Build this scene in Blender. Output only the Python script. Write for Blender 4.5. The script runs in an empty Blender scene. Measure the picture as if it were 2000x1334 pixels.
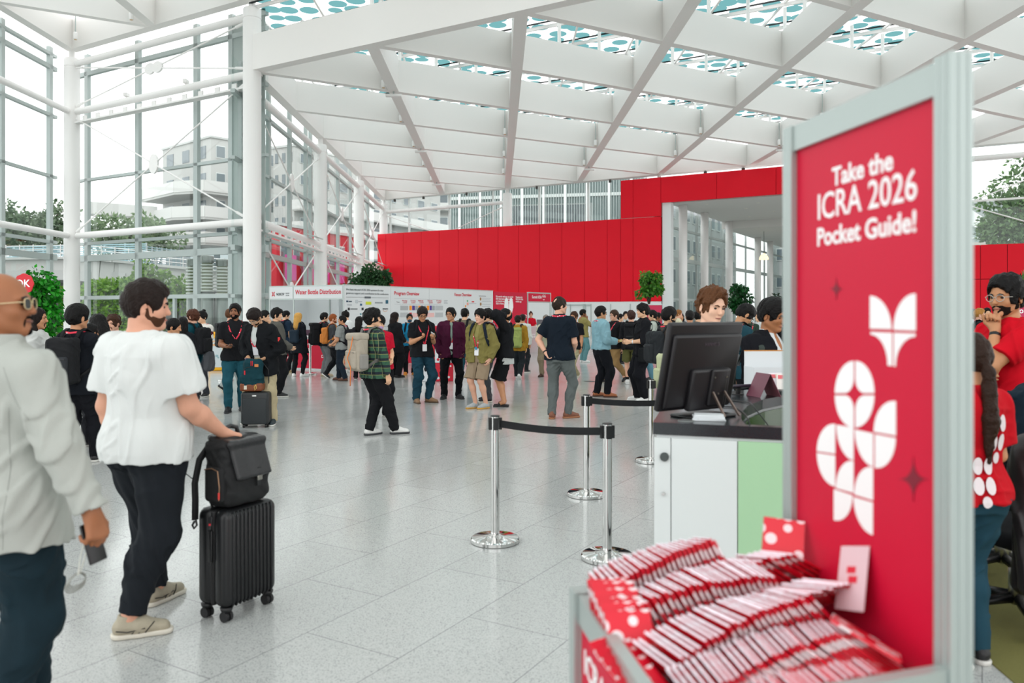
SKY, EXPO = 1.75, .42
import bpy, math, random
import numpy as np
from mathutils import Vector, Matrix, Euler

SC = bpy.context.scene
COL = SC.collection
R = math.radians
FPX, HY, CAMH = 1555.6, 607.0, 1.66      # focal length in pixels of a 2000 px wide frame, horizon row, eye height


def gy(y):                                # distance of a floor point seen at row y
    return FPX * CAMH / (y - HY)


def wx(x, Y):                             # sideways position of column x at distance Y
    return (x - 1000.0) / FPX * Y


def wz(y, Y):
    return CAMH + (HY - y) / FPX * Y


def srgb(h):
    if isinstance(h, (tuple, list)):
        return tuple(h[:3])
    h = h.lstrip('#')
    c = [int(h[i:i + 2], 16) / 255 for i in (0, 2, 4)]
    return tuple(v / 12.92 if v <= .04045 else ((v + .055) / 1.055) ** 2.4 for v in c)


# ------------------------------------------------------------------ materials
MATS = {}


def nodes_of(m):
    m.use_nodes = True
    return m.node_tree.nodes, m.node_tree.links


def mat(name, col, rough=.6, metal=0., spec=.5, bump=0., bscale=60., vary=0., vscale=6., alpha=None, emit=0.):
    key = (name, str(col), rough, metal, spec, bump, bscale, vary, vscale, emit)
    if key in MATS:
        return MATS[key]
    m = bpy.data.materials.new(name)
    n, l = nodes_of(m)
    b = n['Principled BSDF']
    c = srgb(col)
    b.inputs['Base Color'].default_value = (*c, 1)
    b.inputs['Roughness'].default_value = rough
    b.inputs['Metallic'].default_value = metal
    b.inputs['Specular IOR Level'].default_value = spec
    if emit:
        b.inputs['Emission Color'].default_value = (*c, 1)
        b.inputs['Emission Strength'].default_value = emit
    if vary or bump:
        tc = n.new('ShaderNodeTexCoord')
        if vary:
            t = n.new('ShaderNodeTexNoise'); t.inputs['Scale'].default_value = vscale
            t.inputs['Detail'].default_value = 4
            l.new(tc.outputs['Object'], t.inputs['Vector'])
            mx = n.new('ShaderNodeMix'); mx.data_type = 'RGBA'
            mx.inputs[6].default_value = (*[v * (1 - vary) for v in c], 1)
            mx.inputs[7].default_value = (*[min(1, v * (1 + vary)) for v in c], 1)
            l.new(t.outputs['Fac'], mx.inputs[0]); l.new(mx.outputs[2], b.inputs['Base Color'])
        if bump:
            t2 = n.new('ShaderNodeTexNoise'); t2.inputs['Scale'].default_value = bscale
            t2.inputs['Detail'].default_value = 3
            l.new(tc.outputs['Object'], t2.inputs['Vector'])
            bp = n.new('ShaderNodeBump'); bp.inputs['Strength'].default_value = bump
            bp.inputs['Distance'].default_value = .01
            l.new(t2.outputs['Fac'], bp.inputs['Height']); l.new(bp.outputs['Normal'], b.inputs['Normal'])
    MATS[key] = m
    return m


def cloth(col, bump=.35, rough=.85, vary=.10):
    """woven cloth with soft creases"""
    return mat('cloth', col, rough, spec=.14, bump=bump, bscale=9., vary=vary, vscale=14.)


def glass_mat(name, tint, refl=.1, alpha_col=None):
    if name in MATS:
        return MATS[name]
    m = bpy.data.materials.new(name)
    n, l = nodes_of(m)
    n.remove(n['Principled BSDF'])
    out = n['Material Output']
    t = n.new('ShaderNodeBsdfTransparent'); t.inputs[0].default_value = (*tint, 1)
    g = n.new('ShaderNodeBsdfGlossy'); g.inputs['Roughness'].default_value = .02
    g.inputs['Color'].default_value = (.95, 1, .98, 1)
    f = n.new('ShaderNodeLayerWeight'); f.inputs['Blend'].default_value = .5
    pw = n.new('ShaderNodeMath'); pw.operation = 'POWER'; pw.inputs[1].default_value = 5.
    l.new(f.outputs['Facing'], pw.inputs[0])
    ms = n.new('ShaderNodeMath'); ms.operation = 'MULTIPLY_ADD'; ms.inputs[1].default_value = refl; ms.inputs[2].default_value = .045
    l.new(pw.outputs[0], ms.inputs[0])
    mx = n.new('ShaderNodeMixShader')
    l.new(ms.outputs[0], mx.inputs[0]); l.new(t.outputs[0], mx.inputs[1]); l.new(g.outputs[0], mx.inputs[2])
    l.new(mx.outputs[0], out.inputs[0])
    MATS[name] = m
    return m


# ------------------------------------------------------------------ scene objects
def tag(o, label=None, cat=None, group=None, kind=None):
    if label: o['label'] = label
    if cat: o['category'] = cat
    if group: o['group'] = group
    if kind: o['kind'] = kind
    return o


def empty(name, loc=(0, 0, 0), rz=0., label=None, cat=None, group=None, kind=None):
    o = bpy.data.objects.new(name, None)
    COL.objects.link(o)
    o.empty_display_size = .1
    o.location = loc
    o.rotation_euler = (0, 0, rz)
    return tag(o, label, cat, group, kind)


def link_mesh(name, me, m, parent=None, smooth=False):
    o = bpy.data.objects.new(name, me)
    COL.objects.link(o)
    for x in (m if isinstance(m, (list, tuple)) else [m]):
        me.materials.append(x)
    if parent is not None:
        o.parent = parent
    if smooth:
        me.polygons.foreach_set('use_smooth', np.ones(len(me.polygons), dtype=bool))
    return o


class MB:
    """collects vertices and faces of one mesh"""
    def __init__(s):
        s.v, s.f, s.mi = [], [], []

    def add(s, vs, fs, mi=0):
        o = len(s.v)
        s.v.extend([tuple(p) for p in vs])
        s.f.extend([tuple(i + o for i in f) for f in fs])
        s.mi.extend([mi] * len(fs))
        return s

    def box(s, c, d, M=None, mi=0, rz=0.):
        hx, hy, hz = d[0] / 2, d[1] / 2, d[2] / 2
        c = Vector(c)
        M3 = M if M is not None else Matrix.Rotation(rz, 3, 'Z')
        vs = [c + M3 @ Vector((x * hx, y * hy, z * hz)) for x in (-1, 1) for y in (-1, 1) for z in (-1, 1)]
        return s.add(vs, [(0, 1, 3, 2), (4, 6, 7, 5), (0, 4, 5, 1), (2, 3, 7, 6), (0, 2, 6, 4), (1, 5, 7, 3)], mi)

    def rbox(s, c, d, r=.01, M=None, mi=0, n=3):
        """box with rounded vertical edges and softened top and bottom"""
        hx, hy, hz = d[0] / 2, d[1] / 2, d[2] / 2
        r = min(r, hx * .99, hy * .99, hz * .99)
        M3 = M if M is not None else Matrix.Identity(3)
        c = Vector(c)
        rings = []
        lv = []
        for i in range(n + 1):
            a = math.pi / 2 * i / n
            lv.append((-hz + r - r * math.cos(math.pi / 2 - a) if False else -hz + r * (1 - math.sin(a)), r * (1 - math.cos(a))))
        lv = [(-hz + r * (1 - math.cos(math.pi / 2 * i / n)), r * (1 - math.sin(math.pi / 2 * i / n))) for i in range(n + 1)]
        levels = lv + [(-z, ins) for z, ins in reversed(lv)]
        ang = []
        for q, (sx, sy) in enumerate(((1, 1), (-1, 1), (-1, -1), (1, -1))):
            for i in range(n + 1):
                a = math.pi / 2 * (q + i / n)
                ang.append((sx * (hx - r), sy * (hy - r), math.cos(a), math.sin(a)))
        vs = []
        for z, ins in levels:
            for px, py, ca, sa in ang:
                vs.append(c + M3 @ Vector((px + (r - ins) * ca, py + (r - ins) * sa, z)))
        k = len(ang)
        fs = []
        for i in range(len(levels) - 1):
            for j in range(k):
                fs.append((i * k + j, i * k + (j + 1) % k, (i + 1) * k + (j + 1) % k, (i + 1) * k + j))
        fs.append(tuple(reversed(range(k))))
        fs.append(tuple(range((len(levels) - 1) * k, len(levels) * k)))
        return s.add(vs, fs, mi)

    def bar(s, a, b, w, h, up=(0, 0, 1), mi=0):
        a, b = Vector(a), Vector(b)
        d = (b - a)
        L = d.length
        d.normalize()
        x = d.cross(Vector(up))
        if x.length < 1e-6: x = d.cross(Vector((1, 0, 0)))
        x.normalize()
        z = x.cross(d)
        M = Matrix((x, d, z)).transposed()
        return s.box((a + b) / 2, (w, L, h), M, mi)

    def tube(s, pts, r, n=10, mi=0, cap=True):
        pts = [Vector(p) for p in pts]
        rs = r if isinstance(r, (list, tuple)) else [r] * len(pts)
        vs, fs = [], []
        x = None
        for i, p in enumerate(pts):
            t = (pts[min(i + 1, len(pts) - 1)] - pts[max(i - 1, 0)]).normalized()
            if x is None:
                x = t.orthogonal().normalized()
            x = (x - t * x.dot(t))
            if x.length < 1e-6: x = t.orthogonal()
            x.normalize()
            y = t.cross(x)
            for k in range(n):
                a = 2 * math.pi * k / n
                vs.append(p + (x * math.cos(a) + y * math.sin(a)) * rs[i])
        for i in range(len(pts) - 1):
            for k in range(n):
                fs.append((i * n + k, i * n + (k + 1) % n, (i + 1) * n + (k + 1) % n, (i + 1) * n + k))
        if cap:
            fs.append(tuple(reversed(range(n))))
            fs.append(tuple(range((len(pts) - 1) * n, len(pts) * n)))
        return s.add(vs, fs, mi)

    def lathe(s, c, prof, n=24, mi=0):
        c = Vector(c)
        vs, fs = [], []
        for r, z in prof:
            for k in range(n):
                a = 2 * math.pi * k / n
                vs.append(c + Vector((r * math.cos(a), r * math.sin(a), z)))
        for i in range(len(prof) - 1):
            for k in range(n):
                fs.append((i * n + k, i * n + (k + 1) % n, (i + 1) * n + (k + 1) % n, (i + 1) * n + k))
        fs.append(tuple(reversed(range(n))))
        fs.append(tuple(range((len(prof) - 1) * n, len(prof) * n)))
        return s.add(vs, fs, mi)

    def prism(s, poly, z0, z1, mi=0):
        """polygon in the xy plane pulled from z0 to z1 (counter-clockwise)"""
        k = len(poly)
        vs = [(x, y, z0) for x, y in poly] + [(x, y, z1) for x, y in poly]
        fs = [tuple(reversed(range(k))), tuple(range(k, 2 * k))]
        fs += [(i, (i + 1) % k, k + (i + 1) % k, k + i) for i in range(k)]
        return s.add(vs, fs, mi)

    def plate(s, pts, nrm, t, mi=0):
        """planar polygon given by 3-D points, thickened along nrm"""
        k = len(pts)
        n = Vector(nrm).normalized() * t
        vs = [Vector(p) for p in pts] + [Vector(p) + n for p in pts]
        fs = [tuple(reversed(range(k))), tuple(range(k, 2 * k))]
        fs += [(i, (i + 1) % k, k + (i + 1) % k, k + i) for i in range(k)]
        return s.add(vs, fs, mi)

    def ribbon(s, pts, nrms, w, t=.002, mi=0):
        """flat band along pts, lying on surfaces with normals nrms"""
        pts = [Vector(p) for p in pts]
        vs, fs = [], []
        for i, p in enumerate(pts):
            tg = (pts[min(i + 1, len(pts) - 1)] - pts[max(i - 1, 0)]).normalized()
            n = Vector(nrms[i]); n = (n - tg * n.dot(tg)).normalized()
            sd = tg.cross(n) * (w / 2)
            vs += [p - sd, p + sd, p + sd + n * t, p - sd + n * t]
        for i in range(len(pts) - 1):
            for k in range(4):
                fs.append((i * 4 + k, i * 4 + (k + 1) % 4, i * 4 + 4 + (k + 1) % 4, i * 4 + 4 + k))
        fs.append((3, 2, 1, 0)); e = (len(pts) - 1) * 4
        fs.append((e, e + 1, e + 2, e + 3))
        return s.add(vs, fs, mi)

    def build(s, name, m, parent=None, smooth=False, auto=None):
        me = bpy.data.meshes.new(name)
        me.from_pydata(s.v, [], s.f)
        me.validate()
        if len(s.mi) == len(me.polygons) and any(s.mi):
            me.polygons.foreach_set('material_index', np.array(s.mi, dtype=np.int32))
        me.update()
        o = link_mesh(name, me, m, parent, smooth or auto is not None)
        if auto is not None:
            try:
                me.set_sharp_from_angle(angle=R(auto))
            except Exception:
                pass
        return o


def lettering(txt, size, M, m, parent=None, name='lettering', bold=0., align='LEFT', space=1., ext=.0012, sx=1., res=3):
    cu = bpy.data.curves.new(name, 'FONT')
    cu.body = txt
    cu.size = size
    cu.align_x = align
    cu.align_y = 'CENTER'
    cu.offset = bold * size
    cu.extrude = ext
    cu.space_character = space
    cu.resolution_u = res
    t = bpy.data.objects.new(name, cu)
    COL.objects.link(t)
    bpy.context.view_layer.update()
    dg = bpy.context.evaluated_depsgraph_get()
    me = bpy.data.meshes.new_from_object(t.evaluated_get(dg))
    bpy.data.objects.remove(t)
    if sx != 1.:
        me.transform(Matrix.Diagonal((sx, 1, 1, 1)))
    o = link_mesh(name, me, m)
    o.matrix_world = M
    if parent is not None:
        o.parent = parent
        bpy.context.view_layer.update()
        o.matrix_parent_inverse = parent.matrix_world.inverted()
    return o


def frame(o, right, up=(0, 0, 1)):
    """matrix whose x axis runs along right, y along up, z out of the surface towards the viewer"""
    r = Vector(right).normalized(); u = Vector(up).normalized()
    n = r.cross(u)
    M = Matrix((r, u, n)).transposed().to_4x4()
    M.translation = Vector(o)
    return M


# ------------------------------------------------------------------ implicit surfaces on a grid (bodies, clothes, bags)
class Grid:
    def __init__(s, lo, hi, res):
        s.lo = np.array(lo, dtype=np.float32) - 2 * res
        s.res = res
        s.n = np.ceil((np.array(hi) + 2 * res - s.lo) / res).astype(int) + 1
        s.ax = [s.lo[i] + np.arange(s.n[i], dtype=np.float32) * res for i in range(3)]
        s.F = np.full(tuple(s.n), .5, dtype=np.float32)

    def sl(s, lo, hi, pad):
        a = np.clip(np.floor((np.array(lo) - pad - s.lo) / s.res).astype(int), 0, s.n)
        b = np.clip(np.ceil((np.array(hi) + pad - s.lo) / s.res).astype(int) + 1, 0, s.n)
        if (b <= a).any():
            return None
        S = tuple(slice(a[i], b[i]) for i in range(3))
        X = s.ax[0][S[0]][:, None, None]; Y = s.ax[1][S[1]][None, :, None]; Z = s.ax[2][S[2]][None, None, :]
        return S, X, Y, Z

    def add(s, p, k=.0):
        if p is None: return s
        q = s.sl(p[0], p[1], k + 3 * s.res)
        if q is None: return s
        S, X, Y, Z = q
        d = p[2](X, Y, Z)
        F = s.F[S]
        if k > 0:
            h = np.maximum(k - np.abs(F - d), 0) / k
            s.F[S] = np.minimum(F, d) - h * h * k * .25
        else:
            s.F[S] = np.minimum(F, d)
        return s

    def cut(s, p, k=.0):
        q = s.sl(p[0], p[1], k + 3 * s.res)
        if q is None: return s
        S, X, Y, Z = q
        d = -p[2](X, Y, Z)
        F = s.F[S]
        if k > 0:
            h = np.maximum(k - np.abs(F - d), 0) / k
            s.F[S] = np.maximum(F, d) + h * h * k * .25
        else:
            s.F[S] = np.maximum(F, d)
        return s

    def half(s, pt, nrm):
        """keep only the side of the plane that nrm points away from"""
        n = np.array(nrm, dtype=np.float32); n = n / np.linalg.norm(n)
        X = s.ax[0][:, None, None]; Y = s.ax[1][None, :, None]; Z = s.ax[2][None, None, :]
        s.F = np.maximum(s.F, (X - pt[0]) * n[0] + (Y - pt[1]) * n[1] + (Z - pt[2]) * n[2])
        return s

    def ripple(s, amp, seed=0, scale=1., waves=None):
        rg = np.random.RandomState(seed)
        X = s.ax[0][:, None, None]; Y = s.ax[1][None, :, None]; Z = s.ax[2][None, None, :]
        w = np.zeros_like(s.F)
        for i in range(waves or 5):
            k = rg.normal(size=3) * np.array([1., 1., .55]) * (22 + 9 * i) * scale / 1.5
            ph = rg.uniform(0, 6.28)
            k2 = rg.normal(size=3) * 9 * scale
            w += np.sin(X * k[0] + Y * k[1] + Z * k[2] + ph + 1.2 * np.sin(X * k2[0] + Y * k2[1] + Z * k2[2])).astype(np.float32) / (1 + .35 * i)
        s.F += amp * w / 2
        if amp >= .0045:                                     # finer folds, in patches
            f = np.zeros_like(s.F)
            for i in range(4):
                d = rg.normal(size=3) * np.array([1., 1., .6]); d = d / np.linalg.norm(d) * (52 + 10 * i)
                k2 = rg.normal(size=3) * 12
                ph = rg.uniform(0, 6.28)
                m = np.maximum(0, np.sin(X * k2[2] + Y * k2[0] + Z * k2[1] * .8 + ph))
                u = np.sin(X * d[0] + Y * d[1] + Z * d[2] + 1.6 * np.sin(X * k2[0] + Y * k2[1] + Z * k2[2]) + ph)
                f += (m * np.maximum(u, 0) ** 2).astype(np.float32)
            s.F -= min(amp * 1.5, .0125) * np.minimum(f, 1.1)
        return s

    def mesh(s, name):
        F = s.F
        I = F < 0
        nx, ny, nz = F.shape
        cnt = np.zeros((nx - 1, ny - 1, nz - 1), dtype=np.int8)
        offs = [(i, j, k) for i in (0, 1) for j in (0, 1) for k in (0, 1)]
        for i, j, k in offs:
            cnt += I[i:nx - 1 + i, j:ny - 1 + j, k:nz - 1 + k]
        act = (cnt > 0) & (cnt < 8)
        idx = np.argwhere(act)
        me = bpy.data.meshes.new(name)
        if len(idx) == 0:
            return me
        V = np.stack([F[idx[:, 0] + i, idx[:, 1] + j, idx[:, 2] + k] for i, j, k in offs], 1)
        acc = np.zeros((len(idx), 3), dtype=np.float32); num = np.zeros((len(idx), 1), dtype=np.float32)
        of = np.array(offs, dtype=np.float32)
        for a in range(8):
            for b in range(a + 1, 8):
                if np.abs(of[a] - of[b]).sum() != 1: continue
                m = (V[:, a] < 0) != (V[:, b] < 0)
                t = V[m, a] / (V[m, a] - V[m, b])
                acc[m] += of[a] + t[:, None] * (of[b] - of[a])
                num[m] += 1
        P = s.lo + (idx + acc / np.maximum(num, 1)) * s.res
        vid = np.full(act.shape, -1, dtype=np.int32)
        vid[act] = np.arange(len(idx))
        quads = []
        for ax in range(3):
            o1, o2 = [(1, 2), (2, 0), (0, 1)][ax]
            A = I[tuple(slice(0, -1) if q == ax else slice(None) for q in range(3))]
            B = I[tuple(slice(1, None) if q == ax else slice(None) for q in range(3))]
            e = np.argwhere(A != B)
            e = e[(e[:, o1] > 0) & (e[:, o2] > 0) & (e[:, o1] < F.shape[o1] - 1) & (e[:, o2] < F.shape[o2] - 1)]
            d1 = np.zeros(3, dtype=int); d1[o1] = 1
            d2 = np.zeros(3, dtype=int); d2[o2] = 1
            g = lambda q: vid[q[:, 0], q[:, 1], q[:, 2]]
            Q = np.stack([g(e - d1 - d2), g(e - d2), g(e), g(e - d1)], 1)
            fl = ~A[e[:, 0], e[:, 1], e[:, 2]]
            Q[fl] = Q[fl][:, ::-1]
            quads.append(Q)
        Q = np.concatenate(quads)
        Q = Q[(Q >= 0).all(1)]
        me.vertices.add(len(P)); me.vertices.foreach_set('co', P.astype(np.float32).ravel())
        me.loops.add(Q.size); me.loops.foreach_set('vertex_index', Q.astype(np.int32).ravel())
        me.polygons.add(len(Q)); me.polygons.foreach_set('loop_start', np.arange(0, Q.size, 4, dtype=np.int32))
        me.update(calc_edges=True)
        return me

    def obj(s, name, m, parent=None):
        return link_mesh(name, s.mesh(name), m, parent, True)


def npv(*a):
    return np.array(a, dtype=np.float32)


def s_cone(a, b, ra, rb, flat=False, flat0=False, sq=None):
    """limb from a to b with radii ra, rb; flat = cut square at b; sq = (axis, factor) squashes across an axis"""
    a = np.asarray(a, dtype=np.float32); b = np.asarray(b, dtype=np.float32)
    rm = max(ra, rb) * (1.3 if sq else 1.)
    d = b - a; L2 = float(d @ d) + 1e-12; L = math.sqrt(L2)

    def f(X, Y, Z):
        px, py, pz = X - a[0], Y - a[1], Z - a[2]
        t = (px * d[0] + py * d[1] + pz * d[2]) / L2
        tc = np.clip(t, 0, 1)
        qx, qy, qz = px - tc * d[0], py - tc * d[1], pz - tc * d[2]
        if sq is not None:
            ax, k = sq
            c = (qx * ax[0] + qy * ax[1] + qz * ax[2]) * (k - 1)
            qx, qy, qz = qx + c * ax[0], qy + c * ax[1], qz + c * ax[2]
        r = np.sqrt(qx * qx + qy * qy + qz * qz) - (ra + tc * (rb - ra))
        if flat: r = np.maximum(r, (t - 1) * L)
        if flat0: r = np.maximum(r, -t * L)
        return r
    return np.minimum(a, b) - rm, np.maximum(a, b) + rm, f


def s_ell(c, r, M=None):
    c = np.asarray(c, dtype=np.float32); r = np.asarray(r, dtype=np.float32)
    Mi = None if M is None else np.asarray(M, dtype=np.float32).T
    ext = r if M is None else np.sqrt((np.asarray(M) ** 2) @ (r ** 2))

    def f(X, Y, Z):
        x, y, z = X - c[0], Y - c[1], Z - c[2]
        if Mi is not None:
            x, y, z = (Mi[0, 0] * x + Mi[0, 1] * y + Mi[0, 2] * z, Mi[1, 0] * x + Mi[1, 1] * y + Mi[1, 2] * z,
                       Mi[2, 0] * x + Mi[2, 1] * y + Mi[2, 2] * z)
        k0 = np.sqrt((x / r[0]) ** 2 + (y / r[1]) ** 2 + (z / r[2]) ** 2)
        k1 = np.sqrt((x / r[0] ** 2) ** 2 + (y / r[1] ** 2) ** 2 + (z / r[2] ** 2) ** 2) + 1e-6
        return k0 * (k0 - 1) / k1
    return c - ext, c + ext, f


def s_box(c, h, rd=.0, M=None):
    c = np.asarray(c, dtype=np.float32); h = np.asarray(h, dtype=np.float32)
    Mi = None if M is None else np.asarray(M, dtype=np.float32).T
    ext = h if M is None else np.abs(np.asarray(M)) @ h

    def f(X, Y, Z):
        x, y, z = X - c[0], Y - c[1], Z - c[2]
        if Mi is not None:
            x, y, z = (Mi[0, 0] * x + Mi[0, 1] * y + Mi[0, 2] * z, Mi[1, 0] * x + Mi[1, 1] * y + Mi[1, 2] * z,
                       Mi[2, 0] * x + Mi[2, 1] * y + Mi[2, 2] * z)
        x, y, z = np.abs(x) - h[0] + rd, np.abs(y) - h[1] + rd, np.abs(z) - h[2] + rd
        o = np.sqrt(np.maximum(x, 0) ** 2 + np.maximum(y, 0) ** 2 + np.maximum(z, 0) ** 2)
        return o + np.minimum(np.maximum(np.maximum(x, y), z), 0) - rd
    return c - ext, c + ext, f


def s_torso(o, M, zs, rx, ry, yc, inf=0., flat=False):
    """stack of ellipses along the local z axis of the frame (o, M)"""
    o = np.asarray(o, dtype=np.float32); M = np.asarray(M, dtype=np.float32)
    zs, rx, ry, yc = [np.asarray(v, dtype=np.float32) for v in (zs, rx, ry, yc)]
    cor = []
    for z, a, b, y in zip(zs, rx, ry, yc):
        for sx in (-1, 1):
            for sy in (-1, 1):
                cor.append(o + M @ npv(sx * (a + inf), y + sy * (b + inf), z))
    cor = np.array(cor)
    e = .02 + inf

    def f(X, Y, Z):
        x, y, z = X - o[0], Y - o[1], Z - o[2]
        x, y, z = (M[0, 0] * x + M[1, 0] * y + M[2, 0] * z, M[0, 1] * x + M[1, 1] * y + M[2, 1] * z,
                   M[0, 2] * x + M[1, 2] * y + M[2, 2] * z)
        zc = np.clip(z, zs[0], zs[-1])
        a = np.interp(zc, zs, rx).astype(np.float32) + inf
        b = np.interp(zc, zs, ry).astype(np.float32) + inf
        y = y - np.interp(zc, zs, yc).astype(np.float32)
        q = np.sqrt((x / a) ** 2 + (y / b) ** 2)
        g = np.sqrt((x / a ** 2) ** 2 + (y / b ** 2) ** 2) + 1e-5
        d = q * (q - 1) / g
        dz = np.abs(z - zc)
        if flat:
            return np.maximum(d, np.where(dz > 0, dz, -1))
        return np.where(dz > 0, np.sqrt(np.maximum(d, 0) ** 2 + dz ** 2), d)
    return cor.min(0) - e, cor.max(0) + e, f


def rot(ax, a):
    return np.array(Matrix.Rotation(a, 3, ax), dtype=np.float32)


def nrm(v):
    v = np.asarray(v, dtype=np.float32)
    return v / (np.linalg.norm(v) + 1e-9)
# ------------------------------------------------------------------ people
SKIN = dict(fair='d9a68c', pink='d89a84', light='dcae8c', tan='c08a66', brown='8a5a3e', dark='6a4330', olive='b98762')
HAIRC = dict(black='0d0b0b', dark='1c1412', brown='3a2418', mid='5a3a22', ginger='8a4a22', blonde='c79a55', grey='6a6560', curly='4a2c1a')

ARMS = dict(
    hang=((.14, .02, -1), (.02, .16, -1)),
    back=((.12, -.30, -1), (.04, -.05, -1)),
    fwd=((.12, .30, -1), (.0, .35, -1)),
    pocket=((.34, -.12, -1), (-.22, .42, -1)),
    phone=((.16, .12, -1), (-.42, .80, .35)),
    hold=((.16, .10, -1), (-.35, .95, -.10)),
    low=((.16, .15, -1), (-.30, .75, -.45)),
    cross=((.22, .25, -1), (-.95, .45, .05)),
    hip=((.55, -.15, -1), (-.60, -.20, -.80)),
    chin=('to', (.035, .125, .485), (.25, .55, -1)),
    headhand=('to', (.125, -.03, .615), (.80, .60, .05), (-.70, -.62, .32)),
    point=((.85, .45, -.25), (.70, .55, .10)),
    strap=((.22, .15, -1), (-.25, .45, 1.)),
    handle=((.28, -.28, -1), (.15, .10, -1)),
)


class Person:
    def __init__(s, x, Y, H, face, res=None, skin='light', fat=0., fem=False, lean=0., roll=0., twist=0.,
                 head=(0, 0, 0), arms=('hang', 'hang'), legs='stand', legyaw=0., hand=((0, 1, 0), (0, 1, 0)),
                 curl=(.45, .45), seed=0, seat=None, hs=1., neckf=1.):
        s.x, s.Y, s.H, s.face, s.seed = x, Y, H, face, seed
        s.k = k = H / 1.75
        s.res = res or min(.0125, max(.006, Y / 1556 * .95))
        s.skin, s.fat, s.fem, s.hs = skin, fat, fem, hs
        zs = np.array([-.13, -.06, .02, .12, .22, .32, .42, .49, .54])
        rx = np.array([.150, .166, .162, .146, .150, .164, .160, .118, .062])
        ry = np.array([.105, .118, .112, .104, .112, .120, .108, .082, .058])
        yc = np.array([-.005, -.012, -.005, .004, .006, .002, -.010, -.02, -.026])
        if fem:
            rx = rx * np.array([1.06, 1.04, .98, .86, .88, .90, .88, .86, .86])
            ry = ry * np.array([1.04, 1.02, .95, .88, .92, .94, .90, .88, .86])
        bel = np.array([.8, .9, 1., 1., .9, .75, .6, .5, .3])
        rx = rx * (1 + .34 * fat * bel); ry = ry * (1 + .55 * fat * bel); yc = yc + .030 * fat * bel
        s.zs, s.rx, s.ry, s.yc = zs * k, rx * k, ry * k, yc * k
        s.lb = 1 + .28 * fat
        # legs -------------------------------------------------------------
        hw = .088 * k
        st = dict(stand=((.11, .0, 0, 20), (-.11, -.01, 0, -20)), narrow=((.075, .02, 0, 12), (-.075, -.02, 0, -8)),
                  wide=((.16, .03, 0, 22), (-.15, -.02, 0, -18)),
                  walk=((.08, .26, 0, 4), (-.08, -.30, .09, -4)), walkl=((.08, -.30, .09, 4), (-.08, .26, 0, -4)),
                  step=((.09, .14, 0, 8), (-.09, -.14, .0, -8)), stepl=((.09, -.14, .0, 8), (-.09, .14, 0, -8)),
                  stroll=((.08, .20, 0, 4), (-.07, -.20, .05, -4)), strolll=((.08, -.20, .05, 4), (-.07, .20, 0, -4)))
        feet = st[legs] if isinstance(legs, str) else legs
        ly = rot('Z', -R(legyaw))
        s.pz = (.955 - (.028 if any(abs(f[1]) > .22 for f in feet) else .006)) * k if seat is None else seat
        s.P = npv(0, 0, s.pz)
        s.M = rot('Z', -R(twist)) @ rot('X', -R(lean)) @ rot('Y', R(roll))
        s.legs = []
        for (fx, fy, lift, yaw), sd in zip(feet, (1, -1)):
            hip = npv(*(ly @ npv(sd * hw, 0, 0))) + s.P - npv(0, 0, .035 * k)
            yw = R(yaw + legyaw)
            fwd = npv(math.sin(yw), math.cos(yw), 0)
            ank = ly @ npv(fx * k, fy * k, 0)
            pitch = 0.
            if lift > 0: pitch = R(38)
            ank = ank + npv(0, 0, (.085 + lift) * k)
            L1, L2 = .435 * k, .425 * k
            v = ank - hip; D = min(np.linalg.norm(v), (L1 + L2) * .999)
            if np.linalg.norm(v) > D:
                ank = hip + v * D / np.linalg.norm(v)
            a = math.acos(max(-1, min(1, (L1 * L1 + D * D - L2 * L2) / (2 * L1 * D))))
            u = nrm(v); w = nrm(fwd - u * float(fwd @ u))
            knee = hip + (u * math.cos(a) + w * math.sin(a)) * L1
            s.legs.append((hip, knee, ank, fwd, pitch))
        # arms -------------------------------------------------------------
        s.arms = []
        sw = (.172 if not fem else .150) * k * (1 + .18 * fat)
        for i, sd in enumerate((1, -1)):
            a = arms[i]
            a = ARMS[a] if isinstance(a, str) else a
            if a[0] == 'to':                                 # bend the arm so that the wrist reaches a point
                v = npv(a[1][0] * sd, a[1][1], a[1][2]) * k - npv(sd * sw, -.014 * k, .440 * k)
                D = min(np.linalg.norm(v), .54 * k); u = nrm(v)
                ca = (.295 ** 2 * k * k + D * D - .25 ** 2 * k * k) / (2 * .295 * k * D); ca = max(-1, min(1, ca))
                hn = npv(a[2][0] * sd, a[2][1], a[2][2]); w = nrm(hn - u * float(hn @ u))
                up = u * ca + w * math.sqrt(1 - ca * ca)
                fo = nrm(u * D - up * .295 * k)
                a = (0, 0, a[3]) if len(a) > 3 else (0, 0)
            else:
                up = nrm(npv(a[0][0] * sd, a[0][1], a[0][2])); fo = nrm(npv(a[1][0] * sd, a[1][1], a[1][2]))
            lift = max(0, up[2] + .3) * .06 * k
            sh = s.P + s.M @ npv(sd * sw, -.014 * k, .440 * k + lift)
            el = sh + (s.M @ up) * .295 * k
            wr = el + (s.M @ fo) * .250 * k
            hd = nrm(s.M @ (nrm(npv(a[2][0] * sd, a[2][1], a[2][2])) if len(a) > 2 else fo))
            th = s.M @ npv(hand[i][0] * sd, hand[i][1], hand[i][2])
            s.arms.append((sh, el, wr, hd, th, curl[i], sd))
        # head -------------------------------------------------------------
        s.HM = s.M @ rot('Z', -R(head[0])) @ rot('X', -R(head[1])) @ rot('Y', R(head[2]))
        s.HP = s.P + s.M @ npv(0, -.012 * k, .572 * k)
        pts = [s.P + npv(0, 0, .8 * k)] + [q for a in s.arms for q in a[:3]] + [q for a in s.legs for q in a[:3]]
        s.lo = np.min(pts, 0) - npv(.22, .22, .1) * k; s.hi = np.max(pts, 0) + npv(.22, .22, .1) * k
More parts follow.
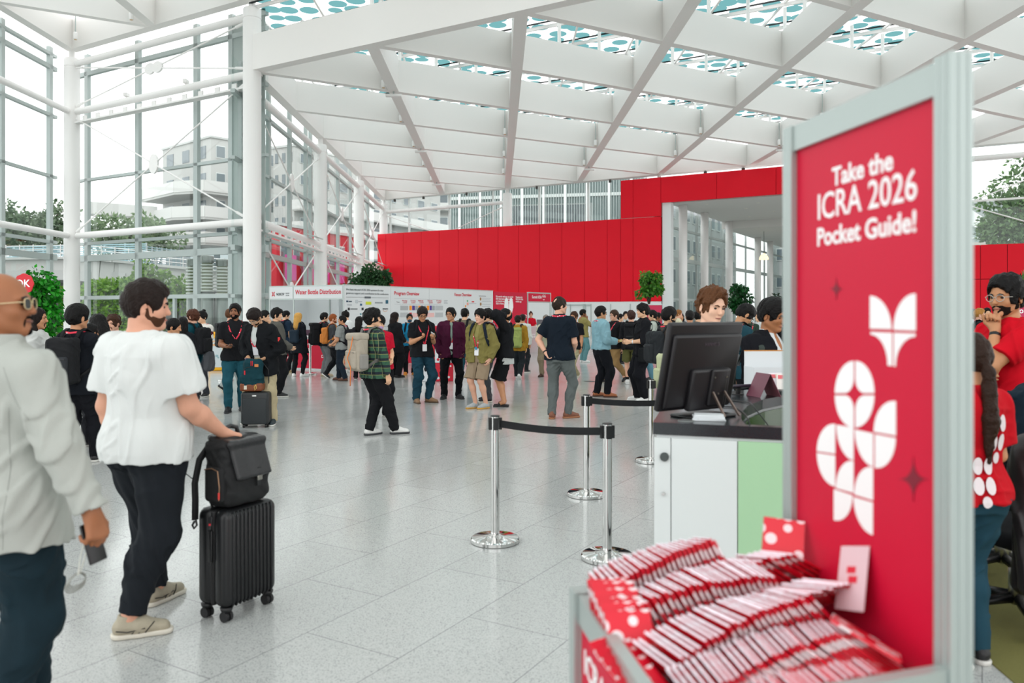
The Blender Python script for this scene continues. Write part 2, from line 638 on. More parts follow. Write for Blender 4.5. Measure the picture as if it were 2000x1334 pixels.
        s.lo[2] = -.02; s.hi[2] = max(s.hi[2], float(s.HP[2]) + .34 * k)
        s.lo[:2] = np.minimum(s.lo[:2], s.HP[:2] - .26 * k); s.hi[:2] = np.maximum(s.hi[:2], s.HP[:2] + .26 * k)
        s.root = None

    # frames
    def T(s, x, y, z):                     # torso frame, unit body
        return s.P + s.M @ (npv(x, y, z) * s.k)

    def Hd(s, x, y, z):                    # head frame
        return s.HP + s.HM @ (npv(x, y, z) * s.k * s.hs)

    def make(s, label, group=None):
        s.root = empty('person', (s.x, s.Y, 0), -R(s.face), label, 'person', group)
        s.body()
        return s

    def hell(s, c, r, M=None):
        return s_ell(s.Hd(*c), npv(*r) * s.k * s.hs, s.HM if M is None else s.HM @ M)

    def hcone(s, a, b, ra, rb, **kw):
        return s_cone(s.Hd(*a), s.Hd(*b), ra * s.k * s.hs, rb * s.k * s.hs, **kw)

    def hbox(s, c, h, rd=0.):
        return s_box(s.Hd(*c), npv(*h) * s.k * s.hs, rd * s.k, s.HM)

    def hand_prims(s, g, arm):
        sh, el, wr, d, th, curl, sd = arm
        k = s.k * (.94 if s.fem else 1.) * (1 + .06 * s.fat)
        t = nrm(th - d * float(th @ d))
        n = -np.cross(d, t) * sd
        rot_ = lambda a: d * math.cos(a) + n * math.sin(a)
        for i in range(4):
            o = (i - 1.5) * -.0195 * k                       # index finger lies on the thumb side
            root = wr + d * .020 * k + t * (o * .55)
            kn = wr + d * (.088 - .006 * abs(i - 1)) * k + t * o
            g.add(s_cone(root, kn, .0165 * k, .0125 * k), .012 * k)
            L = (.072, .080, .075, .060)[i] * k
            a1 = curl * .9 + .10 * i * curl; d1 = rot_(a1); p1 = kn + d1 * L * .50
            a2 = a1 + curl * 1.3; d2 = rot_(a2); p2 = p1 + d2 * L * .32
            a3 = a2 + curl * .8; p3 = p2 + rot_(a3) * L * .24
            g.add(s_cone(kn, p1, .0105 * k, .0092 * k), .006 * k)
            g.add(s_cone(p1, p2, .0092 * k, .0085 * k), .003 * k)
            g.add(s_cone(p2, p3, .0085 * k, .0075 * k), .003 * k)
        q0 = wr + d * .022 * k + t * .018 * k
        q1 = q0 + nrm(d * .70 + t * .62 + n * .30) * .044 * k
        q2 = q1 + nrm(d * .88 + t * .22 + n * .40) * .032 * k
        q3 = q2 + nrm(d * .92 + n * .45) * .020 * k
        g.add(s_cone(q0, q1, .0165 * k, .0125 * k), .012 * k)
        g.add(s_cone(q1, q2, .0115 * k, .0100 * k), .004 * k)
        g.add(s_cone(q2, q3, .0100 * k, .0080 * k), .003 * k)

    def body(s):
        k, fb = s.k, s.lb
        g = Grid(s.lo, s.hi, s.res)
        g.add(s_torso(s.P, s.M, s.zs, s.rx, s.ry, s.yc))
        for (sh, el, wr, d, th, cu, sd) in s.arms:
            m = .86 if s.fem else 1.
            g.add(s_cone(s.T(sd * .05, -.02, .460), sh, .056 * k, .052 * k * m), .05 * k)
            g.add(s_cone(sh, el, .052 * k * fb * m, .040 * k * fb * m), .04 * k)
            md = el + (wr - el) * .3
            g.add(s_cone(el, md, .041 * k * fb * m, .043 * k * fb * m), .02 * k)
            g.add(s_cone(md, wr, .043 * k * fb * m, .027 * k * fb ** .5 * m), .02 * k)
            if s.res < .0085:
                g.add(s_cone(wr, wr + d * .03 * k, .025 * k, .022 * k), .02 * k)
            s.hand_prims(g, (sh, el, wr, d, th, cu, sd))
        for hip, knee, ank, fwd, pit in s.legs:
            g.add(s_cone(hip, knee, .088 * k * fb, .056 * k * fb), .05 * k)
            g.add(s_cone(knee, knee + (ank - knee) * .35 - fwd * .012 * k, .054 * k * fb, .054 * k * fb), .03 * k)
            g.add(s_cone(knee + (ank - knee) * .3 - fwd * .012 * k, ank, .054 * k * fb, .036 * k), .03 * k)
            g.add(s_cone(ank, ank + fwd * .08 * k - npv(0, 0, .035 * k), .036 * k, .03 * k), .02 * k)
        # neck and head
        g.add(s_cone(s.T(0, -.032, .46), s.Hd(0, -.012, .055), .060 * k * (1 + .22 * s.fat), .053 * k * (1 + .25 * s.fat)), .035 * k)
        jw = 1 + .22 * s.fat
        g.add(s.hell((0, .003, .125), (.076, .097, .095)), .02 * k)
        g.add(s.hell((0, .044, .068), (.057 * jw, .056, .078)), .025 * k)
        for q in (-1, 1):
            g.add(s.hcone((q * .050 * jw, .002, .048), (q * .012, .078, .008), .021, .017), .025 * k)
            g.add(s.hell((q * .040 * jw, .068, .075), (.022, .020, .020)), .025 * k)
        g.add(s.hell((0, .084, .006), (.020, .018, .016)), .018 * k)
        g.add(s.hell((0, .085, .124), (.052, .018, .012)), .015 * k)
        for q in (-1, 1):
            g.cut(s.hell((q * .031, .110, .104), (.020, .016, .012)), .014 * k)
        g.add(s.hcone((0, .098, .110), (0, .114, .076), .0075, .0105), .010 * k)
        g.add(s.hell((0, .112, .071), (.0155, .012, .009)), .008 * k)
        g.add(s.hell((0, .095, .043), (.023, .0095, .0055)), .006 * k)
        g.add(s.hell((0, .094, .032), (.019, .0090, .006)), .006 * k)
        for q in (-1, 1):
            E = rot('Z', R(-22 * q)) @ rot('X', R(-12))
            g.add(s.hell((q * .080, -.004, .090), (.0085, .019, .031), E), .008 * k)
            if s.res < .008:
                g.cut(s.hell((q * .088, .002, .092), (.006, .009, .016), E), .006 * k)
        s.Gb = g
        m = mat('skin', SKIN.get(s.skin, s.skin), .50, spec=.35, vary=.07, vscale=18.)
        s.obody = g.obj('body', m, s.root)
        return s

    # ------------------------------------------------ face details
    def eyes(s, shut=False, brow=None, iris='1a100a'):
        k = s.k * s.hs
        for q in (-1, 1):
            mb = MB()
            n = 12
            c = (q * .031, .0845, .104)
            vs, fs, mi = [], [], []
            for i in range(9):
                a = math.pi * i / 8
                for j in range(n):
                    b = 2 * math.pi * j / n
                    vs.append(s.Hd(c[0] + .0125 * math.sin(a) * math.cos(b), c[1] + .0115 * math.cos(a), c[2] + .0088 * math.sin(a) * math.sin(b)))
            for i in range(8):
                for j in range(n):
                    fs.append((i * n + j, (i + 1) * n + j, (i + 1) * n + (j + 1) % n, i * n + (j + 1) % n))
                    mi.append(1 if i < 4 else 0)
            mb.v = [tuple(map(float, v)) for v in vs]; mb.f = fs; mb.mi = mi
            mb.build('eye', [mat('eye_white', 'b5aca6', .35), mat('iris', iris, .15)], s.root, True)
        if brow:
            for q in (-1, 1):
                mb = MB()
                pts = [s.Hd(q * x, y, z) for x, y, z in ((.014, .1045, .119), (.028, .104, .1265), (.044, .093, .123))]
                mb.tube([tuple(map(float, p)) for p in pts], [.0045 * k, .0055 * k, .003 * k], 6)
                mb.build('eyebrow', mat('hair', HAIRC.get(brow, brow), .7), s.root, True)

    def mouth(s, col='9a5a50'):
        k = s.k * s.hs
        mb = MB()
        P = [s.Hd(x, y, z) for x, y, z in ((-.024, .0955, .038), (-.012, .1035, .038), (0, .1055, .0375), (.012, .1035, .038), (.024, .0955, .038))]
        mb.tube([tuple(map(float, p)) for p in P], [.002 * k, .004 * k, .0045 * k, .004 * k, .002 * k], 6)
        mb.build('lips', mat('lips', col, .5), s.root, True)

    def beard(s, col='dark', style='full'):
        k = s.k
        g = Grid(s.Hd(0, .03, .03) - .16 * k, s.Hd(0, .03, .03) + .16 * k, min(s.res, .007))
        jw = 1 + .22 * s.fat
        if style == 'full':
            g.add(s.hell((0, .045, .050), (.0585 * jw, .0565, .066)), .008)
            for q in (-1, 1):
                g.add(s.hcone((q * .051 * jw, .004, .050), (q * .012, .080, .006), .0215, .0185), .012)
                g.add(s.hcone((q * .064 * jw, .010, .088), (q * .054 * jw, .016, .045), .009, .0125), .010)
            g.add(s.hell((0, .084, .006), (.023, .021, .018)), .012)
            g.cut(s.hell((0, .085, .096), (.056, .062, .040)), .008)
            g.cut(s.hell((0, .115, .037), (.022, .024, .0095)), .004)
            g.cut(s.hell((0, -.06, .05), (.2, .062, .2)))
        else:                                                  # goatee
            g.add(s.hell((0, .086, .004), (.023, .021, .020)), .010)
            for q in (-1, 1):
                g.add(s.hcone((q * .026, .088, .012), (q * .026, .094, .045), .0055, .0045), .008)
            g.add(s.hcone((-.022, .102, .053), (.022, .102, .053), .0050, .0050), .006)
        g.ripple(.0018, s.seed, 3.)
        g.obj('beard', mat('beard', HAIRC.get(col, col), .8, spec=.1, bump=.5, bscale=150.), s.root)

    def glasses(s, col='0c0c0e', lens=None, thick=.0022, rnd=False):
        k = s.k * s.hs
        mb = MB()
        L = MB()
        f = lambda x, y, z: tuple(map(float, s.Hd(x, y, z)))
        for q in (-1, 1):
            pts = []
            for i in range(17):
                a = 2 * math.pi * i / 16
                e = 1. if rnd else .7
                cx, cz = abs(math.cos(a)) ** e * math.copysign(1, math.cos(a)), abs(math.sin(a)) ** e * math.copysign(1, math.sin(a))
                pts.append((q * .033 + .025 * cx, .1125 - .004 * abs(q * .033 + .025 * cx) / .05, .102 + .020 * cz))
            mb.tube([f(*p) for p in pts], thick * k, 5, cap=False)
            mb.tube([f(q * .058, .107, .108), f(q * .077, .09, .108), f(q * .082, .01, .106), f(q * .080, -.012, .094)], thick * k, 5)
            if lens:
                L.add([f(*p) for p in pts[:-1]], [tuple(range(16))])
        mb.tube([f(-.010, .1135, .106), f(0, .1165, .109), f(.010, .1135, .106)], thick * k, 5)
        o = mb.build('glasses', mat('glasses', col, .25, spec=.6), s.root, True)
        if lens:
            L.build('lens', mat('lens', lens, .05, spec=.8), o)

    # ------------------------------------------------ hair
    def hair(s, col='black', style='short', vol=1., nape=.035, fringe=.0, length=.25, part=None):
        k = s.k
        far = min(s.res, .008)
        lo, hi = s.Hd(0, -.02, .12) - .22 * k * s.hs, s.Hd(0, -.02, .12) + .24 * k * s.hs
        if style in ('long', 'longback', 'pony'):
            lo[2] -= length * k + .05; lo[:2] -= .03
        g = Grid(lo, hi, far)
        v = .012 * vol
        c = mat('hair', HAIRC.get(col, col), .5, spec=.16, bump=.8, bscale=80., vary=.35, vscale=45.)
        if style == 'bald_ring':
            g.add(s.hell((0, -.006, .105), (.081, .099, .075)))
            g.cut(s.hell((0, .03, .195), (.075, .10, .06)), .01)
            g.cut(s.hell((0, .115, .06), (.086, .095, .12)), .006)
        else:
            g.add(s.hell((0, -.004, .128), (.078 + v, .099 + v, .097 + v * 1.25)))
            if vol > 1.1:
                g.add(s.hell((0, .015, .165), (.072 + v * .8, .086 + v * .6, .068 + v * .8)), .02)
            zf = .164 - fringe
            g.cut(s.hell((0, .135, zf - .085), (.082 + .003 * vol, .090, .092)), .008)     # face opening
            for q in (-1, 1):
                if style in ('short', 'curly', 'mop', 'fade', 'top', 'crown'):
                    g.cut(s.hell((q * .088, .012, .072), (.020, .034, .044)), .006)         # ears stay free
        if style in ('short', 'curly', 'mop', 'fade', 'top', 'bald_ring', 'bun', 'crown'):
            d = s.HM @ npv(0, .35, -1)
            g.half(s.Hd(0, -.06, nape), d)
        if style == 'fade':
            for q in (-1, 1):
                g.cut(s.hell((q * .104, 0, .09), (.026, .12, .05)), .01)
        if style == 'crown':
            g.cut(s.hell((0, -.088, .190), (.050, .045, .045)), .006)
        if style == 'bun':
            g.add(s.hell((0, -.045, .235), (.036, .036, .032)), .012)
        if style in ('long', 'longback'):
            g.add(s.hcone((0, -.055, .14), (0, -.085, .02 - length * .5), .085, .085 * .9), .03)
            g.add(s.hcone((0, -.075, .02), (0, -.085, .04 - length), .080, .055), .03)
            for q in (-1, 1):
                g.add(s.hcone((q * .070, -.01, .12), (q * .078, .0 if style == 'long' else -.03, .0), .026, .030), .02)
                if style == 'long':
                    g.add(s.hcone((q * .078, .0, .0), (q * .085, .035, -length * .7), .030, .020), .02)
            g.cut(s.hell((0, .120, .055), (.060, .085, .105)), .01)
            g.cut(s.hell((0, .09, -.10), (.062, .10, .12)), .01)
        if style == 'pony':
            g.half(s.Hd(0, -.06, .035), s.HM @ npv(0, .45, -1))
            g.add(s.hcone((0, -.095, .10), (0, -.125, .05), .022, .026), .012)
            g.add(s.hcone((0, -.125, .05), (0, -.135, -.02 - length * .45), .030, .042), .015)
            g.add(s.hcone((0, -.135, -.02 - length * .45), (0, -.125, -length), .042, .012), .015)
        if style == 'curly':
            g.ripple(.010, s.seed, 3.4, 6)
        elif style == 'mop':
            g.ripple(.0068, s.seed, 2.8, 7)
        else:
            g.ripple(.0044, s.seed, 3.4, 7)
        return g.obj('hair', c, s.root)

    # ------------------------------------------------ clothes
    def torso_prof(s, hem, flare=0.):
        zs, rx, ry, yc = list(s.zs), list(s.rx), list(s.ry), list(s.yc)
        k = s.k
        if hem < -.12:
            rx[0], ry[0] = rx[1] * .99, ry[1] * 1.0
            z = hem * k - .02
            rx.insert(0, rx[0] * (1 + flare)); ry.insert(0, ry[0] * (1.02 + flare)); yc.insert(0, 0.); zs.insert(0, z)
        return zs, rx, ry, yc

    def top(s, col, kind='tee', sleeve='short', hem=-.11, inf=.014, m=None, opened=False, inner=None, collar=None,
            hood=False, crease=None, flare=.0, straight=.5, slv=1., name=None, res=None):
        k = s.k
        nm = name or dict(tee='tshirt', polo='polo_shirt', shirt='shirt', jacket='jacket', blazer='blazer', coat='coat',
                          hoodie='hoodie', sweater='sweater').get(kind, kind)
        g = Grid(s.lo, s.hi, res or s.res)
        zs, rx, ry, yc = s.torso_prof(hem, flare)
        zs, rx, ry, yc = map(np.array, (zs, rx, ry, yc))
        # cloth falls straight from the chest past the waist
        mxr = np.interp(.30 * k, zs, rx); myr = np.interp(.30 * k, zs, ry)
        lowm = zs < .30 * k
        rx[lowm] = np.maximum(rx[lowm], rx[lowm] * (1 - straight) + mxr * straight)
        ry[lowm] = np.maximum(ry[lowm], ry[lowm] * (1 - straight) + myr * straight)
        g.add(s_torso(s.P, s.M, zs, rx, ry, yc, inf * k))
        fb = s.lb
        for (sh, el, wr, d, th, cu, sd) in s.arms:
            mm = (.86 if s.fem else 1.)
            g.add(s_cone(s.T(sd * .05, -.02, .456), sh, .056 * k + inf * k * .8, (.050 * mm + inf * .9) * k), .05 * k)
            ru = (.054 * fb * mm + inf * slv) * k; re = (.042 * fb * mm + inf * slv * 1.1) * k; rw = (.031 * fb ** .5 * mm + inf * .9 * slv) * k
            if sleeve == 'short':
                e2 = sh + (el - sh) * .72
                g.add(s_cone(sh, e2, ru * 1.02, ru * .98 + .006 * k, flat=True), .035 * k)
            elif sleeve == 'elbow':
                g.add(s_cone(sh, el, ru, re * 1.05), .035 * k)
                g.add(s_cone(el, el + (wr - el) * .25, re * 1.05, re, flat=True), .01)
            elif sleeve == 'long':
                g.add(s_cone(sh, el, ru, re), .035 * k)
                g.add(s_cone(el, el + (wr - el) * .93, re, rw, flat=True), .015 * k)
        up = s.M @ npv(0, 0, 1)
        for hip, knee, ank, fwd, pit in s.legs:
            rh = (.093 * fb + .034 + inf * .35) * k
            g.add(s_cone(hip, hip + (knee - hip) * .8, rh, rh * 1.0), .05 * k)
        g.half(s.T(0, 0, hem), -up)
        if collar:
            g.add(s_torso(s.P, s.M, npv(.47, .555) * k, npv(.082, .066) * k, npv(.082, .068) * k, npv(-.03, -.022) * k, inf * .4 * k, flat=True), .008 * k)
        g.cut(s_ell(s.T(0, -.012, .555), npv(.060, .064, .055) * k * (1 + .12 * s.fat), s.M), .004)
        if collar in ('v', 'blazer') or opened:
            g.cut(s_ell(s.T(0, .12, .50 if not opened else .46), npv(.034, .12, .13 if collar != 'blazer' else .20) * k, s.M), .006)
        if opened:
            g.cut(s_box(s.T(0, .25, .15), npv(.035 if opened is True else opened, .235, .60) * k, .01, s.M @ rot('Y', R(2))), .006)
        if hood:
            g.add(s_ell(s.T(0, -.115, .475), npv(.105, .060, .075) * k, s.M @ rot('X', R(-20))), .02 * k)
        g.ripple(crease if crease is not None else .006, s.seed + 3)
        o = g.obj(nm, m or cloth(col), s.root)
        s.tinf = inf
        if inner:
            gi = Grid(s.T(-.3, -.25, -.2).clip(s.lo, s.hi) * 0 + s.lo, s.hi, s.res)
            gi.add(s_torso(s.P, s.M, s.zs, s.rx, s.ry, s.yc, .009 * k))
            for hip, knee, ank, fwd, pit in s.legs:
                gi.add(s_cone(hip, hip + (knee - hip) * .8, (.093 * fb + .018) * k, (.093 * fb + .018) * k), .05 * k)
            for (sh, el, wr, d, th, cu, sd) in s.arms:
                gi.add(s_cone(s.T(sd * .05, -.02, .465), s.T(sd * .12, -.015, .45), .062 * k, .06 * k), .04 * k)
            gi.half(s.T(0, 0, min(-.06, hem + .05)), -up)
            if collar == 'blazer' or collar == 'shirt':
                gi.add(s_torso(s.P, s.M, npv(.48, .565) * k, npv(.074, .064) * k, npv(.076, .066) * k, npv(-.03, -.022) * k, 0, flat=True), .008 * k)
            gi.cut(s_ell(s.T(0, -.010, .560), npv(.058, .062, .058) * k, s.M), .004)
            if collar == 'blazer':
                gi.cut(s_ell(s.T(0, .13, .49), npv(.022, .10, .09) * k, s.M), .004)
            gi.ripple(.002, s.seed + 9)
            gi.obj('undershirt', cloth(inner), s.root)
        return o

    def trousers(s, col, length=1., wide=1., m=None, waist=.07, inf=.010, crease=None, belt=None, name=None):
        k = s.k
        g = Grid(s.lo, s.hi, s.res)
        n = (s.zs <= .12 * k)
        g.add(s_torso(s.P, s.M, s.zs[n], s.rx[n], s.ry[n], s.yc[n], inf * k))
        fb = s.lb
        for hip, knee, ank, fwd, pit in s.legs:
            rh = (.093 * fb + inf) * k; rk = (.060 * fb * wide + inf * 1.3) * k; ra = (.044 * wide + inf * 1.4) * k
            g.add(s_cone(hip, hip + (knee - hip) * .5, rh, (rh + rk) / 2 * (1 + .2 * (wide - 1))), .05 * k)
            if length <= 1.02 and length < .56:
                e = knee + (knee - hip) * (length / .5 - 1)
                g.add(s_cone(hip, e, rh * 1.02, (rk + .016 * k) * (1 + .25 * (wide - 1)), flat=True), .02 * k)
            else:
                g.add(s_cone(hip, knee, rh * .98, rk), .045 * k)
                e = knee + (ank - npv(0, 0, .02 * k) - knee) * ((length - .5) / .5)
                cf = knee + (ank - knee) * .33 - fwd * .014 * k
                g.add(s_cone(knee, cf, rk, max(.066 * fb + inf * .6, (rk * .62 + ra * .38) / k) * k), .03 * k)
                g.add(s_cone(cf, e, max(.064 * fb + inf * .6, (rk * .62 + ra * .38) / k) * k, rk + (ra - rk) * ((length - .5) / .5), flat=True), .02 * k)
        if length < .6:
            (h1, k1, *_), (h2, k2, *_) = s.legs
            c1, c2 = (h1 + h2) / 2 - npv(0, 0, .11 * k), (k1 + k2) / 2 - npv(0, 0, .1)
            ax = nrm(c2 - c1); sdv = nrm(k1 - k2 - ax * float((k1 - k2) @ ax)); fw = np.cross(ax, sdv)
            g.cut(s_box((c1 + c2) / 2, npv(.010, .3, np.linalg.norm(c2 - c1) / 2), .006, np.stack([sdv, fw, ax], 1)), .012)
        g.half(s.T(0, 0, waist), s.M @ npv(0, 0, 1))
        g.ripple(crease if crease is not None else .006, s.seed + 5)
        nm = name or ('shorts' if length < .6 else 'trousers')
        s.otr = g.obj(nm, m or cloth(col), s.root)
        if belt:
            gb = Grid(s.lo, s.hi, s.res)
            gb.add(s_torso(s.P, s.M, npv(.035, .075) * k, npv(*np.interp([.035 * k, .075 * k], s.zs, s.rx)), npv(*np.interp([.035 * k, .075 * k], s.zs, s.ry)), npv(0, 0), (inf + .006) * k, flat=True))
            gb.obj('belt', mat('leather', belt, .5), s.root)
        return s.otr

    def shoes(s, col, sole='d8d6d0', kind='sneaker', sock=None):
        k = s.k
        rs = min(s.res, .009)
        for hip, knee, ank, fwd, pit in s.legs:
            rt = npv(fwd[1], -fwd[0], 0)
            B = np.stack([rt, fwd, npv(0, 0, 1)], 1) @ rot('X', -pit)
            o = ank + B @ npv(0, 0, -.085 * k) if pit == 0 else ank + B @ npv(0, 0, -.085 * k)
            q = lambda x, y, z: o + B @ (npv(x, y, z) * k)
            ext = .30 * k
            if kind == 'sandal':
                g = Grid(o - ext, o + ext, rs)
                g.add(s_cone(q(0, -.05, .012), q(0, .16, .012), .040 * k, .046 * k)); g.half(q(0, 0, .024), B @ npv(0, 0, 1)); g.half(q(0, 0, 0), B @ npv(0, 0, -1))
                so = g.obj('sandal', mat('rubber', sole, .7), s.root)
                g = Grid(o - ext, o + ext, rs)
                g.add(s_cone(q(0, .06, .03), q(0, .11, .028), .047 * k, .044 * k, flat=True, flat0=True)); g.half(q(0, 0, .01), B @ npv(0, 0, -1))
                g.obj('strap', mat('leather', col, .6), so)
                continue
            g = Grid(o - ext, o + ext, rs)
            g.add(s_cone(q(0, -.030, .050), q(0, .050, .055), .041 * k, .044 * k), .01)
            g.add(s_cone(q(0, .05, .050), q(0, .160, .034), .043 * k, .033 * k), .03 * k)
            g.add(s_cone(q(0, -.012, .06), q(0, -.008, .112), .040 * k, .039 * k, flat=True), .02 * k)
            g.half(q(0, 0, .018), B @ npv(0, 0, -1))
            g.ripple(.0015, s.seed + 8, 2.)
            sh = g.obj('shoe', mat('shoe', col, .6, bump=.3, bscale=60., vary=.12, vscale=30.), s.root)
            g = Grid(o - ext, o + ext, rs)
            g.add(s_cone(q(0, -.034, .02), q(0, .05, .02), .045 * k, .042 * k), .01)
            g.add(s_cone(q(0, .05, .02), q(0, .165, .02), .042 * k, .041 * k), .02)
            g.half(q(0, 0, .026), B @ npv(0, 0, 1)); g.half(q(0, 0, 0), B @ npv(0, 0, -1))
            g.obj('sole', mat('rubber', sole, .6), sh)
            if sock:
                g = Grid(ank - .2 * k, ank + .3 * k, rs)
                g.add(s_cone(ank, ank + (knee - ank) * .22, .043 * k, .046 * k, flat=True))
                g.obj('sock', cloth(sock), s.root)

    # ------------------------------------------------ lanyard and badge
    def surf(s, a, z, off):
        """point and outward normal on the clothed torso at angle a (0 = front) and height z"""
        k = s.k
        rx = np.interp(z * k, s.zs, s.rx) + off; ry = np.interp(z * k, s.zs, s.ry) + off; yc = np.interp(z * k, s.zs, s.yc)
        p = npv(rx * math.sin(a), yc + ry * math.cos(a), z * k)
        n = nrm(npv(math.sin(a) / rx, math.cos(a) / ry, 0))
        return s.P + s.M @ p, s.M @ n

    def lanyard(s, col='d21f3c', badge='e8e8ea', low=.16, front=True, inf=None, marks=True):
        k = s.k
        off = (inf if inf is not None else s.tinf) * k + .006
        m = lanyard_mat(col) if marks else cloth(col)
        mb = MB()
        for q in (-1, 1):
            pts, ns = [], []
            for a, z in ((180, .522), (135, .53), (95, .53), (60, .505), (38, .45), (26, .38), (15, .30), (3, low + .02)) if front else ((180, .522), (140, .53), (100, .53), (60, .505)):
                p, n = s.surf(R(a * q), z, off if z < .48 else off * .9 + .012)
                pts.append(tuple(map(float, p))); ns.append(tuple(map(float, n + s.M @ npv(0, 0, .35 if z > .48 else 0))))
            mb.ribbon(pts, ns, .021 * k, .002)
        o = mb.build('lanyard', m, s.root)
        if front and badge:
            p, n = s.surf(0, low - .045, off + .004)
            b = MB()
            Mx = Matrix(np.stack([s.M @ npv(1, 0, 0), s.M @ npv(0, 1, 0), s.M @ npv(0, 0, 1)], 1).tolist())
            b.rbox(tuple(map(float, p)), (.085 * k, .006, .125 * k), .004, Mx)
            b.build('badge', mat('badge_card', badge, .35), o)
        return o

    def watch(s, i, col='0c0c0e', t=.10):
        sh, el, wr, d, th, cu, sd = s.arms[i]
        k = s.k
        g = Grid(wr - .1, wr + .1, min(s.res, .006))
        u = nrm(wr - el)
        g.add(s_cone(wr - u * .045 * k, wr - u * .020 * k, .033 * k * s.lb ** .5, .031 * k * s.lb ** .5, flat=True, flat0=True))
        g.obj('wristwatch', mat('rubber', col, .5), s.root)

    def place(s, mb_or_grid, name, m, parent):
        return mb_or_grid.obj(name, m, parent)

    def thing(s, name, label, cat, group=None):
        return empty(name, (s.x, s.Y, 0), -R(s.face), label, cat, group)


def lanyard_mat(col):
    key = ('lanyard', col)
    if key in MATS: return MATS[key]
    m = bpy.data.materials.new('lanyard_band')
    n, l = nodes_of(m)
    b = n['Principled BSDF']; b.inputs['Roughness'].default_value = .6
    tc = n.new('ShaderNodeTexCoord'); v = n.new('ShaderNodeTexVoronoi'); v.inputs['Scale'].default_value = 26.
    l.new(tc.outputs['Object'], v.inputs['Vector'])
    t = n.new('ShaderNodeMath'); t.operation = 'LESS_THAN'; t.inputs[1].default_value = .24
    l.new(v.outputs['Distance'], t.inputs[0])
    mx = n.new('ShaderNodeMix'); mx.data_type = 'RGBA'
    mx.inputs[6].default_value = (*srgb(col), 1); mx.inputs[7].default_value = (.75, .70, .72, 1)
    l.new(t.outputs[0], mx.inputs[0]); l.new(mx.outputs[2], b.inputs['Base Color'])
    MATS[key] = m
    return m


def backpack(p, label, col='15161a', size=(.30, .17, .46), pocket=True, col2=None, strapcol=None, zc=.22, rnd=.05, rolltop=False,
             lid=False, handle=True, front=True, group=None, dy=0., shear=0., inf=None, cords=None, side=None):
    """rucksack on the back of person p"""
    k = p.k
    t = p.thing('backpack', label, 'backpack', group)
    inf = (p.tinf if inf is None else inf) * k
    res = min(p.res, .010)
    yb = -(float(np.interp(.30 * k, p.zs, p.ry)) - float(np.interp(.30 * k, p.zs, p.yc))) / k - inf / k - .004 + dy
    w, d, h = size
    c0 = cloth(col, .5, .7)
    c1 = cloth(col2 or col, .5, .65)
    c2 = cloth(strapcol or col, .4, .7)
    g = Grid(p.T(0, yb - d / 2, zc) - .45, p.T(0, yb - d / 2, zc) + .45, res)
    g.add(s_box(p.T(0, yb - d / 2, zc), npv(w / 2, d / 2, h / 2) * k, rnd * k, p.M))
    if rolltop:
        g.add(s_box(p.T(0, yb - d * .62, zc + h / 2), npv(w / 2 + .015, d * .42, .045) * k, .03 * k, p.M), .02)
    g.ripple(.005, p.seed + 21)
    g.obj('main_compartment', c0, t)
    if pocket:
        g = Grid(p.T(0, yb - d, zc) - .35, p.T(0, yb - d, zc) + .35, res)
        g.add(s_box(p.T(0, yb - d - .008, zc - h * .16), npv(w * .40, .036, h * .27) * k, .03 * k, p.M))
        g.ripple(.004, p.seed + 22)
        g.obj('front_pocket', c1, t)
        mb = MB()
        a, b = p.T(-w * .36, yb - d - .040, zc + h * .04), p.T(w * .36, yb - d - .040, zc + h * .04)
        mb.tube([tuple(map(float, a)), tuple(map(float, b))], .005 * k, 5)
        mb.build('zip', mat('zip', '08080a', .4), t)
    if lid:
        g = Grid(p.T(0, yb - d / 2, zc + h / 2) - .3, p.T(0, yb - d / 2, zc + h / 2) + .3, res)
        g.add(s_box(p.T(0, yb - d * .55, zc + h / 2), npv(w / 2 + .006, d / 2 + .012, .05) * k, .04 * k, p.M))
        g.ripple(.004, p.seed + 23)
        g.obj('lid', c1, t)
    if side:
        g = Grid(p.T(0, yb - d / 2, zc) - .4, p.T(0, yb - d / 2, zc) + .4, res)
        for q in (-1, 1):
            g = Grid(p.T(q * w / 2, yb - d / 2, zc) - .3, p.T(q * w / 2, yb - d / 2, zc) + .3, res)
            g.add(s_box(p.T(q * w / 2, yb - d / 2, zc - h * .22), npv(.030, d * .36, h * .22) * k, .025 * k, p.M))
            g.obj('side_pocket', cloth(side, .4, .8), t)
    if handle:
        mb = MB()
        pts = [tuple(map(float, p.T(x, yb - .02, zc + h / 2 + z))) for x, z in ((-.04, -.005), (-.032, .03), (0, .04), (.032, .03), (.04, -.005))]
        mb.tube(pts, .008 * k, 6); mb.build('grab_handle', c2, t, True)
    zt = min(zc + h / 2 - .04, .46)
    for q in (-1, 1):
        mb = MB()
        pts, ns = [], []
        def put(v, n):
            pts.append(tuple(map(float, v))); ns.append(tuple(map(float, n)))
        put(p.T(q * .085, yb - .012, zt), p.M @ npv(0, 0, 1))
        put(p.T(q * .095, -.085 - inf / k * .5, .505 + inf / k), p.M @ npv(0, -.5, 1))
        put(p.T(q * .105, -.015, .535 + inf / k), p.M @ npv(0, 0, 1))
        put(p.T(q * .112, .055 + inf / k * .5, .495 + inf / k), p.M @ npv(0, .6, 1))
        for a, z in ((46, .42), (52, .34), (62, .26), (78, .18), (100, .12)):
            v, n = p.surf(R(a * q), z, inf + .008)
            put(v, n)
        put(p.T(q * w * .36, yb - .01, max(zc - h / 2 + .05, .0)), p.M @ npv(q, 0, 0))
        mb.ribbon(pts, ns, .052 * k, .012 * k)
        mb.build('shoulder_strap', c2, t, True)
    return t
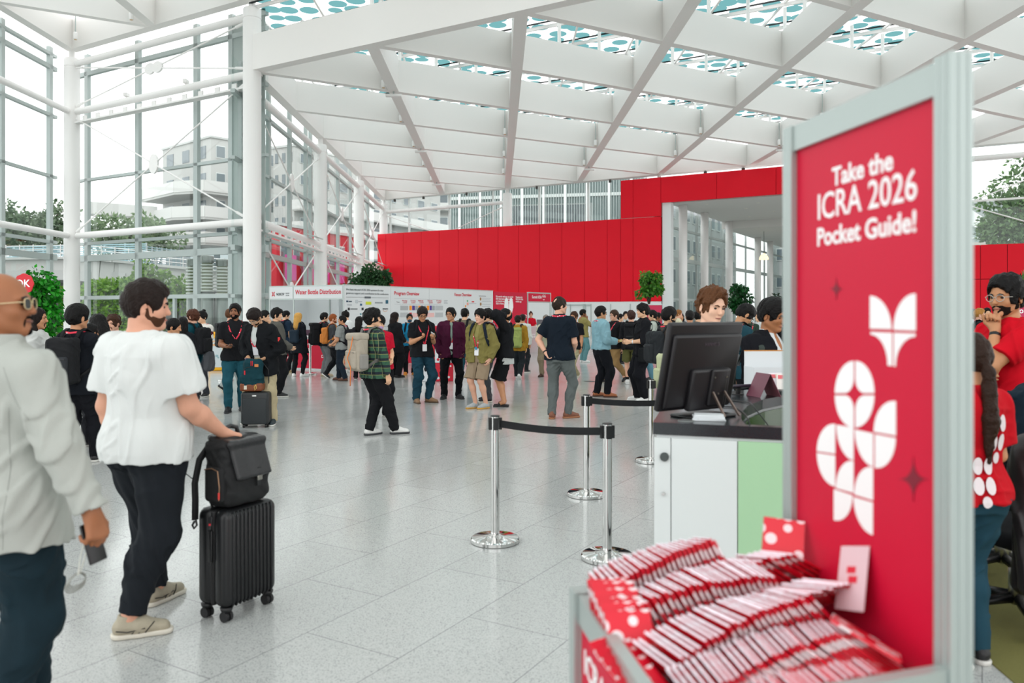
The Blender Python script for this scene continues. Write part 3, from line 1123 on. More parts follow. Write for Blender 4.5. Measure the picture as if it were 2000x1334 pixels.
# ------------------------------------------------------------------ the hall: a triangular roof grid, nodes (c, r)
P0 = Vector((.074, 34.025, 0)); U = Vector((4.7186, 2.6659, 0)); V = Vector((-.0981, 5.5094, 0))
ZLO, ZHI = 10.26, 12.87
def N(c, r, z=0.):
    p = P0 + U * c + V * r
    return Vector((p.x, p.y, z))
DA = (V - U).normalized(); DB = V.normalized(); DU = U.normalized()
OUTA = Vector((-DA.y, DA.x, 0)); OUTA = OUTA if OUTA.y > 0 else -OUTA      # out of the hall through the far side
OUTB = Vector((-DB.y, DB.x, 0)); OUTB = OUTB if OUTB.x < 0 else -OUTB      # out of the hall through the left side

M_white = mat('white_paint', 'f0eeec', .45, bump=0)
M_beam = mat('white_beam', 'efece9', .5)
M_frame = mat('grey_aluminium', 'b0bab8', .45, metal=.1)
M_glass = glass_mat('clear_glass', (.93, .965, .958), .5)
M_red = mat('red_panel', 'e00020', .5, spec=.25, vary=.04, vscale=.7)
M_steel = mat('brushed_steel', 'c8c8c6', .3, metal=1.)


def structure(o):
    o['kind'] = 'structure'
    return o


# ---- floor: pale terrazzo slabs laid square to the far wall
def floor_mat():
    m = bpy.data.materials.new('terrazzo_slabs')
    n, l = nodes_of(m)
    b = n['Principled BSDF']
    tc = n.new('ShaderNodeTexCoord')
    mp = n.new('ShaderNodeMapping'); mp.inputs['Rotation'].default_value = (0, 0, math.atan2(DA.x, DA.y))
    l.new(tc.outputs['Object'], mp.inputs['Vector'])
    br = n.new('ShaderNodeTexBrick'); br.offset = .5; br.inputs['Scale'].default_value = 1.
    br.inputs['Mortar Size'].default_value = .0025; br.inputs['Brick Width'].default_value = 1.2; br.inputs['Row Height'].default_value = .6
    br.inputs['Color1'].default_value = (.47, .475, .465, 1); br.inputs['Color2'].default_value = (.51, .515, .505, 1)
    br.inputs['Mortar'].default_value = (.22, .225, .225, 1)
    l.new(mp.outputs[0], br.inputs['Vector'])
    v = n.new('ShaderNodeTexVoronoi'); v.inputs['Scale'].default_value = 230.
    l.new(tc.outputs['Object'], v.inputs['Vector'])
    sp = n.new('ShaderNodeSeparateColor'); l.new(v.outputs['Color'], sp.inputs[0])
    rp = n.new('ShaderNodeValToRGB')
    e = rp.color_ramp.elements
    e[0].position = 0.; e[0].color = (.42, .43, .43, 1); e[1].position = 1.; e[1].color = (1.06, 1.07, 1.06, 1)
    x = e.new(.13); x.color = (.74, .76, .76, 1)
    x = e.new(.24); x.color = (.97, .98, .98, 1)
    l.new(sp.outputs[0], rp.inputs[0])
    mu = n.new('ShaderNodeMix'); mu.data_type = 'RGBA'; mu.blend_type = 'MULTIPLY'; mu.inputs[0].default_value = 1.
    l.new(br.outputs['Color'], mu.inputs[6]); l.new(rp.outputs[0], mu.inputs[7]); l.new(mu.outputs[2], b.inputs['Base Color'])
    ns = n.new('ShaderNodeTexNoise'); ns.inputs['Scale'].default_value = 1.3; ns.inputs['Detail'].default_value = 5
    l.new(mp.outputs[0], ns.inputs['Vector'])
    mr = n.new('ShaderNodeMapRange'); mr.inputs['To Min'].default_value = .10; mr.inputs['To Max'].default_value = .22
    l.new(ns.outputs['Fac'], mr.inputs['Value']); l.new(mr.outputs[0], b.inputs['Roughness'])
    b.inputs['Specular IOR Level'].default_value = .5
    return m


def line_x(a, b, Y):
    t = (Y - a.y) / (b.y - a.y)
    return a.x + t * (b.x - a.x)

_gl = .7
cA0, cA1 = N(-2, 0) + OUTA * _gl, N(-4, 2) + OUTA * _gl
corner = N(-4, 2) + OUTA * _gl + OUTB * _gl
fl = MB()
far_l = N(-2, 6) + OUTB * _gl + OUTA * .2
far_r = N(8, -4) + OUTA * .2
poly = [(-20.6, -10), (30, -10), (far_r.x + 4, far_r.y - 2), (far_r.x, far_r.y), (far_l.x, far_l.y), ((N(-2, 0) + OUTB * _gl).x, (N(-2, 0) + OUTA * _gl).y + .2), (corner.x, corner.y)]
fl.prism(poly, -.12, 0.)
structure(fl.build('floor', floor_mat()))
# deep strip of floor behind the far wall opening (passage)
gr = MB(); gr.box((0, 60, -.2), (400, 300, .1))
structure(gr.build('ground', mat('paving', '9a9c9a', .8, vary=.1, vscale=.4)))
cp = MB(); cp.prism([(1.95, .2), (9.5, .2), (9.5, 7.2), (2.55, 7.2)], 0, .006)
tag(cp.build('carpet', mat('olive_carpet', '6d6a34', .95, bump=.4, bscale=300., vary=.2, vscale=120.)), 'olive green carpet lying on the floor behind the tall red sign', 'carpet')

# ---- columns
def column(c, r, top, name='column', rad=.32, base=0.):
    mb = MB()
    p = N(c, r)
    mb.lathe((p.x, p.y, base), [(rad + .02, 0), (rad + .02, .06), (rad, .07), (rad, top - base - .75), (rad - .015, top - base - .74), (rad - .015, top - base - .70), (rad, top - base - .69), (rad, top - base - .38), (rad * .9, top - base - .33), (.13, top - base - .31), (.13, top - base)], 32)
    o = mb.build(name, M_white, None, auto=35)
    return structure(o)

for c, r, t in ((-4, 2, ZHI), (-2, 0, ZHI), (-2, 2, ZLO), (-2, 4, ZLO), (-2, 6, ZLO), (0, 4, ZLO), (2, 2, ZLO), (4, 0, ZLO), (6, -2, ZLO)):
    column(c, r, t)

# ---- roof beams (deep hollow fins)
def roof(name, cells, z, edgesA, w=.40, wd=.30, h=1.25):
    mb = MB()
    nodes = set(cells)
    def fin(a, b, ww, hh=h, dz=0.):
        A, B = N(*a, z + dz + hh / 2), N(*b, z + dz + hh / 2)
        d = (B - A).normalized()
        mb.bar(A - d * .0, B + d * .0, ww, hh)
    for (c, r) in nodes:
        if (c + 1, r) in nodes: fin((c, r), (c + 1, r), wd, h, .006)
        if (c, r + 1) in nodes: fin((c, r), (c, r + 1), w, h + .003, .0)
    for a, b in edgesA:
        fin(a, b, w, h + .012, -.006)
    return structure(mb.build(name, M_beam))

lo_nodes = [(c, r) for c in range(-2, 9) for r in range(-10, 7) if -2 <= c + r <= 4]
hi_nodes = [(c, r) for c in range(-4, 5) for r in range(-12, 3) if -8 <= c + r <= -2]
roof('ceiling', lo_nodes, ZLO, [((c, -2 - c), (c + 1, -3 - c)) for c in range(-2, 8)] + [((c, 4 - c), (c + 1, 3 - c)) for c in range(-2, 8)])
roof('ceiling', hi_nodes, ZHI, [((c, -2 - c), (c + 1, -3 - c)) for c in range(-4, 4)])

# ---- skylight: posts on the fins, white purlins, dotted glass
def dot_glass():
    m = bpy.data.materials.new('dotted_glass')
    n, l = nodes_of(m); n.remove(n['Principled BSDF'])
    tc = n.new('ShaderNodeTexCoord')
    v = n.new('ShaderNodeTexVoronoi'); v.inputs['Scale'].default_value = 1.2; v.inputs['Randomness'].default_value = .5
    l.new(tc.outputs['Object'], v.inputs['Vector'])
    t = n.new('ShaderNodeMath'); t.operation = 'LESS_THAN'; t.inputs[1].default_value = .42
    l.new(v.outputs['Distance'], t.inputs[0])
    a = n.new('ShaderNodeBsdfTransparent'); a.inputs[0].default_value = (.97, .97, .96, 1)
    b = n.new('ShaderNodeBsdfTransparent'); b.inputs[0].default_value = (.09, .215, .225, 1)
    mx = n.new('ShaderNodeMixShader')
    l.new(t.outputs[0], mx.inputs[0]); l.new(a.outputs[0], mx.inputs[1]); l.new(b.outputs[0], mx.inputs[2])
    l.new(mx.outputs[0], n['Material Output'].inputs[0])
    return m
M_dot = dot_glass()


def skylight(cells, z, cr, crange, name):
    top = z + 1.25
    zg = top + 1.05
    po = MB()
    nodes = set(cells)
    for (c, r) in nodes:
        for dc, dr in ((1, 0), (0, 1)):
            if (c + dc, r + dr) in nodes:
                for t in ((0, 1 / 3, 2 / 3) if dc else (1 / 3, 2 / 3)):
                    p = N(c + dc * t, r + dr * t)
                    po.lathe((p.x, p.y, top - .02), [(.065, 0), (.065, zg - top - .1)], 10)
    structure(po.build('trim_1', M_white))
    pu = MB(); ga = MB()
    s = cr[0]
    c0, c1 = crange
    while s <= cr[1] + .01:
        a, b = N(c0, s - c0, zg), N(c1, s - c1, zg)
        pu.bar(a, b, .08, .12)
        ga.bar(a + Vector((0, .0, .14)) - OUTA * .12, b + Vector((0, 0, .14)) - OUTA * .12, .05, .05)
        s += .5
    r_ = c0
    while r_ <= c1:
        pu.bar(N(r_, cr[0] - r_, zg + .06), N(r_, cr[1] - r_, zg + .06), .07, .08)
        r_ += .5
    structure(pu.build('trim_2', M_white)); structure(ga.build('trim_3', mat('gasket', '1a2022', .6)))
    g = MB()
    q = [N(c0, cr[0] - c0, zg + .17), N(c1, cr[0] - c1, zg + .17), N(c1, cr[1] - c1, zg + .17), N(c0, cr[1] - c0, zg + .17)]
    g.add(q, [(0, 1, 2, 3)])
    w = empty(name); structure(w)
    g.build('pane', M_dot, w)

skylight(lo_nodes, ZLO, (-2, 4), (-2, 8), 'window_1')
skylight(hi_nodes, ZHI, (-8, -2), (-4, 4), 'window_2')

# ---- glazed sides: mullions, rails and panes set just outside the columns
def facade(name, p0, d, out, L, mull, rails, ztop, off=.7, width=.16, zpane=0.):
    w = empty(name); structure(w)
    o0 = p0 + out * off
    fr = MB()
    for s in mull:
        p = o0 + d * s
        fr.bar((p.x, p.y, 0), (p.x, p.y, ztop), width, .24, up=d)
    for z in rails:
        zz, hh = z if isinstance(z, tuple) else (z, .13)
        fr.bar(o0 + Vector((0, 0, zz)), o0 + d * L + Vector((0, 0, zz)), .16, hh)
    fr.build('window_frame', M_frame, w)
    g = MB()
    a = o0 + out * .05; b = o0 + d * L + out * .05
    g.add([(a.x, a.y, zpane), (b.x, b.y, zpane), (b.x, b.y, ztop), (a.x, a.y, ztop)], [(0, 1, 2, 3)])
    g.build('pane', M_glass, w)
    return w

LA = (N(-4, 2) - N(-2, 0)).length
railsA = [(2.23, .16), (3.95, .26), 4.6, (7.40, .12), 10.0, (12.05, .18), 12.6]
fA = facade('window_3', N(-2, 0), DA, OUTA, LA + .9, [LA * 1.0, LA * .68, LA * .35, LA * .17], railsA, 12.9)
pnl = MB()
a_, b_ = N(-2, 0) + OUTA * .68 + DA * .1, N(-2, 0) + OUTA * .68 + DA * LA * .165
pnl.bar(a_ + Vector((0, 0, 6.4)), b_ + Vector((0, 0, 6.4)), .06, 12.8)
pnl.build('side_panel', mat('grey_panel', 'a3aeab', .5), fA)
# exit doors below the transom of that side
dr = MB()
for k in (.36, .47, .58):
    p = N(-2, 0) + OUTA * .70 + DA * LA * k
    dr.bar((p.x, p.y, 0), (p.x, p.y, 2.2), .11, .14, up=DA)
dd = empty('door_1'); structure(dd)
dr.build('door_frame', M_frame, dd)
cl = MB(); p = N(-2, 0) + OUTA * .60 + DA * LA * .54
cl.box((p.x, p.y, 2.08), (.9, .08, .09), rz=math.atan2(DA.y, DA.x)); cl.build('door_closer', M_steel, dd)

railsB = [(2.2, .12), (3.95, .20), 4.6, (7.2, .12), (9.6, .14)]
for i, r in enumerate((0, 2, 4)):
    L2 = (N(-2, r + 2) - N(-2, r)).length
    facade('window_%d' % (4 + i), N(-2, r), DB, OUTB, L2, [.9, 4.5, 7.85] if i else [.9, 4.5, 7.85, 10.9], railsB, 10.9)
LC = 3 * (N(-4, 2) - N(-4, 0)).length
facade('window_7', N(-4, 2) , -DB, OUTB, LC, [.45 + 3.3 * k for k in range(10)], railsA, 12.9)


def tubes(name, a, b, zs, rad=.14, flat=None):
    mb = MB()
    for z in zs:
        d = (b - a).normalized()
        mb.tube([a + d * .30 + Vector((0, 0, z)), a + d * .42 + Vector((0, 0, z)), b - d * .42 + Vector((0, 0, z)), b - d * .30 + Vector((0, 0, z))], [rad * .5, rad, rad, rad * .5], 16)
    for z in (flat or []):
        mb.bar(a + d * .3 + Vector((0, 0, z)) + OUTA * .1, b - d * .3 + Vector((0, 0, z)) + OUTA * .1, .34, .07)
        L = (b - a).length
        for q in range(1, 12):
            p = a + d * (L * q / 12) + Vector((0, 0, z + .12))
            mb.box((p.x, p.y, p.z), (.25, .05, .2), rz=math.atan2(d.y, d.x))
    return structure(mb.build(name, M_white, None, auto=40))


def rods(name, a, b, z0, z1, rad=.030, ring=True, bow=False):
    mb = MB()
    d = (b - a).normalized(); L = (b - a).length
    A0, A1 = a + d * .35 + Vector((0, 0, z0)), a + d * .35 + Vector((0, 0, z1))
    B0, B1 = b - d * .35 + Vector((0, 0, z0)), b - d * .35 + Vector((0, 0, z1))
    mid = (A0 + B1) / 2
    for p in (A0, A1, B0, B1):
        t = (p - mid).normalized()
        mb.tube([mid + t * .25, mid + t * .45, p - t * .45, p], [rad * 1.7, rad, rad, rad * 1.8], 8)
        mb.tube([p - t * .5, p - t * .1], rad * 1.9, 8)
    nn = Vector((-d.y, d.x, 0))
    vs = []
    for k in range(24):
        an = 2 * math.pi * k / 24
        rr = .34 if not bow else .18 + .28 * abs(math.cos(an))
        vs.append(mid + d * rr * math.cos(an) * (.8 if not bow else 1.2) + Vector((0, 0, rr * math.sin(an) * (1.15 if not bow else .8))) - nn * .04)
    mb.plate(vs, nn, .08)
    return structure(mb.build(name, M_white, None, auto=40))

nA0, nA1 = N(-2, 0), N(-4, 2)
tubes('trim_4', nA0, nA1, [4.87, 10.2, 12.27], flat=[9.75])
rods('trim_5', nA0, nA1, 5.05, 9.9)
rods('trim_6', nA0, nA1, 10.45, 12.1, bow=True)
tubes('trim_7', nA1, N(-4, 0), [4.87, 10.2], .13)
tubes('trim_7', N(-4, 0), N(-4, -2), [4.87, 10.2], .13)
for i, r in enumerate((0, 2, 4)):
    a, b = N(-2, r), N(-2, r + 2)
    tubes('trim_%d' % (8 + i), a, b, [4.95, 9.55], .15, flat=[4.6])
    rods('trim_%d' % (11 + i), a, b, 5.1, 9.2)
    rods('trim_%d' % (14 + i), a, b, .3, 4.7)
    wn = MB()                                                     # tilted flap vents on the lower tube
    for t in (.78,):
        p = a + (b - a) * t + Vector((0, 0, 5.15)) - OUTB * .25
        wn.box(p, (.5, 1.6, .05), Matrix.Rotation(R(18), 3, 'Y'))
    structure(wn.build('trim_%d' % (17 + i), mat('flap_grey', 'b9c2bf', .5)))

# ---- far wall: red panels with a clerestory above, portal on the right
def far(s, off=0.):                      # point on the far wall, s metres from its left end
    p = N(-2, 6) - DA * s + OUTA * off
    return p

def far_px(x):                           # metres along the far wall under column x of the photograph
    a = N(-2, 6); d = -DA
    k = (x - 1000) / FPX
    return (k * a.y - a.x) / (d.x - k * d.y)

def far_slab(mb, s0, s1, z0, z1, th=.18, off=-.50, mi=0):
    a, b = far(s0, off), far(s1, off)
    mb.bar((a.x, a.y, (z0 + z1) / 2), (b.x, b.y, (z0 + z1) / 2), th, z1 - z0, mi=mi)

def far_z(y, x):
    p = far(far_px(x)); return wz(y, p.y)

sL, sS, sP, sE = far_px(747), far_px(1219), far_px(1297), far_px(1537)
sR0, sR1 = far_px(1700), far_px(2040)
ztopL = 7.55
zport = far_z(398, 1297)
joints = [763, 797, 832, 867, 904, 942, 981, 1021, 1062, 1105, 1149, 1193, 1219, 1243, 1297]
rw = MB()
def panel_run(ss, z0, z1):
    for a, b in zip(ss[:-1], ss[1:]):
        far_slab(rw, a + .012, b - .012, z0, z1)
panel_run([sL] + [far_px(x) for x in joints if x < 1225], 2.25, ztopL)
panel_run([sS, far_px(1243), sP], 2.25, ztopL)
panel_run([sS, far_px(1243), sP], ztopL + .03, 10.0)
panel_run([sP, far_px(1405), far_px(1520), far_px(1640), sR0], zport, 10.0)
panel_run([sR0, far_px(1780), far_px(1868), far_px(1915), far_px(1967), sR1, sR1 + 6], 3.3, 5.05)
panel_run([sR0, far_px(1780), far_px(1868), far_px(1915), far_px(1967), sR1, sR1 + 6], .1, 3.27)
bk = MB(); far_slab(bk, sL, sP, 2.25, ztopL, .05, -.39); far_slab(bk, sS, sR0, zport + .02, 9.98, .05, -.39); far_slab(bk, sR0, sR1 + 6, .1, 5.04, .05, -.39)
structure(rw.build('wall_far', M_red))
structure(bk.build('wall_far', mat('panel_joint', '6a000e', .6)))
wb = MB()
far_slab(wb, sL, sP, 0, 2.24, .15)
far_slab(wb, sP + .05, sP + .6, 0, zport, .5, -.2)
structure(wb.build('wall_far', mat('white_wall', 'e2e6e6', .5)))
dj = MB()
for x, w_ in ((1083, .05), (1088, .05), (1121, .06), (1146, .22), (1161, .05), (1199, .05), (1237, .05)):
    s_ = far_px(x); far_slab(dj, s_, s_ + w_, 0, 2.1, .05, -.59)
for s_a, s_b in ((1083, 1146), (1148, 1162)):
    far_slab(dj, far_px(s_a), far_px(s_b), 2.0, 2.08, .05, -.59)
o = dj.build('door_2', M_frame); structure(o)

# clerestory over the red wall
fr = MB(); gl = MB()
for x in (757, 794, 873, 958, 1049, 1145):
    s_ = far_px(x)
    p = far(s_, .35); fr.bar((p.x, p.y, ztopL - 1), (p.x, p.y, 10.5), .12, .14, up=DA)
for s_ in [sR0 + 4.2 * k for k in range(6)]:
    p = far(s_, .35); fr.bar((p.x, p.y, 4.6), (p.x, p.y, 10.5), .12, .14, up=DA)
a, b = far(-.5, .35), far(sR1 + 8, .35)
fr.bar((a.x, a.y, 10.35), (b.x, b.y, 10.35), .14, .2)
w8 = empty('window_8'); structure(w8)
fr.build('window_frame', mat('white_frame', 'dfe5e3', .4), w8)
a, b = far(-.5, .42), far(sS, .42)
gl.add([(a.x, a.y, 2), (b.x, b.y, 2), (b.x, b.y, 11.6), (a.x, a.y, 11.6)], [(0, 1, 2, 3)])
a, b = far(sR0, .42), far(sR1 + 8, .42)
gl.add([(a.x, a.y, 4.6), (b.x, b.y, 4.6), (b.x, b.y, 11.6), (a.x, a.y, 11.6)], [(0, 1, 2, 3)])
gl.build('pane', M_glass, w8)
tubes('trim_20', N(-2, 6), N(0, 4), [9.3], .13)
rods('trim_21', N(-2, 6), N(0, 4), 5.5, 9.0)
tubes('trim_22', N(4, 0), N(6, -2), [9.6], .15)
tubes('trim_22', N(6, -2), N(8, -4), [9.6], .15)
rods('trim_23', N(4, 0), N(6, -2), 5.2, 9.3)
rods('trim_23', N(6, -2), N(8, -4), 5.2, 9.3)
hb = MB()
a, b = N(4, 0), N(8, -4)
hb.bar((a.x, a.y, 7.4), (b.x, b.y, 7.4), .10, .10); structure(hb.build('trim_24', M_white))

# ---- passage behind the portal
ND = OUTA.copy()                                   # square to the far wall, leading away
Lp = 34.
pc = MB()
c0 = far(sP + .25, .1); c1 = far(sR0 - .2, .1)
th = .5
pc.add([(c0.x, c0.y, zport), (c1.x, c1.y, zport), ((c1 + ND * 12).x, (c1 + ND * 12).y, zport), ((c0 + ND * 12).x, (c0 + ND * 12).y, zport),
        (c0.x, c0.y, zport + th), (c1.x, c1.y, zport + th), ((c1 + ND * 12).x, (c1 + ND * 12).y, zport + th), ((c0 + ND * 12).x, (c0 + ND * 12).y, zport + th)],
       [(0, 1, 2, 3), (7, 6, 5, 4), (0, 4, 5, 1), (1, 5, 6, 2), (2, 6, 7, 3), (3, 7, 4, 0)])
c2, c3 = c0 + ND * 12, c1 + ND * 12
pc.add([(c2.x, c2.y, zport - .5), (c3.x, c3.y, zport - .5), ((c3 + ND * 22).x, (c3 + ND * 22).y, zport - .5), ((c2 + ND * 22).x, (c2 + ND * 22).y, zport - .5)], [(0, 1, 2, 3)])
pc.bar((c2.x, c2.y, zport - .1), (c3.x, c3.y, zport - .1), .1, .9)
structure(pc.build('ceiling', mat('passage_ceiling', 'd9d8d4', .6)))
dl = []
for k, (a_, b_) in enumerate(((.25, .12), (.45, .4), (.62, .2), (.6, .62), (.8, .35), (.33, .8))):
    p = c0 + (c1 - c0) * a_ * .7 + ND * 12 * b_
    mb = MB(); mb.lathe((p.x, p.y, zport - .02), [(.09, 0), (.09, .03)], 12)
    tag(mb.build('downlight', mat('downlight', 'f2efe4', .3)), 'small round downlight set in the white ceiling of the passage', 'light', 'downlights in the passage ceiling')
pw = MB(); pg = MB()
q0 = c0 - (c1 - c0).normalized() * .1
for k in range(10):
    p = q0 + ND * (.2 + 3.4 * k) + (c0 - c1).normalized() * .3
    pw.bar((p.x, p.y, 0), (p.x, p.y, zport - .02), .12, .18, up=ND)
for z in (2.4, 5.0, 7.0):
    a, b = q0 + ND * .2, q0 + ND * Lp
    pw.bar((a.x, a.y, z), (b.x, b.y, z), .14, .14 if z != 5 else .26)
w9 = empty('window_9'); structure(w9)
pw.build('window_frame', M_frame, w9)
a, b = q0 + (c0 - c1).normalized() * .35, q0 + ND * Lp + (c0 - c1).normalized() * .35
pg.add([(a.x, a.y, 0), (b.x, b.y, 0), (b.x, b.y, zport), (a.x, a.y, zport)], [(0, 1, 2, 3)])
pg.build('pane', glass_mat('passage_glass', (.70, .76, .74), .6), w9)
for k, x in enumerate((1334, 1376, 1424, 1480, 1504)):
    # columns stand just inside the glazed side of the passage
    dcol = Vector((c0.x, c0.y, 0)) + (c1 - c0).normalized() * .55
    kk = (x - 1000) / FPX
    t = (kk * dcol.y - dcol.x) / (ND.x - kk * ND.y)
    p = dcol + ND * t
    mb = MB(); mb.lathe((p.x, p.y, 0), [(.27, 0), (.27, (zport if t < 12 else zport - .5) - .01)], 24)
    structure(mb.build('column', M_white, None, True))
# end of the passage: glazed wall and floor
pf = MB()
e0, e1 = q0 + (c0 - c1).normalized() * .5, c1 + (c1 - c0).normalized() * 6
pf.add([(e0.x, e0.y, -.005), (e1.x, e1.y, -.005), ((e1 + ND * 40).x, (e1 + ND * 40).y, -.005), ((e0 + ND * 40).x, (e0 + ND * 40).y, -.005)], [(0, 1, 2, 3)])
structure(pf.build('floor', mat('passage_floor', 'a4a6a4', .25)))
ew = MB(); eg = MB()
f0 = q0 + ND * Lp; f1 = f0 + (c1 - c0).normalized() * 26
for k in range(11):
    p = f0 + (f1 - f0) * k / 10
    ew.bar((p.x, p.y, 0), (p.x, p.y, 7.8), .14, .18, up=(f1 - f0))
for z in (2.4, 4.8, 7.0):
    ew.bar((f0.x, f0.y, z), (f1.x, f1.y, z), .14, .16)
w10 = empty('window_10'); structure(w10)
ew.build('window_frame', M_frame, w10)
eg.add([(f0.x, f0.y, 0), (f1.x, f1.y, 0), (f1.x, f1.y, 7.8), (f0.x, f0.y, 7.8)], [(0, 1, 2, 3)])
eg.build('pane', MATS['passage_glass'], w10)
bl = MB(); bl.bar((f0.x, f0.y - .3, 7.1), (f1.x, f1.y - .3, 7.1), .3, 1.3); structure(bl.build('trim_25', mat('bulkhead', 'b9b7ae', .6)))
# pendant lamp in the passage
pd = far_px(1492); Yp = 62.; xp = wx(1492, Yp)
t_ = empty('pendant_lamp', (xp, Yp, 0), 0, 'cream bell shaped pendant lamp hanging in the passage beyond the red portal', 'lamp')
mb = MB(); mb.lathe((0, 0, wz(507, Yp)), [(.36, 0), (.34, .16), (.22, .36), (.08, .46), (.04, .5)], 20); mb.build('lamp_shade', mat('lamp_glow', 'f4d9a8', .4, emit=1.2), t_, True)
mb = MB(); mb.tube([(0, 0, wz(507, Yp) + .45), (0, 0, zport - .55)], .015, 6); mb.build('cable', mat('cable', '303030', .5), t_)

# ---- small fittings under the roof
def spot(i, c, r, side, z=ZLO, drop=.0):
    p = N(c, r) + side
    t = empty('spotlight', (p.x, p.y, 0), 0, 'small white cylinder spotlight mounted beside a crossing of the roof beams', 'light', 'cylinder spotlights under the roof beams')
    mb = MB(); mb.lathe((0, 0, z + .02 - drop), [(.05, 0), (.085, .01), (.09, .03), (.09, .26), (.07, .30)], 14)
    mb.build('housing', M_white, t, True)
    mb = MB(); mb.lathe((0, 0, z + .30 - drop), [(.022, 0), (.022, .9 + drop)], 8); mb.build('stem', M_frame, t)
    mb = MB(); mb.lathe((0, 0, z + .012 - drop), [(.06, 0), (.06, .012)], 12); mb.build('lens', mat('warm_lens', 'c9a26a', .2), t)
    return t
spots = [(-1, 0), (-1, 1), (-1, 2), (-1, 3), (-1, 4), (0, 1), (0, 2), (0, 3), (1, 1), (1, 2), (2, 0), (2, 1), (3, 0), (4, -1), (5, -1), (5, -2), (3, -1), (6, -2), (6, -3)]
for i, (c, r) in enumerate(spots):
    spot(i, c, r, -DB * .38 - DU * .38)
spot(99, -4, 2, -DB * 1.2 + Vector((.9, -.2, 0)), ZHI)
spot(98, -3, 1, -DB * .5 - DU * .6, ZHI)
def linear(c, r):
    p = N(c, r) - DB * .12
    t = empty('beam_lamp', (p.x, p.y, 0), 0, 'flat white rectangular lamp hung under a crossing of the roof beams', 'light', 'flat lamps under the roof beams')
    mb = MB(); mb.rbox((0, 0, ZLO - .16), (.62, .20, .10), .02); mb.build('housing', M_white, t, auto=40)
    mb = MB(); mb.tube([(0, 0, ZLO - .12), (0, 0, ZLO + .01)], .03, 8); mb.build('stem', M_frame, t)
for c, r in ((-1, 0), (-1, 2), (-1, 4), (1, 2), (3, 0), (5, -2)):
    linear(c, r)
for k, x in enumerate((772, 828, 912, 1049, 1192, 1378, 1452)):
    s_ = far_px(x); p = far(s_, -.05)
    mb = MB(); mb.box((p.x, p.y, 10.12), (.16, .22, .16)); mb.tube([(p.x, p.y, 10.15), (p.x, p.y, 10.3)], .02, 6)
    tag(mb.build('sensor_box', mat('sensor', '3a3632', .5)), 'tiny dark sensor box fixed along the top edge of the far wall', 'sensor', 'sensor boxes along the far roof edge')
for x, y in ((247, 185), (363, 158)):
    s_ = 0
    k = (x - 1000) / FPX
    a = N(-2, 0); t = (k * a.y - a.x) / (DA.x - k * DA.y)
    p = a + DA * t
    mb = MB(); mb.rbox((p.x, p.y, 10.45), (.16, .3, .16), .03); mb.tube([(p.x, p.y, 10.30), (p.x, p.y, 10.4)], .03, 6)
    tag(mb.build('security_camera', M_white), 'white security camera on the upper tube, %s one' % ('left' if x < 300 else 'right'), 'camera')
# ------------------------------------------------------------------ leaves, trees, buildings outside
def leaf_cloud(name, blobs, n, size, m, parent, seed=1, droop=.4, hollow=.55):
    """many small bent leaves scattered through ellipsoids (c, r)"""
    rg = np.random.RandomState(seed)
    vol = np.array([b[1][0] * b[1][1] * b[1][2] for b in blobs]); vol = vol ** .7 / (vol ** .7).sum()
    V_, F_, MI = [], [], []
    cnt = rg.multinomial(n, vol)
    verts = []
    for (c, r), k in zip(blobs, cnt):
        d = rg.normal(size=(k, 3)); d /= np.linalg.norm(d, axis=1)[:, None]
        rad = hollow + (1 - hollow) * rg.rand(k) ** .6
        p = np.array(c) + d * rad[:, None] * np.array(r)
        ax = rg.normal(size=(k, 3)) * .6 + d * .8; ax[:, 2] -= droop
        ax /= np.linalg.norm(ax, axis=1)[:, None]
        sd = np.cross(ax, rg.normal(size=(k, 3))); sd /= np.linalg.norm(sd, axis=1)[:, None] + 1e-6
        nn = np.cross(ax, sd)
        L = size * (.7 + .6 * rg.rand(k))[:, None]; W = L * .30
        q = np.stack([p, p + ax * L * .45 + sd * W + nn * L * .06, p + ax * L - nn * L * .10, p + ax * L * .45 - sd * W + nn * L * .06], 1)
        verts.append(q)
    P = np.concatenate(verts).reshape(-1, 3)
    nq = len(P) // 4
    me = bpy.data.meshes.new(name)
    me.vertices.add(len(P)); me.vertices.foreach_set('co', P.astype(np.float32).ravel())
    me.loops.add(nq * 4); me.loops.foreach_set('vertex_index', np.arange(nq * 4, dtype=np.int32))
    me.polygons.add(nq); me.polygons.foreach_set('loop_start', np.arange(0, nq * 4, 4, dtype=np.int32))
    me.update(calc_edges=True)
    return link_mesh(name, me, m, parent)


def leaf_mat(c1, c2, gloss=.45):
    key = ('leaf', c1, c2)
    if key in MATS: return MATS[key]
    m = bpy.data.materials.new('leaves')
    n, l = nodes_of(m); b = n['Principled BSDF']
    gi = n.new('ShaderNodeNewGeometry')
    rp = n.new('ShaderNodeMix'); rp.data_type = 'RGBA'
    rp.inputs[6].default_value = (*srgb(c1), 1); rp.inputs[7].default_value = (*srgb(c2), 1)
    l.new(gi.outputs['Random Per Island'], rp.inputs[0]); l.new(rp.outputs[2], b.inputs['Base Color'])
    b.inputs['Roughness'].default_value = gloss
    tr = n.new('ShaderNodeBsdfTranslucent'); l.new(rp.outputs[2], tr.inputs[0])
    mx = n.new('ShaderNodeMixShader'); mx.inputs[0].default_value = .35
    l.new(b.outputs[0], mx.inputs[1]); l.new(tr.outputs[0], mx.inputs[2]); l.new(mx.outputs[0], n['Material Output'].inputs[0])
    MATS[key] = m
    return m


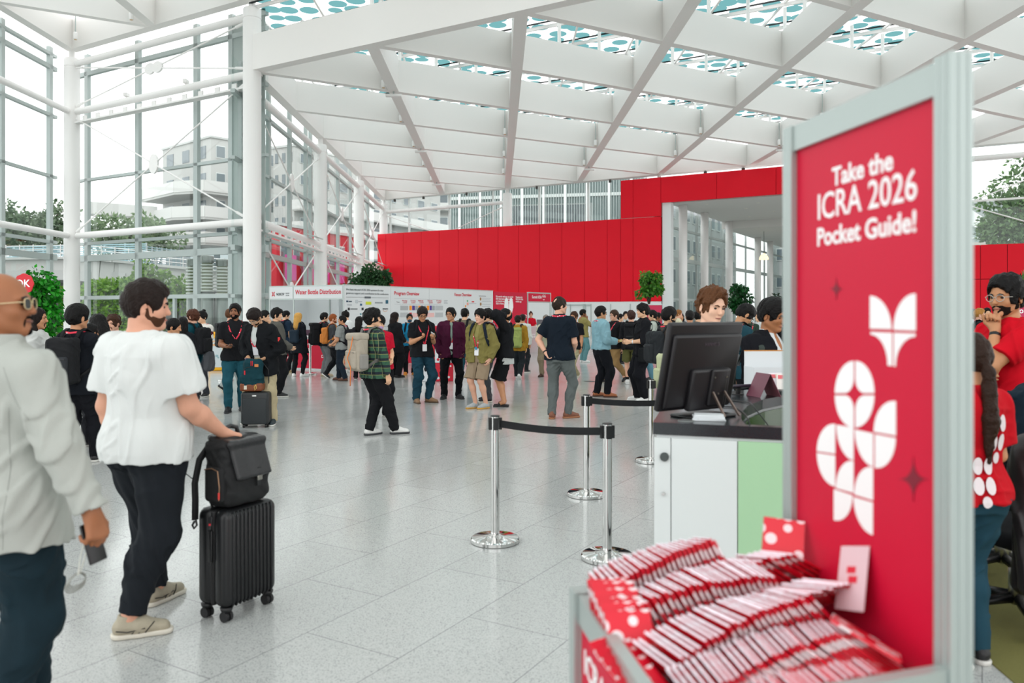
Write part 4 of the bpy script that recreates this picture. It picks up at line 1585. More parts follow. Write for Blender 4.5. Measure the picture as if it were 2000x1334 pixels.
def tree(name, x, Y, label, cat, blobs, n, size, cols, trunk, pot=None, seed=1, group=None, droop=.4, hollow=.5):
    t = empty(name, (x, Y, 0), 0, label, cat, group)
    leaf_cloud('foliage', blobs, n, size, leaf_mat(*cols), t, seed, droop, hollow)
    rg = random.Random(seed)
    tr = MB()
    r0, top = trunk
    zb = pot[2] * .9 if pot else 0
    tr.tube([(0, 0, zb), (.03, .02, zb + (top - zb) * .5), (0, -.02, top)], [r0, r0 * .8, r0 * .45], 8)
    for c, r in blobs:
        tr.tube([(0, 0, zb + (top - zb) * rg.uniform(.45, .8)), (c[0] * .5, c[1] * .5, (c[2] + top) / 2 - .1), (c[0] * .9, c[1] * .9, c[2])], [r0 * .45, r0 * .3, r0 * .12], 6)
    tr.build('trunk', mat('bark', '4a3a2c', .9, bump=.5, bscale=30.), t, True)
    if pot:
        mb = MB(); mb.lathe((0, 0, 0), [(pot[0] * .8, 0), (pot[0], pot[2]), (pot[0] * .94, pot[2]), (pot[0] * .9, pot[2] - .05), (.01, pot[2] - .05)], 24)
        mb.build('pot', mat('planter', pot[3] if len(pot) > 3 else '3c3e40', .5), t, True)
    return t


def blobs_of(seed, n, c, r, br):
    rg = random.Random(seed)
    out = []
    for i in range(n):
        while True:
            v = Vector((rg.uniform(-1, 1), rg.uniform(-1, 1), rg.uniform(-1, 1)))
            if v.length < 1: break
        b = br * rg.uniform(.75, 1.25)
        out.append(((c[0] + v.x * r[0], c[1] + v.y * r[1], c[2] + v.z * r[2]), (b, b, b * .85)))
    return out

# indoor plants
Yq = 26.5
tree('potted_tree', wx(718, Yq), Yq, 'dark green bushy potted tree rising behind the white sponsor board', 'plant', blobs_of(3, 16, (0, 0, 2.62), (.62, .5, .42), .26) + [((.62, 0, 2.35), (.2, .2, .16)), ((-.72, 0, 2.45), (.14, .14, .12))], 2600, .13, ('14381c', '3f6a3c'), (.05, 2.5), (.35, .35, .6), 5, droop=.5)
Yq = 34.
tree('potted_tree', wx(1266, Yq), Yq, 'bright green slender ficus tree in front of the right end of the red wall', 'plant', blobs_of(5, 18, (0, 0, 2.72), (.44, .4, .66), .2), 2000, .15, ('1d5a14', '69a83a'), (.045, 2.9), (.3, .3, .55), 6, droop=.7)
Yq = 15.5
tree('potted_tree', wx(84, Yq), Yq, 'glossy bright green potted tree beside the white corner column at left', 'plant', blobs_of(8, 18, (0, 0, 1.82), (.24, .22, .72), .20), 1800, .115, ('04500c', '2fae22'), (.04, 1.9), (.28, .28, .5), 9, droop=.8, hollow=.6)
Yq = 40.
tree('potted_tree', wx(1445, Yq), Yq, 'dark green potted tree left of the black suit jacket, against the passage glazing', 'plant', blobs_of(11, 14, (0, 0, 2.2), (.32, .3, .72), .28), 1800, .17, ('0a2c12', '1d6a2c'), (.05, 2.4), (.35, .35, .6), 12, droop=.7)
Yq = 42.
tree('potted_tree', wx(1524, Yq), Yq, 'sparse dark potted tree half hidden by the left post of the tall sign', 'plant', blobs_of(13, 12, (0, 0, 2.1), (.5, .3, .55), .24), 900, .17, ('0a1c0e', '274a2a'), (.05, 2.3), (.35, .35, .6), 14, droop=.7)
Yq = 22.
tree('potted_tree', wx(2004, Yq), Yq, 'green palm-like plant behind the magenta banner at the right edge', 'plant', blobs_of(15, 8, (0, 0, 2.25), (.25, .2, .3), .2), 700, .2, ('1a4a14', '7fb04a'), (.05, 2.2), (.3, .3, .6), 16, droop=.6)

# outdoor planting
def hedge(x0, Y0, x1, Y1, h, th, seed, label, n=9000):
    a, b = Vector((x0, Y0, 0)), Vector((x1, Y1, 0))
    L = (b - a).length
    t = empty('hedge', tuple(a), math.atan2((b - a).y, (b - a).x), label, 'hedge')
    rg = random.Random(seed)
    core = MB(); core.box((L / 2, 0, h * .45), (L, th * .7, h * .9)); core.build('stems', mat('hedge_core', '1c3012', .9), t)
    blobs = []
    k = int(L / .8)
    for i in range(k):
        for z in (.2, .5, .82):
            blobs.append(((L * (i + .5) / k, rg.uniform(-.1, .1), h * z), (.75, th * .62, h * .24)))
    leaf_cloud('foliage', blobs, n, .22, leaf_mat('2c5a0c', '76a524'), t, seed, .2, .75)
hedge(wx(150, 46), 47.5, wx(372, 46), 41.5, 3.25, 1.0, 31, 'clipped bright green hedge outside the left glass wall', 9000)
hedge(wx(50, 46), 50, wx(128, 46), 48.2, 3.0, 1.0, 33, 'bright green hedge seen left of the corner column', 3500)
hedge(wx(500, 56), 58, wx(575, 56), 56, 2.0, 1., 35, 'low yellow green hedge outside, right of the tall front column', 3000)
tree('garden_tree', wx(295, 41), 41., 'light leafy young tree standing before the hedge outside', 'tree', blobs_of(21, 10, (0, 0, 3.2), (.9, .6, 1.2), .5), 900, .26, ('35601e', '7ea04c'), (.05, 3.5), None, 22, hollow=.35)
tree('garden_tree', wx(345, 40), 40., 'broader leafy tree outside beside the steel ventilation stacks', 'tree', blobs_of(23, 9, (0, 0, 2.7), (1., .6, .9), .5), 800, .26, ('35641a', '86ac40'), (.05, 3.), None, 24, hollow=.35)
tree('garden_tree', wx(60, 75), 75., 'large grey green tree beyond the ramp at far left', 'tree', blobs_of(25, 22, (0, 0, 9.4), (4.4, 3, 2.4), 1.5), 5500, .42, ('40563f', '7a8f70'), (.2, 9.), None, 26)
tree('garden_tree', wx(235, 76), 76., 'distant pale tree top over the ramp, left of the balcony building', 'tree', blobs_of(27, 14, (0, 0, 8.7), (3.6, 2, 1.6), 1.3), 2200, .45, ('567248', '8aa078'), (.2, 9.), None, 28)
tree('garden_tree', wx(306, 80), 80., 'pale tree in front of the balcony building outside', 'tree', blobs_of(29, 10, (0, 0, 8.6), (2.6, 2, 2.2), 1.2), 1800, .42, ('56744c', '8aa37c'), (.2, 8.), None, 30)
tree('garden_tree', wx(2010, 60), 60., 'tall green tree outside behind the right hand clerestory', 'tree', blobs_of(41, 26, (0, 0, 9.3), (3.3, 2.2, 3.4), 1.2), 6000, .36, ('2c4c28', '7a9c66'), (.2, 9.), None, 42, hollow=.4)
tree('shrub', wx(640, 66), 66., 'red and green shrubs outside below the magenta screens', 'shrub', blobs_of(43, 8, (0, 0, 1.6), (2.6, .6, .8), .5), 1200, .25, ('8a2a2a', '6a9a3a'), (.04, 1.2), None, 44)

# ramp bridge outside the left glass
def ramp():
    t = empty('ramp_bridge', (0, 0, 0), 0, 'white concrete ramp bridge curving past outside the left glass wall', 'bridge')
    pts = []
    for k in range(25):
        u = k / 24
        x = -150 + u * 640
        Y = 60 - 6 * u + 14 * max(0, u - .55)
        pts.append((wx(x, Y), Y, 5.25 - 1.9 * max(0, u - .45)))
    deck = MB(); par = MB(); rail = MB(); und = MB()
    for a, b in zip(pts[:-1], pts[1:]):
        deck.bar((a[0], a[1] + 3, a[2] - 1.0), (b[0], b[1] + 3, b[2] - 1.0), 6.2, .7)
        par.bar((a[0], a[1], a[2] - .45), (b[0], b[1], b[2] - .45), .3, 1.5)
        par.bar((a[0], a[1] - .25, a[2] + .20), (b[0], b[1] - .25, b[2] + .20), .5, .16)
        und.bar((a[0], a[1] + 6.0, (a[2] - 1.3) / 2), (b[0], b[1] + 6.0, (b[2] - 1.3) / 2), .4, a[2] - 1.3)
        for z in (.55, .85, 1.15):
            rail.tube([(a[0], a[1] + .1, a[2] + z), (b[0], b[1] + .1, b[2] + z)], .03, 5)
        rail.tube([(a[0], a[1] + .1, a[2] + .2), (a[0], a[1] + .1, a[2] + 1.25)], .035, 5)
    par.build('parapet', mat('concrete', 'a9aca9', .7, vary=.06, vscale=.8), t)
    deck.build('deck', mat('concrete_under', 'a3a6a4', .8), t)
    und.build('abutment', mat('brick_under', '6b706e', .85, vary=.2, vscale=2.), t)
    rail.build('railing', M_steel, t)
ramp()
# slatted blue grey screen behind the ramp
def screen(name, xa, Ya, xb, Yb, z0, z1, n, label, col, slat=.10):
    t = empty(name, (0, 0, 0), 0, label, 'fence')
    a, b = Vector((wx(xa, Ya), Ya, 0)), Vector((wx(xb, Yb), Yb, 0))
    s = MB(); p_ = MB()
    for k in range(n):
        z = z0 + (z1 - z0) * k / (n - 1)
        s.bar((a.x, a.y, z), (b.x, b.y, z), .05, slat)
    for k in range(9):
        q = a + (b - a) * k / 8
        p_.bar((q.x, q.y + .06, 0), (q.x, q.y + .06, z1 + .1), .09, .09, up=(b - a))
    s.build('slats', mat('slat', col, .5), t); p_.build('post', mat('slat_post', 'a8b4b6', .5), t)
screen('slatted_fence', -30, 70, 285, 66, 5.0, 7.2, 14, 'pale blue slatted fence above the ramp outside', '8fb0b8')
screen('slatted_fence', 286, 66.5, 360, 72, 4.6, 7.0, 14, 'blue grey slatted fence joining the balcony building', '7fa0a6')

# ventilation stacks
for i, (x, Y, zt) in enumerate(((377, 33.8, 3.86), (405, 33.2, 3.95), (434, 33.4, 3.82), (452, 34.2, 3.5))):
    lb = ('steel ventilation stack with louvred head, leftmost of the row outside', 'steel ventilation stack with louvred head, second from the left outside',
          'steel ventilation stack with louvred head, third from the left outside', 'narrower ventilation stack with louvred head, rightmost of the row outside')[i]
    t = empty('ventilation_stack', (wx(x, Y), Y, 0), 0, lb, 'vent', 'ventilation stacks outside the glass')
    r = .26 if i < 3 else .2
    mb = MB(); mb.lathe((0, 0, 0), [(r, 0), (r, zt - 1.55)], 20); mb.build('shaft', mat('stack_steel', '8f9590', .35, metal=.4), t, True)
    mb = MB()
    for k in range(9):
        z = zt - 1.50 + k * .135
        mb.lathe((0, 0, z), [(r * .97, 0), (r + .03, .03), (r + .03, .06), (r * .9, .08)], 20)
    mb.build('louvre', mat('louvre', 'd9ddd6', .4, metal=.3), t)
    mb = MB(); mb.lathe((0, 0, 0), [(r * .8, zt - 1.5), (r * .8, zt - .3)], 16); mb.build('core', mat('louvre_core', '6f7a50', .6), t)
    mb = MB(); mb.lathe((0, 0, zt - .30), [(r, 0), (r, .28), (r * .9, .30)], 20); mb.build('cap', mat('stack_steel', '8f9590', .35, metal=.4), t)


# ---- buildings
M_render = mat('white_render', 'b2b3b0', .7)
M_win = mat('dark_window', '5d6a70', .15, spec=.7)
def block(o, rz, w, d, h, label, floors=5, z0=3., balc=None, wins=4, roofcol=None, name='apartment_building', wall=None, base=None, side_wins=3):
    """box building: front face along local x at y = 0, body behind it"""
    t = empty(name, (o[0], o[1], 0), rz, label, 'building')
    mb = MB(); mb.box((w / 2, d / 2, (h + z0) / 2), (w, d, h - z0)); mb.build('wall', wall or M_render, t)
    if z0 > .1:
        mb = MB(); mb.box((w / 2 + .2, d / 2 + .3, z0 / 2), (w - .6, d - .6, z0)); mb.build('base', base or mat('glazed_base', '7f949a', .3), t)
    mb = MB(); mb.box((w / 2, d / 2, h + .12), (w + .3, d + .3, .24)); mb.build('roof', mat('roof_edge', 'b9bcba', .6), t)
    fh = (h - z0) / floors
    for f in range(floors):
        z = z0 + fh * f
        for k in range(wins):
            cx = w * (k + .5) / wins
            wb_ = MB(); wb_.box((cx, -.03, z + fh * .52), (w / wins * .5, .10, fh * .46)); wf = wb_.build('window', mat('window_trim', 'c9cecc', .5), t)
            pb = MB(); pb.box((cx, -.08, z + fh * .52), (w / wins * .44, .06, fh * .40)); pb.build('pane', M_win, wf)
        for k in range(side_wins):
            for sx in (0, w):
                cy = d * (k + .5) / side_wins
                wb_ = MB(); wb_.box((sx, cy, z + fh * .52), (.10, d / side_wins * .42, fh * .46)); wb_.build('window', M_win, t)
        if balc and f < balc[2]:
            q = MB()
            q.box((w / 2 + balc[1], -balc[0] / 2, z + .1), (w + .8, balc[0], .2))
            q.build('balcony', M_render, t)
            q = MB()
            q.box((w / 2 + balc[1], -balc[0], z + .65), (w + .8, .08, 1.0)); q.box((balc[1] - .4, -balc[0] / 2, z + .65), (.08, balc[0], 1.0)); q.box((w + balc[1] + .4, -balc[0] / 2, z + .65), (.08, balc[0], 1.0))
            q.build('balustrade', mat('balustrade', 'cbccc9', .5), t)
    return t

Yb = 88.
t = block((wx(412, Yb), Yb), R(50), 9., 11., 20.8, 'white apartment building with stepped corner balconies seen through the left glass', 4, 8.7, None, 4)
for k, z in enumerate((9.6, 12.4, 15.2)):
    e_ = .5 * k
    out = [(9, -1.7), (-1.6, -1.7 + e_ * .3), (-3.6 + e_ * .5, 2.2), (-2.6, 11)]
    bl_ = MB()
    for (x0, y0), (x1, y1) in zip(out[:-1], out[1:]):
        bl_.bar((x0, y0, z), (x1, y1, z), .12, 1.2)
    bl_.build('balustrade', mat('balustrade', 'cbccc9', .5), t)
    bl_ = MB(); bl_.prism([(9, -1.7), (9, 0), (0, 0), (0, 11), (-2.6, 11), (-3.6 + e_ * .5, 2.2), (-1.6, -1.7 + e_ * .3)][::-1], z - .85, z - .6); bl_.build('balcony_slab', M_render, t)
for k, z in enumerate((10.2, 13.)):
    bl_ = MB(); bl_.prism([(-9.5, 8.5), (-2.6, 7.), (-2.6, 11), (-8.5, 11)], z - .8, z + .5); bl_.build('far_balcony', mat('balustrade', 'cbccc9', .5), t)
bl_ = MB()
for k in range(6):
    bl_.prism([(-3.5 + k * 1.7, -2.2), (-2.6 + k * 1.7, -2.2), (-2.6 + k * 1.7, -2.1), (-3.5 + k * 1.7, -2.1)], 1.2, 7.8)
bl_.build('striped_screen', mat('stripe', 'cfe0e2', .5), t)
block((wx(575, 84), 84), R(62), 28., 3., 19., 'long white apartment block facing the side glass wall', 5, 7.6, (1.2, 0, 3), 9, side_wins=3)
t = block((wx(540, 68), 68), R(70), 13., 5., 9., 'low red pavilion outside the side glass wall', 2, .4, None, 7, name='pavilion', wall=mat('pavilion_red', 'b3202e', .6))
mb = MB()
for k in range(5):
    mb = MB(); mb.box((1.3 + 2.6 * k, -.5, 5.4), (1.5, .12, 2.2)); mb.build('sun_screen', mat('magenta_screen', 'c02a86', .5), t)
block((wx(752, 122), 122), R(6), 10.5, 9., 24., 'white apartment block with balconies above the left part of the red wall', 6, 3., (1.4, 0, 6), 3)
t = block((wx(880, 78), 78), R(-12), 18.6, 9., 17., 'pale glass office building above the middle of the red wall', 4, .5, None, 1, name='office_building', wall=mat('office_glass', '8fa3a2', .2, spec=.6))
mb = MB()
rg = random.Random(4)
for k in range(75):
    mb.box((.13 + k * .247, -.22, 9.), (.05, .25, 15.6))
mb.build('louvre', mat('fin_metal', 'b9c4c2', .4), t)
mb = MB()
for k in range(5):
    mb.box((9.3, -.1, 3. + k * 3.2), (18.5, .3, .3))
for k in range(9):
    mb.box((1.0 + k * 2.07, -.25, 9.), (.22, .3, 15.6))
mb.build('floor_band', mat('band', 'e8ecea', .5), t)
t = empty('glass_roof_building', (wx(1905, 75), 75, 0), 0, 'glass building with a sloping white edge outside at the far right', 'building')
mb = MB()
vs = [(-9, 0, 0), (4.2, 0, 0), (4.2, 0, 7.2), (-9, 0, 15.5), (-9, 8, 0), (4.2, 8, 0), (4.2, 8, 7.2), (-9, 8, 15.5)]
mb.add(vs, [(0, 1, 2, 3), (7, 6, 5, 4), (0, 4, 5, 1), (1, 5, 6, 2), (2, 6, 7, 3), (3, 7, 4, 0)]); mb.build('glazing', mat('office_glass', '8fa3a2', .2, spec=.6), t)
mb = MB(); mb.bar((-9, -.1, 15.7), (4.4, -.1, 7.3), .5, 1.2)
for k in range(8):
    z = 2 + k * 1.1
    mb.bar((-9, -.15, z + 1.), (4.2 - max(0, (z - 6.5)) * 1.6, -.15, z + 1.), .12, .12)
mb.build('mullion', mat('white_frame', 'dfe5e3', .4), t)

block((11.4, 68.9), math.atan2(OUTA.y, OUTA.x), 30., 1.6, 12.6, 'pale grey building with many windows outside the passage glazing', 4, .3, None, 14, name='office_building', wall=mat('grey_render', '9aa09f', .6), side_wins=1)
q_ = Vector((10.2, 52.3, 0)) + OUTA * 47 + DA * 4
block((q_.x, q_.y), math.atan2(-DA.y, -DA.x), 34., 6., 13., 'grey building closing the view at the far end of the passage', 4, .3, None, 11, name='office_building', wall=mat('grey_render', '9aa09f', .6))
# ------------------------------------------------------------------ exhibition booths in the middle distance
M_alu = mat('anodised_aluminium', 'b4bdba', .38, metal=.55)
M_panel = mat('white_laminate', 'd5d9da', .5)
M_sred = mat('printed_red', 'c70c34', .5, spec=.3)
M_txr = mat('red_print', 'd01030', .6)
M_txw = mat('white_print', 'f2f2f2', .6)
M_txg = mat('grey_print', '5a6064', .6)
M_dark = mat('dark_print', '20262c', .6)
BC = Vector((wx(672, 22.4), 22.4, 0)); BH = 2.38


class Plane:
    """upright surface: o = foot of its left edge, d = direction to the right as seen by the viewer"""
    def __init__(s, o, d):
        s.o = Vector(o); s.d = Vector(d).normalized(); s.n = s.d.cross(Vector((0, 0, 1)))
    def s_of(s, x):
        k = (x - 1000) / FPX
        return (k * s.o.y - s.o.x) / (s.d.x - k * s.d.y)
    def sz(s, x, y):
        t = s.s_of(x); p = s.o + s.d * t
        return t, wz(y, p.y)
    def pt(s, t, z, off=0.):
        p = s.o + s.d * t + s.n * off
        return Vector((p.x, p.y, z))
    def M(s, t, z, off=.004):
        return frame(s.pt(t, z, off), s.d)
    def rect(s, mb, t0, t1, z0, z1, off=.003, th=.002, mi=0):
        mb.plate([s.pt(t0, z0, off), s.pt(t1, z0, off), s.pt(t1, z1, off), s.pt(t0, z1, off)], s.n, th, mi)
    def text(s, txt, x0, x1, y, m, parent, size=None, bold=.0, off=.006, name='lettering', align='LEFT', hpx=None):
        """text spanning columns x0..x1 at row y of the photograph"""
        t0 = s.s_of(x0); _, z = s.sz((x0 + x1) / 2, y); t1 = s.s_of(x1); ta = t0
        o = lettering(txt, 1., Matrix.Identity(4), m, None, name, bold, align, ext=.001)
        w = max(v.co.x for v in o.data.vertices) - min(v.co.x for v in o.data.vertices)
        k = (t1 - ta) / w
        p = s.o + s.d * s.s_of((x0 + x1) / 2)
        ky = k if hpx is None else hpx * p.y / FPX / .70
        for v in o.data.vertices:
            v.co.x *= k; v.co.y *= ky; v.co.z *= 1.
        o.parent = parent
        o.matrix_world = s.M(t0, z, off)
        bpy.context.view_layer.update()
        if parent is not None:
            o.matrix_parent_inverse = parent.matrix_world.inverted()
        return o


bA = Plane(BC + DA * 2.96, -DA)          # front of the bottle booth, seen left to right
bB = Plane(BC, ND)                       # long notice wall

# -- water bottle booth
t = empty('exhibition_booth', tuple(BC + DA * 1.5), 0, 'white shell booth with a lettered fascia, left of the long notice wall', 'booth')
def rel(o, par):
    o.parent = par
    bpy.context.view_layer.update()
    o.matrix_parent_inverse = par.matrix_world.inverted()
    return o
def bpart(mb, name, m, par, **k):
    return rel(mb.build(name, m, None, **k), par)
for s_ in (0, 1.0, 2.94):
    mb = MB(); p = bA.pt(s_, 0); mb.tube([(p.x, p.y, 0), (p.x, p.y, BH)], .022, 8); bpart(mb, 'post', M_alu, t)
mb = MB(); bA.rect(mb, .02, .98, BH - .36, BH - .02, 0, .02); bA.rect(mb, 1.02, 2.92, BH - .36, BH - .02, 0, .02); f1 = bpart(mb, 'fascia_board', M_panel, t)
for z in (BH - .38, BH):
    mb = MB(); mb.bar(bA.pt(0, z), bA.pt(2.96, z), .03, .035); bpart(mb, 'rail', M_alu, t)
for i, (s0, s1) in enumerate(((0, .99), (.99, 1.98), (1.98, 2.88))):
    mb = MB(); bA.rect(mb, s0, s1, 0, BH - .02, -1.55, .03); bpart(mb, 'back_panel', M_panel, t)
    mb = MB(); p = bA.pt(min(s1, 2.85), 0, -1.5); mb.tube([(p.x, p.y, 0), (p.x, p.y, BH)], .022, 8); bpart(mb, 'post', M_alu, t)
for s_ in (0.0,):
    mb = MB(); a, b = bA.pt(s_, 0, -1.55), bA.pt(s_, 0, -.02); mb.bar((a.x, a.y, BH / 2), (b.x, b.y, BH / 2), .03, BH - .04); bpart(mb, 'side_panel', M_panel, t)
mb = MB(); a, b = bA.pt(2.0, 0, -1.5), bA.pt(2.0, 0, -.8); mb.bar((a.x, a.y, BH / 2), (b.x, b.y, BH / 2), .03, BH - .04); bpart(mb, 'side_panel', M_panel, t)
bA.text('Water Bottle Distribution', 578, 667, 570.5, M_txr, f1, bold=.012, off=.026, hpx=9)
bA.text('NOKOV', 541, 556, 575, M_dark, f1, bold=.01, off=.026, hpx=5)
bA.text('MOTION', 559, 566, 573, M_txg, f1, off=.026, hpx=2); bA.text('CAPTURE', 559, 566, 577, M_txg, f1, off=.026, hpx=2)
# the four-armed red emblem
mb = MB()
sc_, zc_ = bA.sz(535, 574.5)
def star_ring(mb, pl, s0, z0, r, off):
    for q in range(4):
        a = math.pi / 4 + q * math.pi / 2
        pts = []
        for da, rr in ((-.5, .55), (-.18, .75), (-.22, 1.1), (.22, 1.1), (.18, .75), (.5, .55)):
            pts.append(pl.pt(s0 + r * rr * math.cos(a + da), z0 + r * rr * math.sin(a + da) * 1.1, off))
        mb.plate(pts, pl.n, .002)
    for k in range(16):
        a0, a1 = 2 * math.pi * k / 16, 2 * math.pi * (k + 1) / 16
        mb.plate([pl.pt(s0 + r * q * math.cos(a), z0 + r * q * math.sin(a), off) for q, a in ((.38, a0), (.62, a0), (.62, a1), (.38, a1))], pl.n, .002)
    mb.plate([pl.pt(s0 + r * .2 * math.cos(2 * math.pi * k / 10), z0 + r * .2 * math.sin(2 * math.pi * k / 10), off) for k in range(10)], pl.n, .002)
star_ring(mb, bA, sc_, zc_, .075, .022); bpart(mb, 'emblem', M_txr, f1)

def counter_row(pl, s0, s1, off, label, texts, h=.96, red=.86, name='booth_counter', depth=.5):
    c = empty(name, tuple(pl.pt((s0 + s1) / 2, 0, off)), 0, label, 'counter')
    mb = MB(); a, b = pl.pt(s0, 0, off - depth / 2), pl.pt(s1, 0, off - depth / 2)
    mb.bar((a.x, a.y, (h - .03) / 2), (b.x, b.y, (h - .03) / 2), depth, h - .03); bpart(mb, 'body', M_panel, c)
    mb = MB(); mb.bar((a.x, a.y, h - .015), (b.x, b.y, h - .015), depth + .05, .03); bpart(mb, 'top', mat('counter_white', 'e6e8e8', .4), c)
    mb = MB(); pl.rect(mb, s0 + .02, s1 - .02, .05, red, off + .002, .006); pr_ = bpart(mb, 'front_panel', M_sred, c)
    mb = MB()
    for q in (s0, s1): p = pl.pt(q, 0, off); mb.tube([(p.x, p.y, 0), (p.x, p.y, h)], .018, 6)
    bpart(mb, 'corner_post', M_alu, c)
    for (tx, x0, x1, y, hp) in texts:
        pl2 = Plane(pl.o + pl.n * off, pl.d)
        pl2.text(tx, x0, x1, y, M_txw, pr_, bold=.012, off=.010, hpx=hp)
    return c
c1_ = counter_row(bA, .05, 1.42, .56, 'red fronted booth counter behind the black coat, left of the pair', [('Water', 546, 575, 678, 6), ('Bottle', 546, 574, 688, 6), ('Distribution', 540, 574, 697, 5.5)])
c2_ = counter_row(bA, 1.52, 2.9, .56, 'red fronted booth counter under the fascia, right of the pair', [('Supporting', 588, 611, 672, 4.5), ('NOKOV', 594, 606, 683, 5), ('Water', 632, 655, 676, 6), ('Bottle', 634, 660, 687, 6), ('Distribution', 628, 662, 697, 5.5)])
# dark crates of bottles standing on the counters
for i, (s_, w_) in enumerate(((1.75, .3), (2.1, .3), (2.45, .25))):
    mb = MB(); p = bA.pt(s_, 0, .32); mb.rbox((p.x, p.y, 1.04), (w_, .22, .16), .015)
    tag(mb.build('bottle_box', mat('purple_card', '4a2a3e', .6)), ('purple carton on the right red counter, nearest the black coat', 'middle purple carton on the right red counter', 'smaller purple carton at the right end of the red counter')[i], 'box', 'purple cartons on the bottle counter')
t = empty('counter_sign', tuple(bA.pt(1.02, .96, .4)), 0, 'small white and red card in a stand on the red counter beside the black coat', 'sign')
mb = MB(); q = bA.pt(1.0, 0, .4); mb.box((q.x, q.y, 1.24), (.21, .02, .30), rz=math.atan2(-DA.y, -DA.x)); cs = bpart(mb, 'card', mat('card_white', 'e8e8e8', .5), t)
mb = MB(); bA.rect(mb, .9, 1.1, 1.33, 1.385, .412, .003); bpart(mb, 'header', M_sred, cs)
mb = MB(); mb.tube([(q.x, q.y, .96), (q.x, q.y, 1.1)], .012, 6); bpart(mb, 'foot', M_alu, t)

# -- long notice wall
t = empty('notice_wall', tuple(BC), 0, 'long white printed wall with programme and venue overview behind the crowd', 'display wall')
edges = [0, 2.05, 4.0, 6.0, 7.92]
panels = []
for a, b in zip(edges[:-1], edges[1:]):
    mb = MB(); bB.rect(mb, a + .004, b - .004, .45, BH, -.05, .05); panels.append(bpart(mb, 'panel', M_panel, t))
    mb = MB(); bB.rect(mb, a + .004, b - .004, .02, .45, -.05, .052); bpart(mb, 'base_panel', M_sred, t)
mb = MB(); mb.bar(bB.pt(0, BH + .01, -.02), bB.pt(7.92, BH + .01, -.02), .05, .03); bpart(mb, 'top_rail', M_alu, t)
bB.text('We thank this year\'s ICRA 2026 sponsors for their', 675.5, 749, 566.5, M_txg, panels[0], hpx=4)
bB.text('generous support and contribution to the conference.', 675.5, 759, 573.5, M_txg, panels[0], hpx=4)
mb = MB()
bB.rect(mb, bB.s_of(676), bB.s_of(759), 2.045, 2.052); bB.rect(mb, bB.s_of(676), bB.s_of(759), 1.18, 1.187)
bB.rect(mb, bB.s_of(712), bB.s_of(724), 2.02, 2.075, .004)
bpart(mb, 'rule', M_txg, panels[0])
def chip(x0, x1, y0, y1, col, par, mname='print'):
    mb = MB(); s0, s1 = bB.s_of(x0), bB.s_of(x1); Yc = (bB.o + bB.d * s0).y
    bB.rect(mb, s0, s1, wz(y1, Yc), wz(y0, Yc), .004)
    return bpart(mb, 'sponsor_logo' if par is panels[0] else 'table_cell', mat(mname, col, .6), par)
for a in ((676, 680, 587, 590, '20405a'), (681, 687, 587.5, 590, '4a5a64'), (694, 699, 586, 592, 'b8c0c4'), (700, 707, 588, 590, 'b0b6ba'), (714, 725, 589, 595, 'c8d020'), (732, 747, 590, 592.5, '8a9296'), (753, 758, 586, 593, '1f5a70'), (678, 687, 594.5, 596.5, 'a8aeb2'), (703, 707, 593, 597, '2a5a80'), (679, 683, 601, 606, '16181c'), (684, 698, 602.5, 604.5, '5a6064'), (706, 710, 601, 606, '18202a'), (733, 739, 601, 605, '9aa2a6'), (703, 706, 612, 615, '50909a'), (718, 722, 616, 619, '4a8aa0')):
    chip(*a, panels[0])
bB.text('amazon', 747, 757.5, 603, M_dark, panels[0], bold=.01, hpx=3.5)
mb = MB()
for k in range(8):
    a0, a1 = R(205 + 16 * k), R(205 + 16 * (k + 1))
    s0, z0 = bB.sz(752, 603.5)
    mb.plate([bB.pt(s0 + .10 * math.cos(a) * q, z0 + .075 * math.sin(a) * q, .004) for q, a in ((1, a0), (1.12, a0), (1.12, a1), (1, a1))][::-1], bB.n, .001)
bpart(mb, 'sponsor_logo', mat('print', 'e08a20', .6), panels[0])
bB.text('Program Overview', 769.5, 818.5, 573.5, M_txr, panels[1], bold=.014, hpx=7)
bB.text('Venue Overview', 887, 921, 576, M_txr, panels[3], bold=.014, hpx=6)
mb = MB()
for y in (584, 594.5, 618, 634):
    Yc = 25.; bB.rect(mb, bB.s_of(770), bB.s_of(862), wz(y, Yc), wz(y, Yc) + .006, .003)
bpart(mb, 'rule', mat('print', '9aa0a4', .6), t)
for tx, x in (('Monday', 785), ('Tuesday', 801.5), ('Wednesday', 816.5), ('Thursday', 834.5), ('Friday', 852)):
    bB.text(tx, x, x + 10, 587.5, M_txr, panels[1], hpx=2.6)
for tx, x in (('1 June', 786), ('2 June', 803), ('3 June', 819), ('4 June', 837), ('5 June', 853)):
    bB.text(tx, x, x + 8, 591, M_txr, panels[1], hpx=2.4)
bB.text('Time', 774, 780, 590, M_txg, panels[1], hpx=2.4)
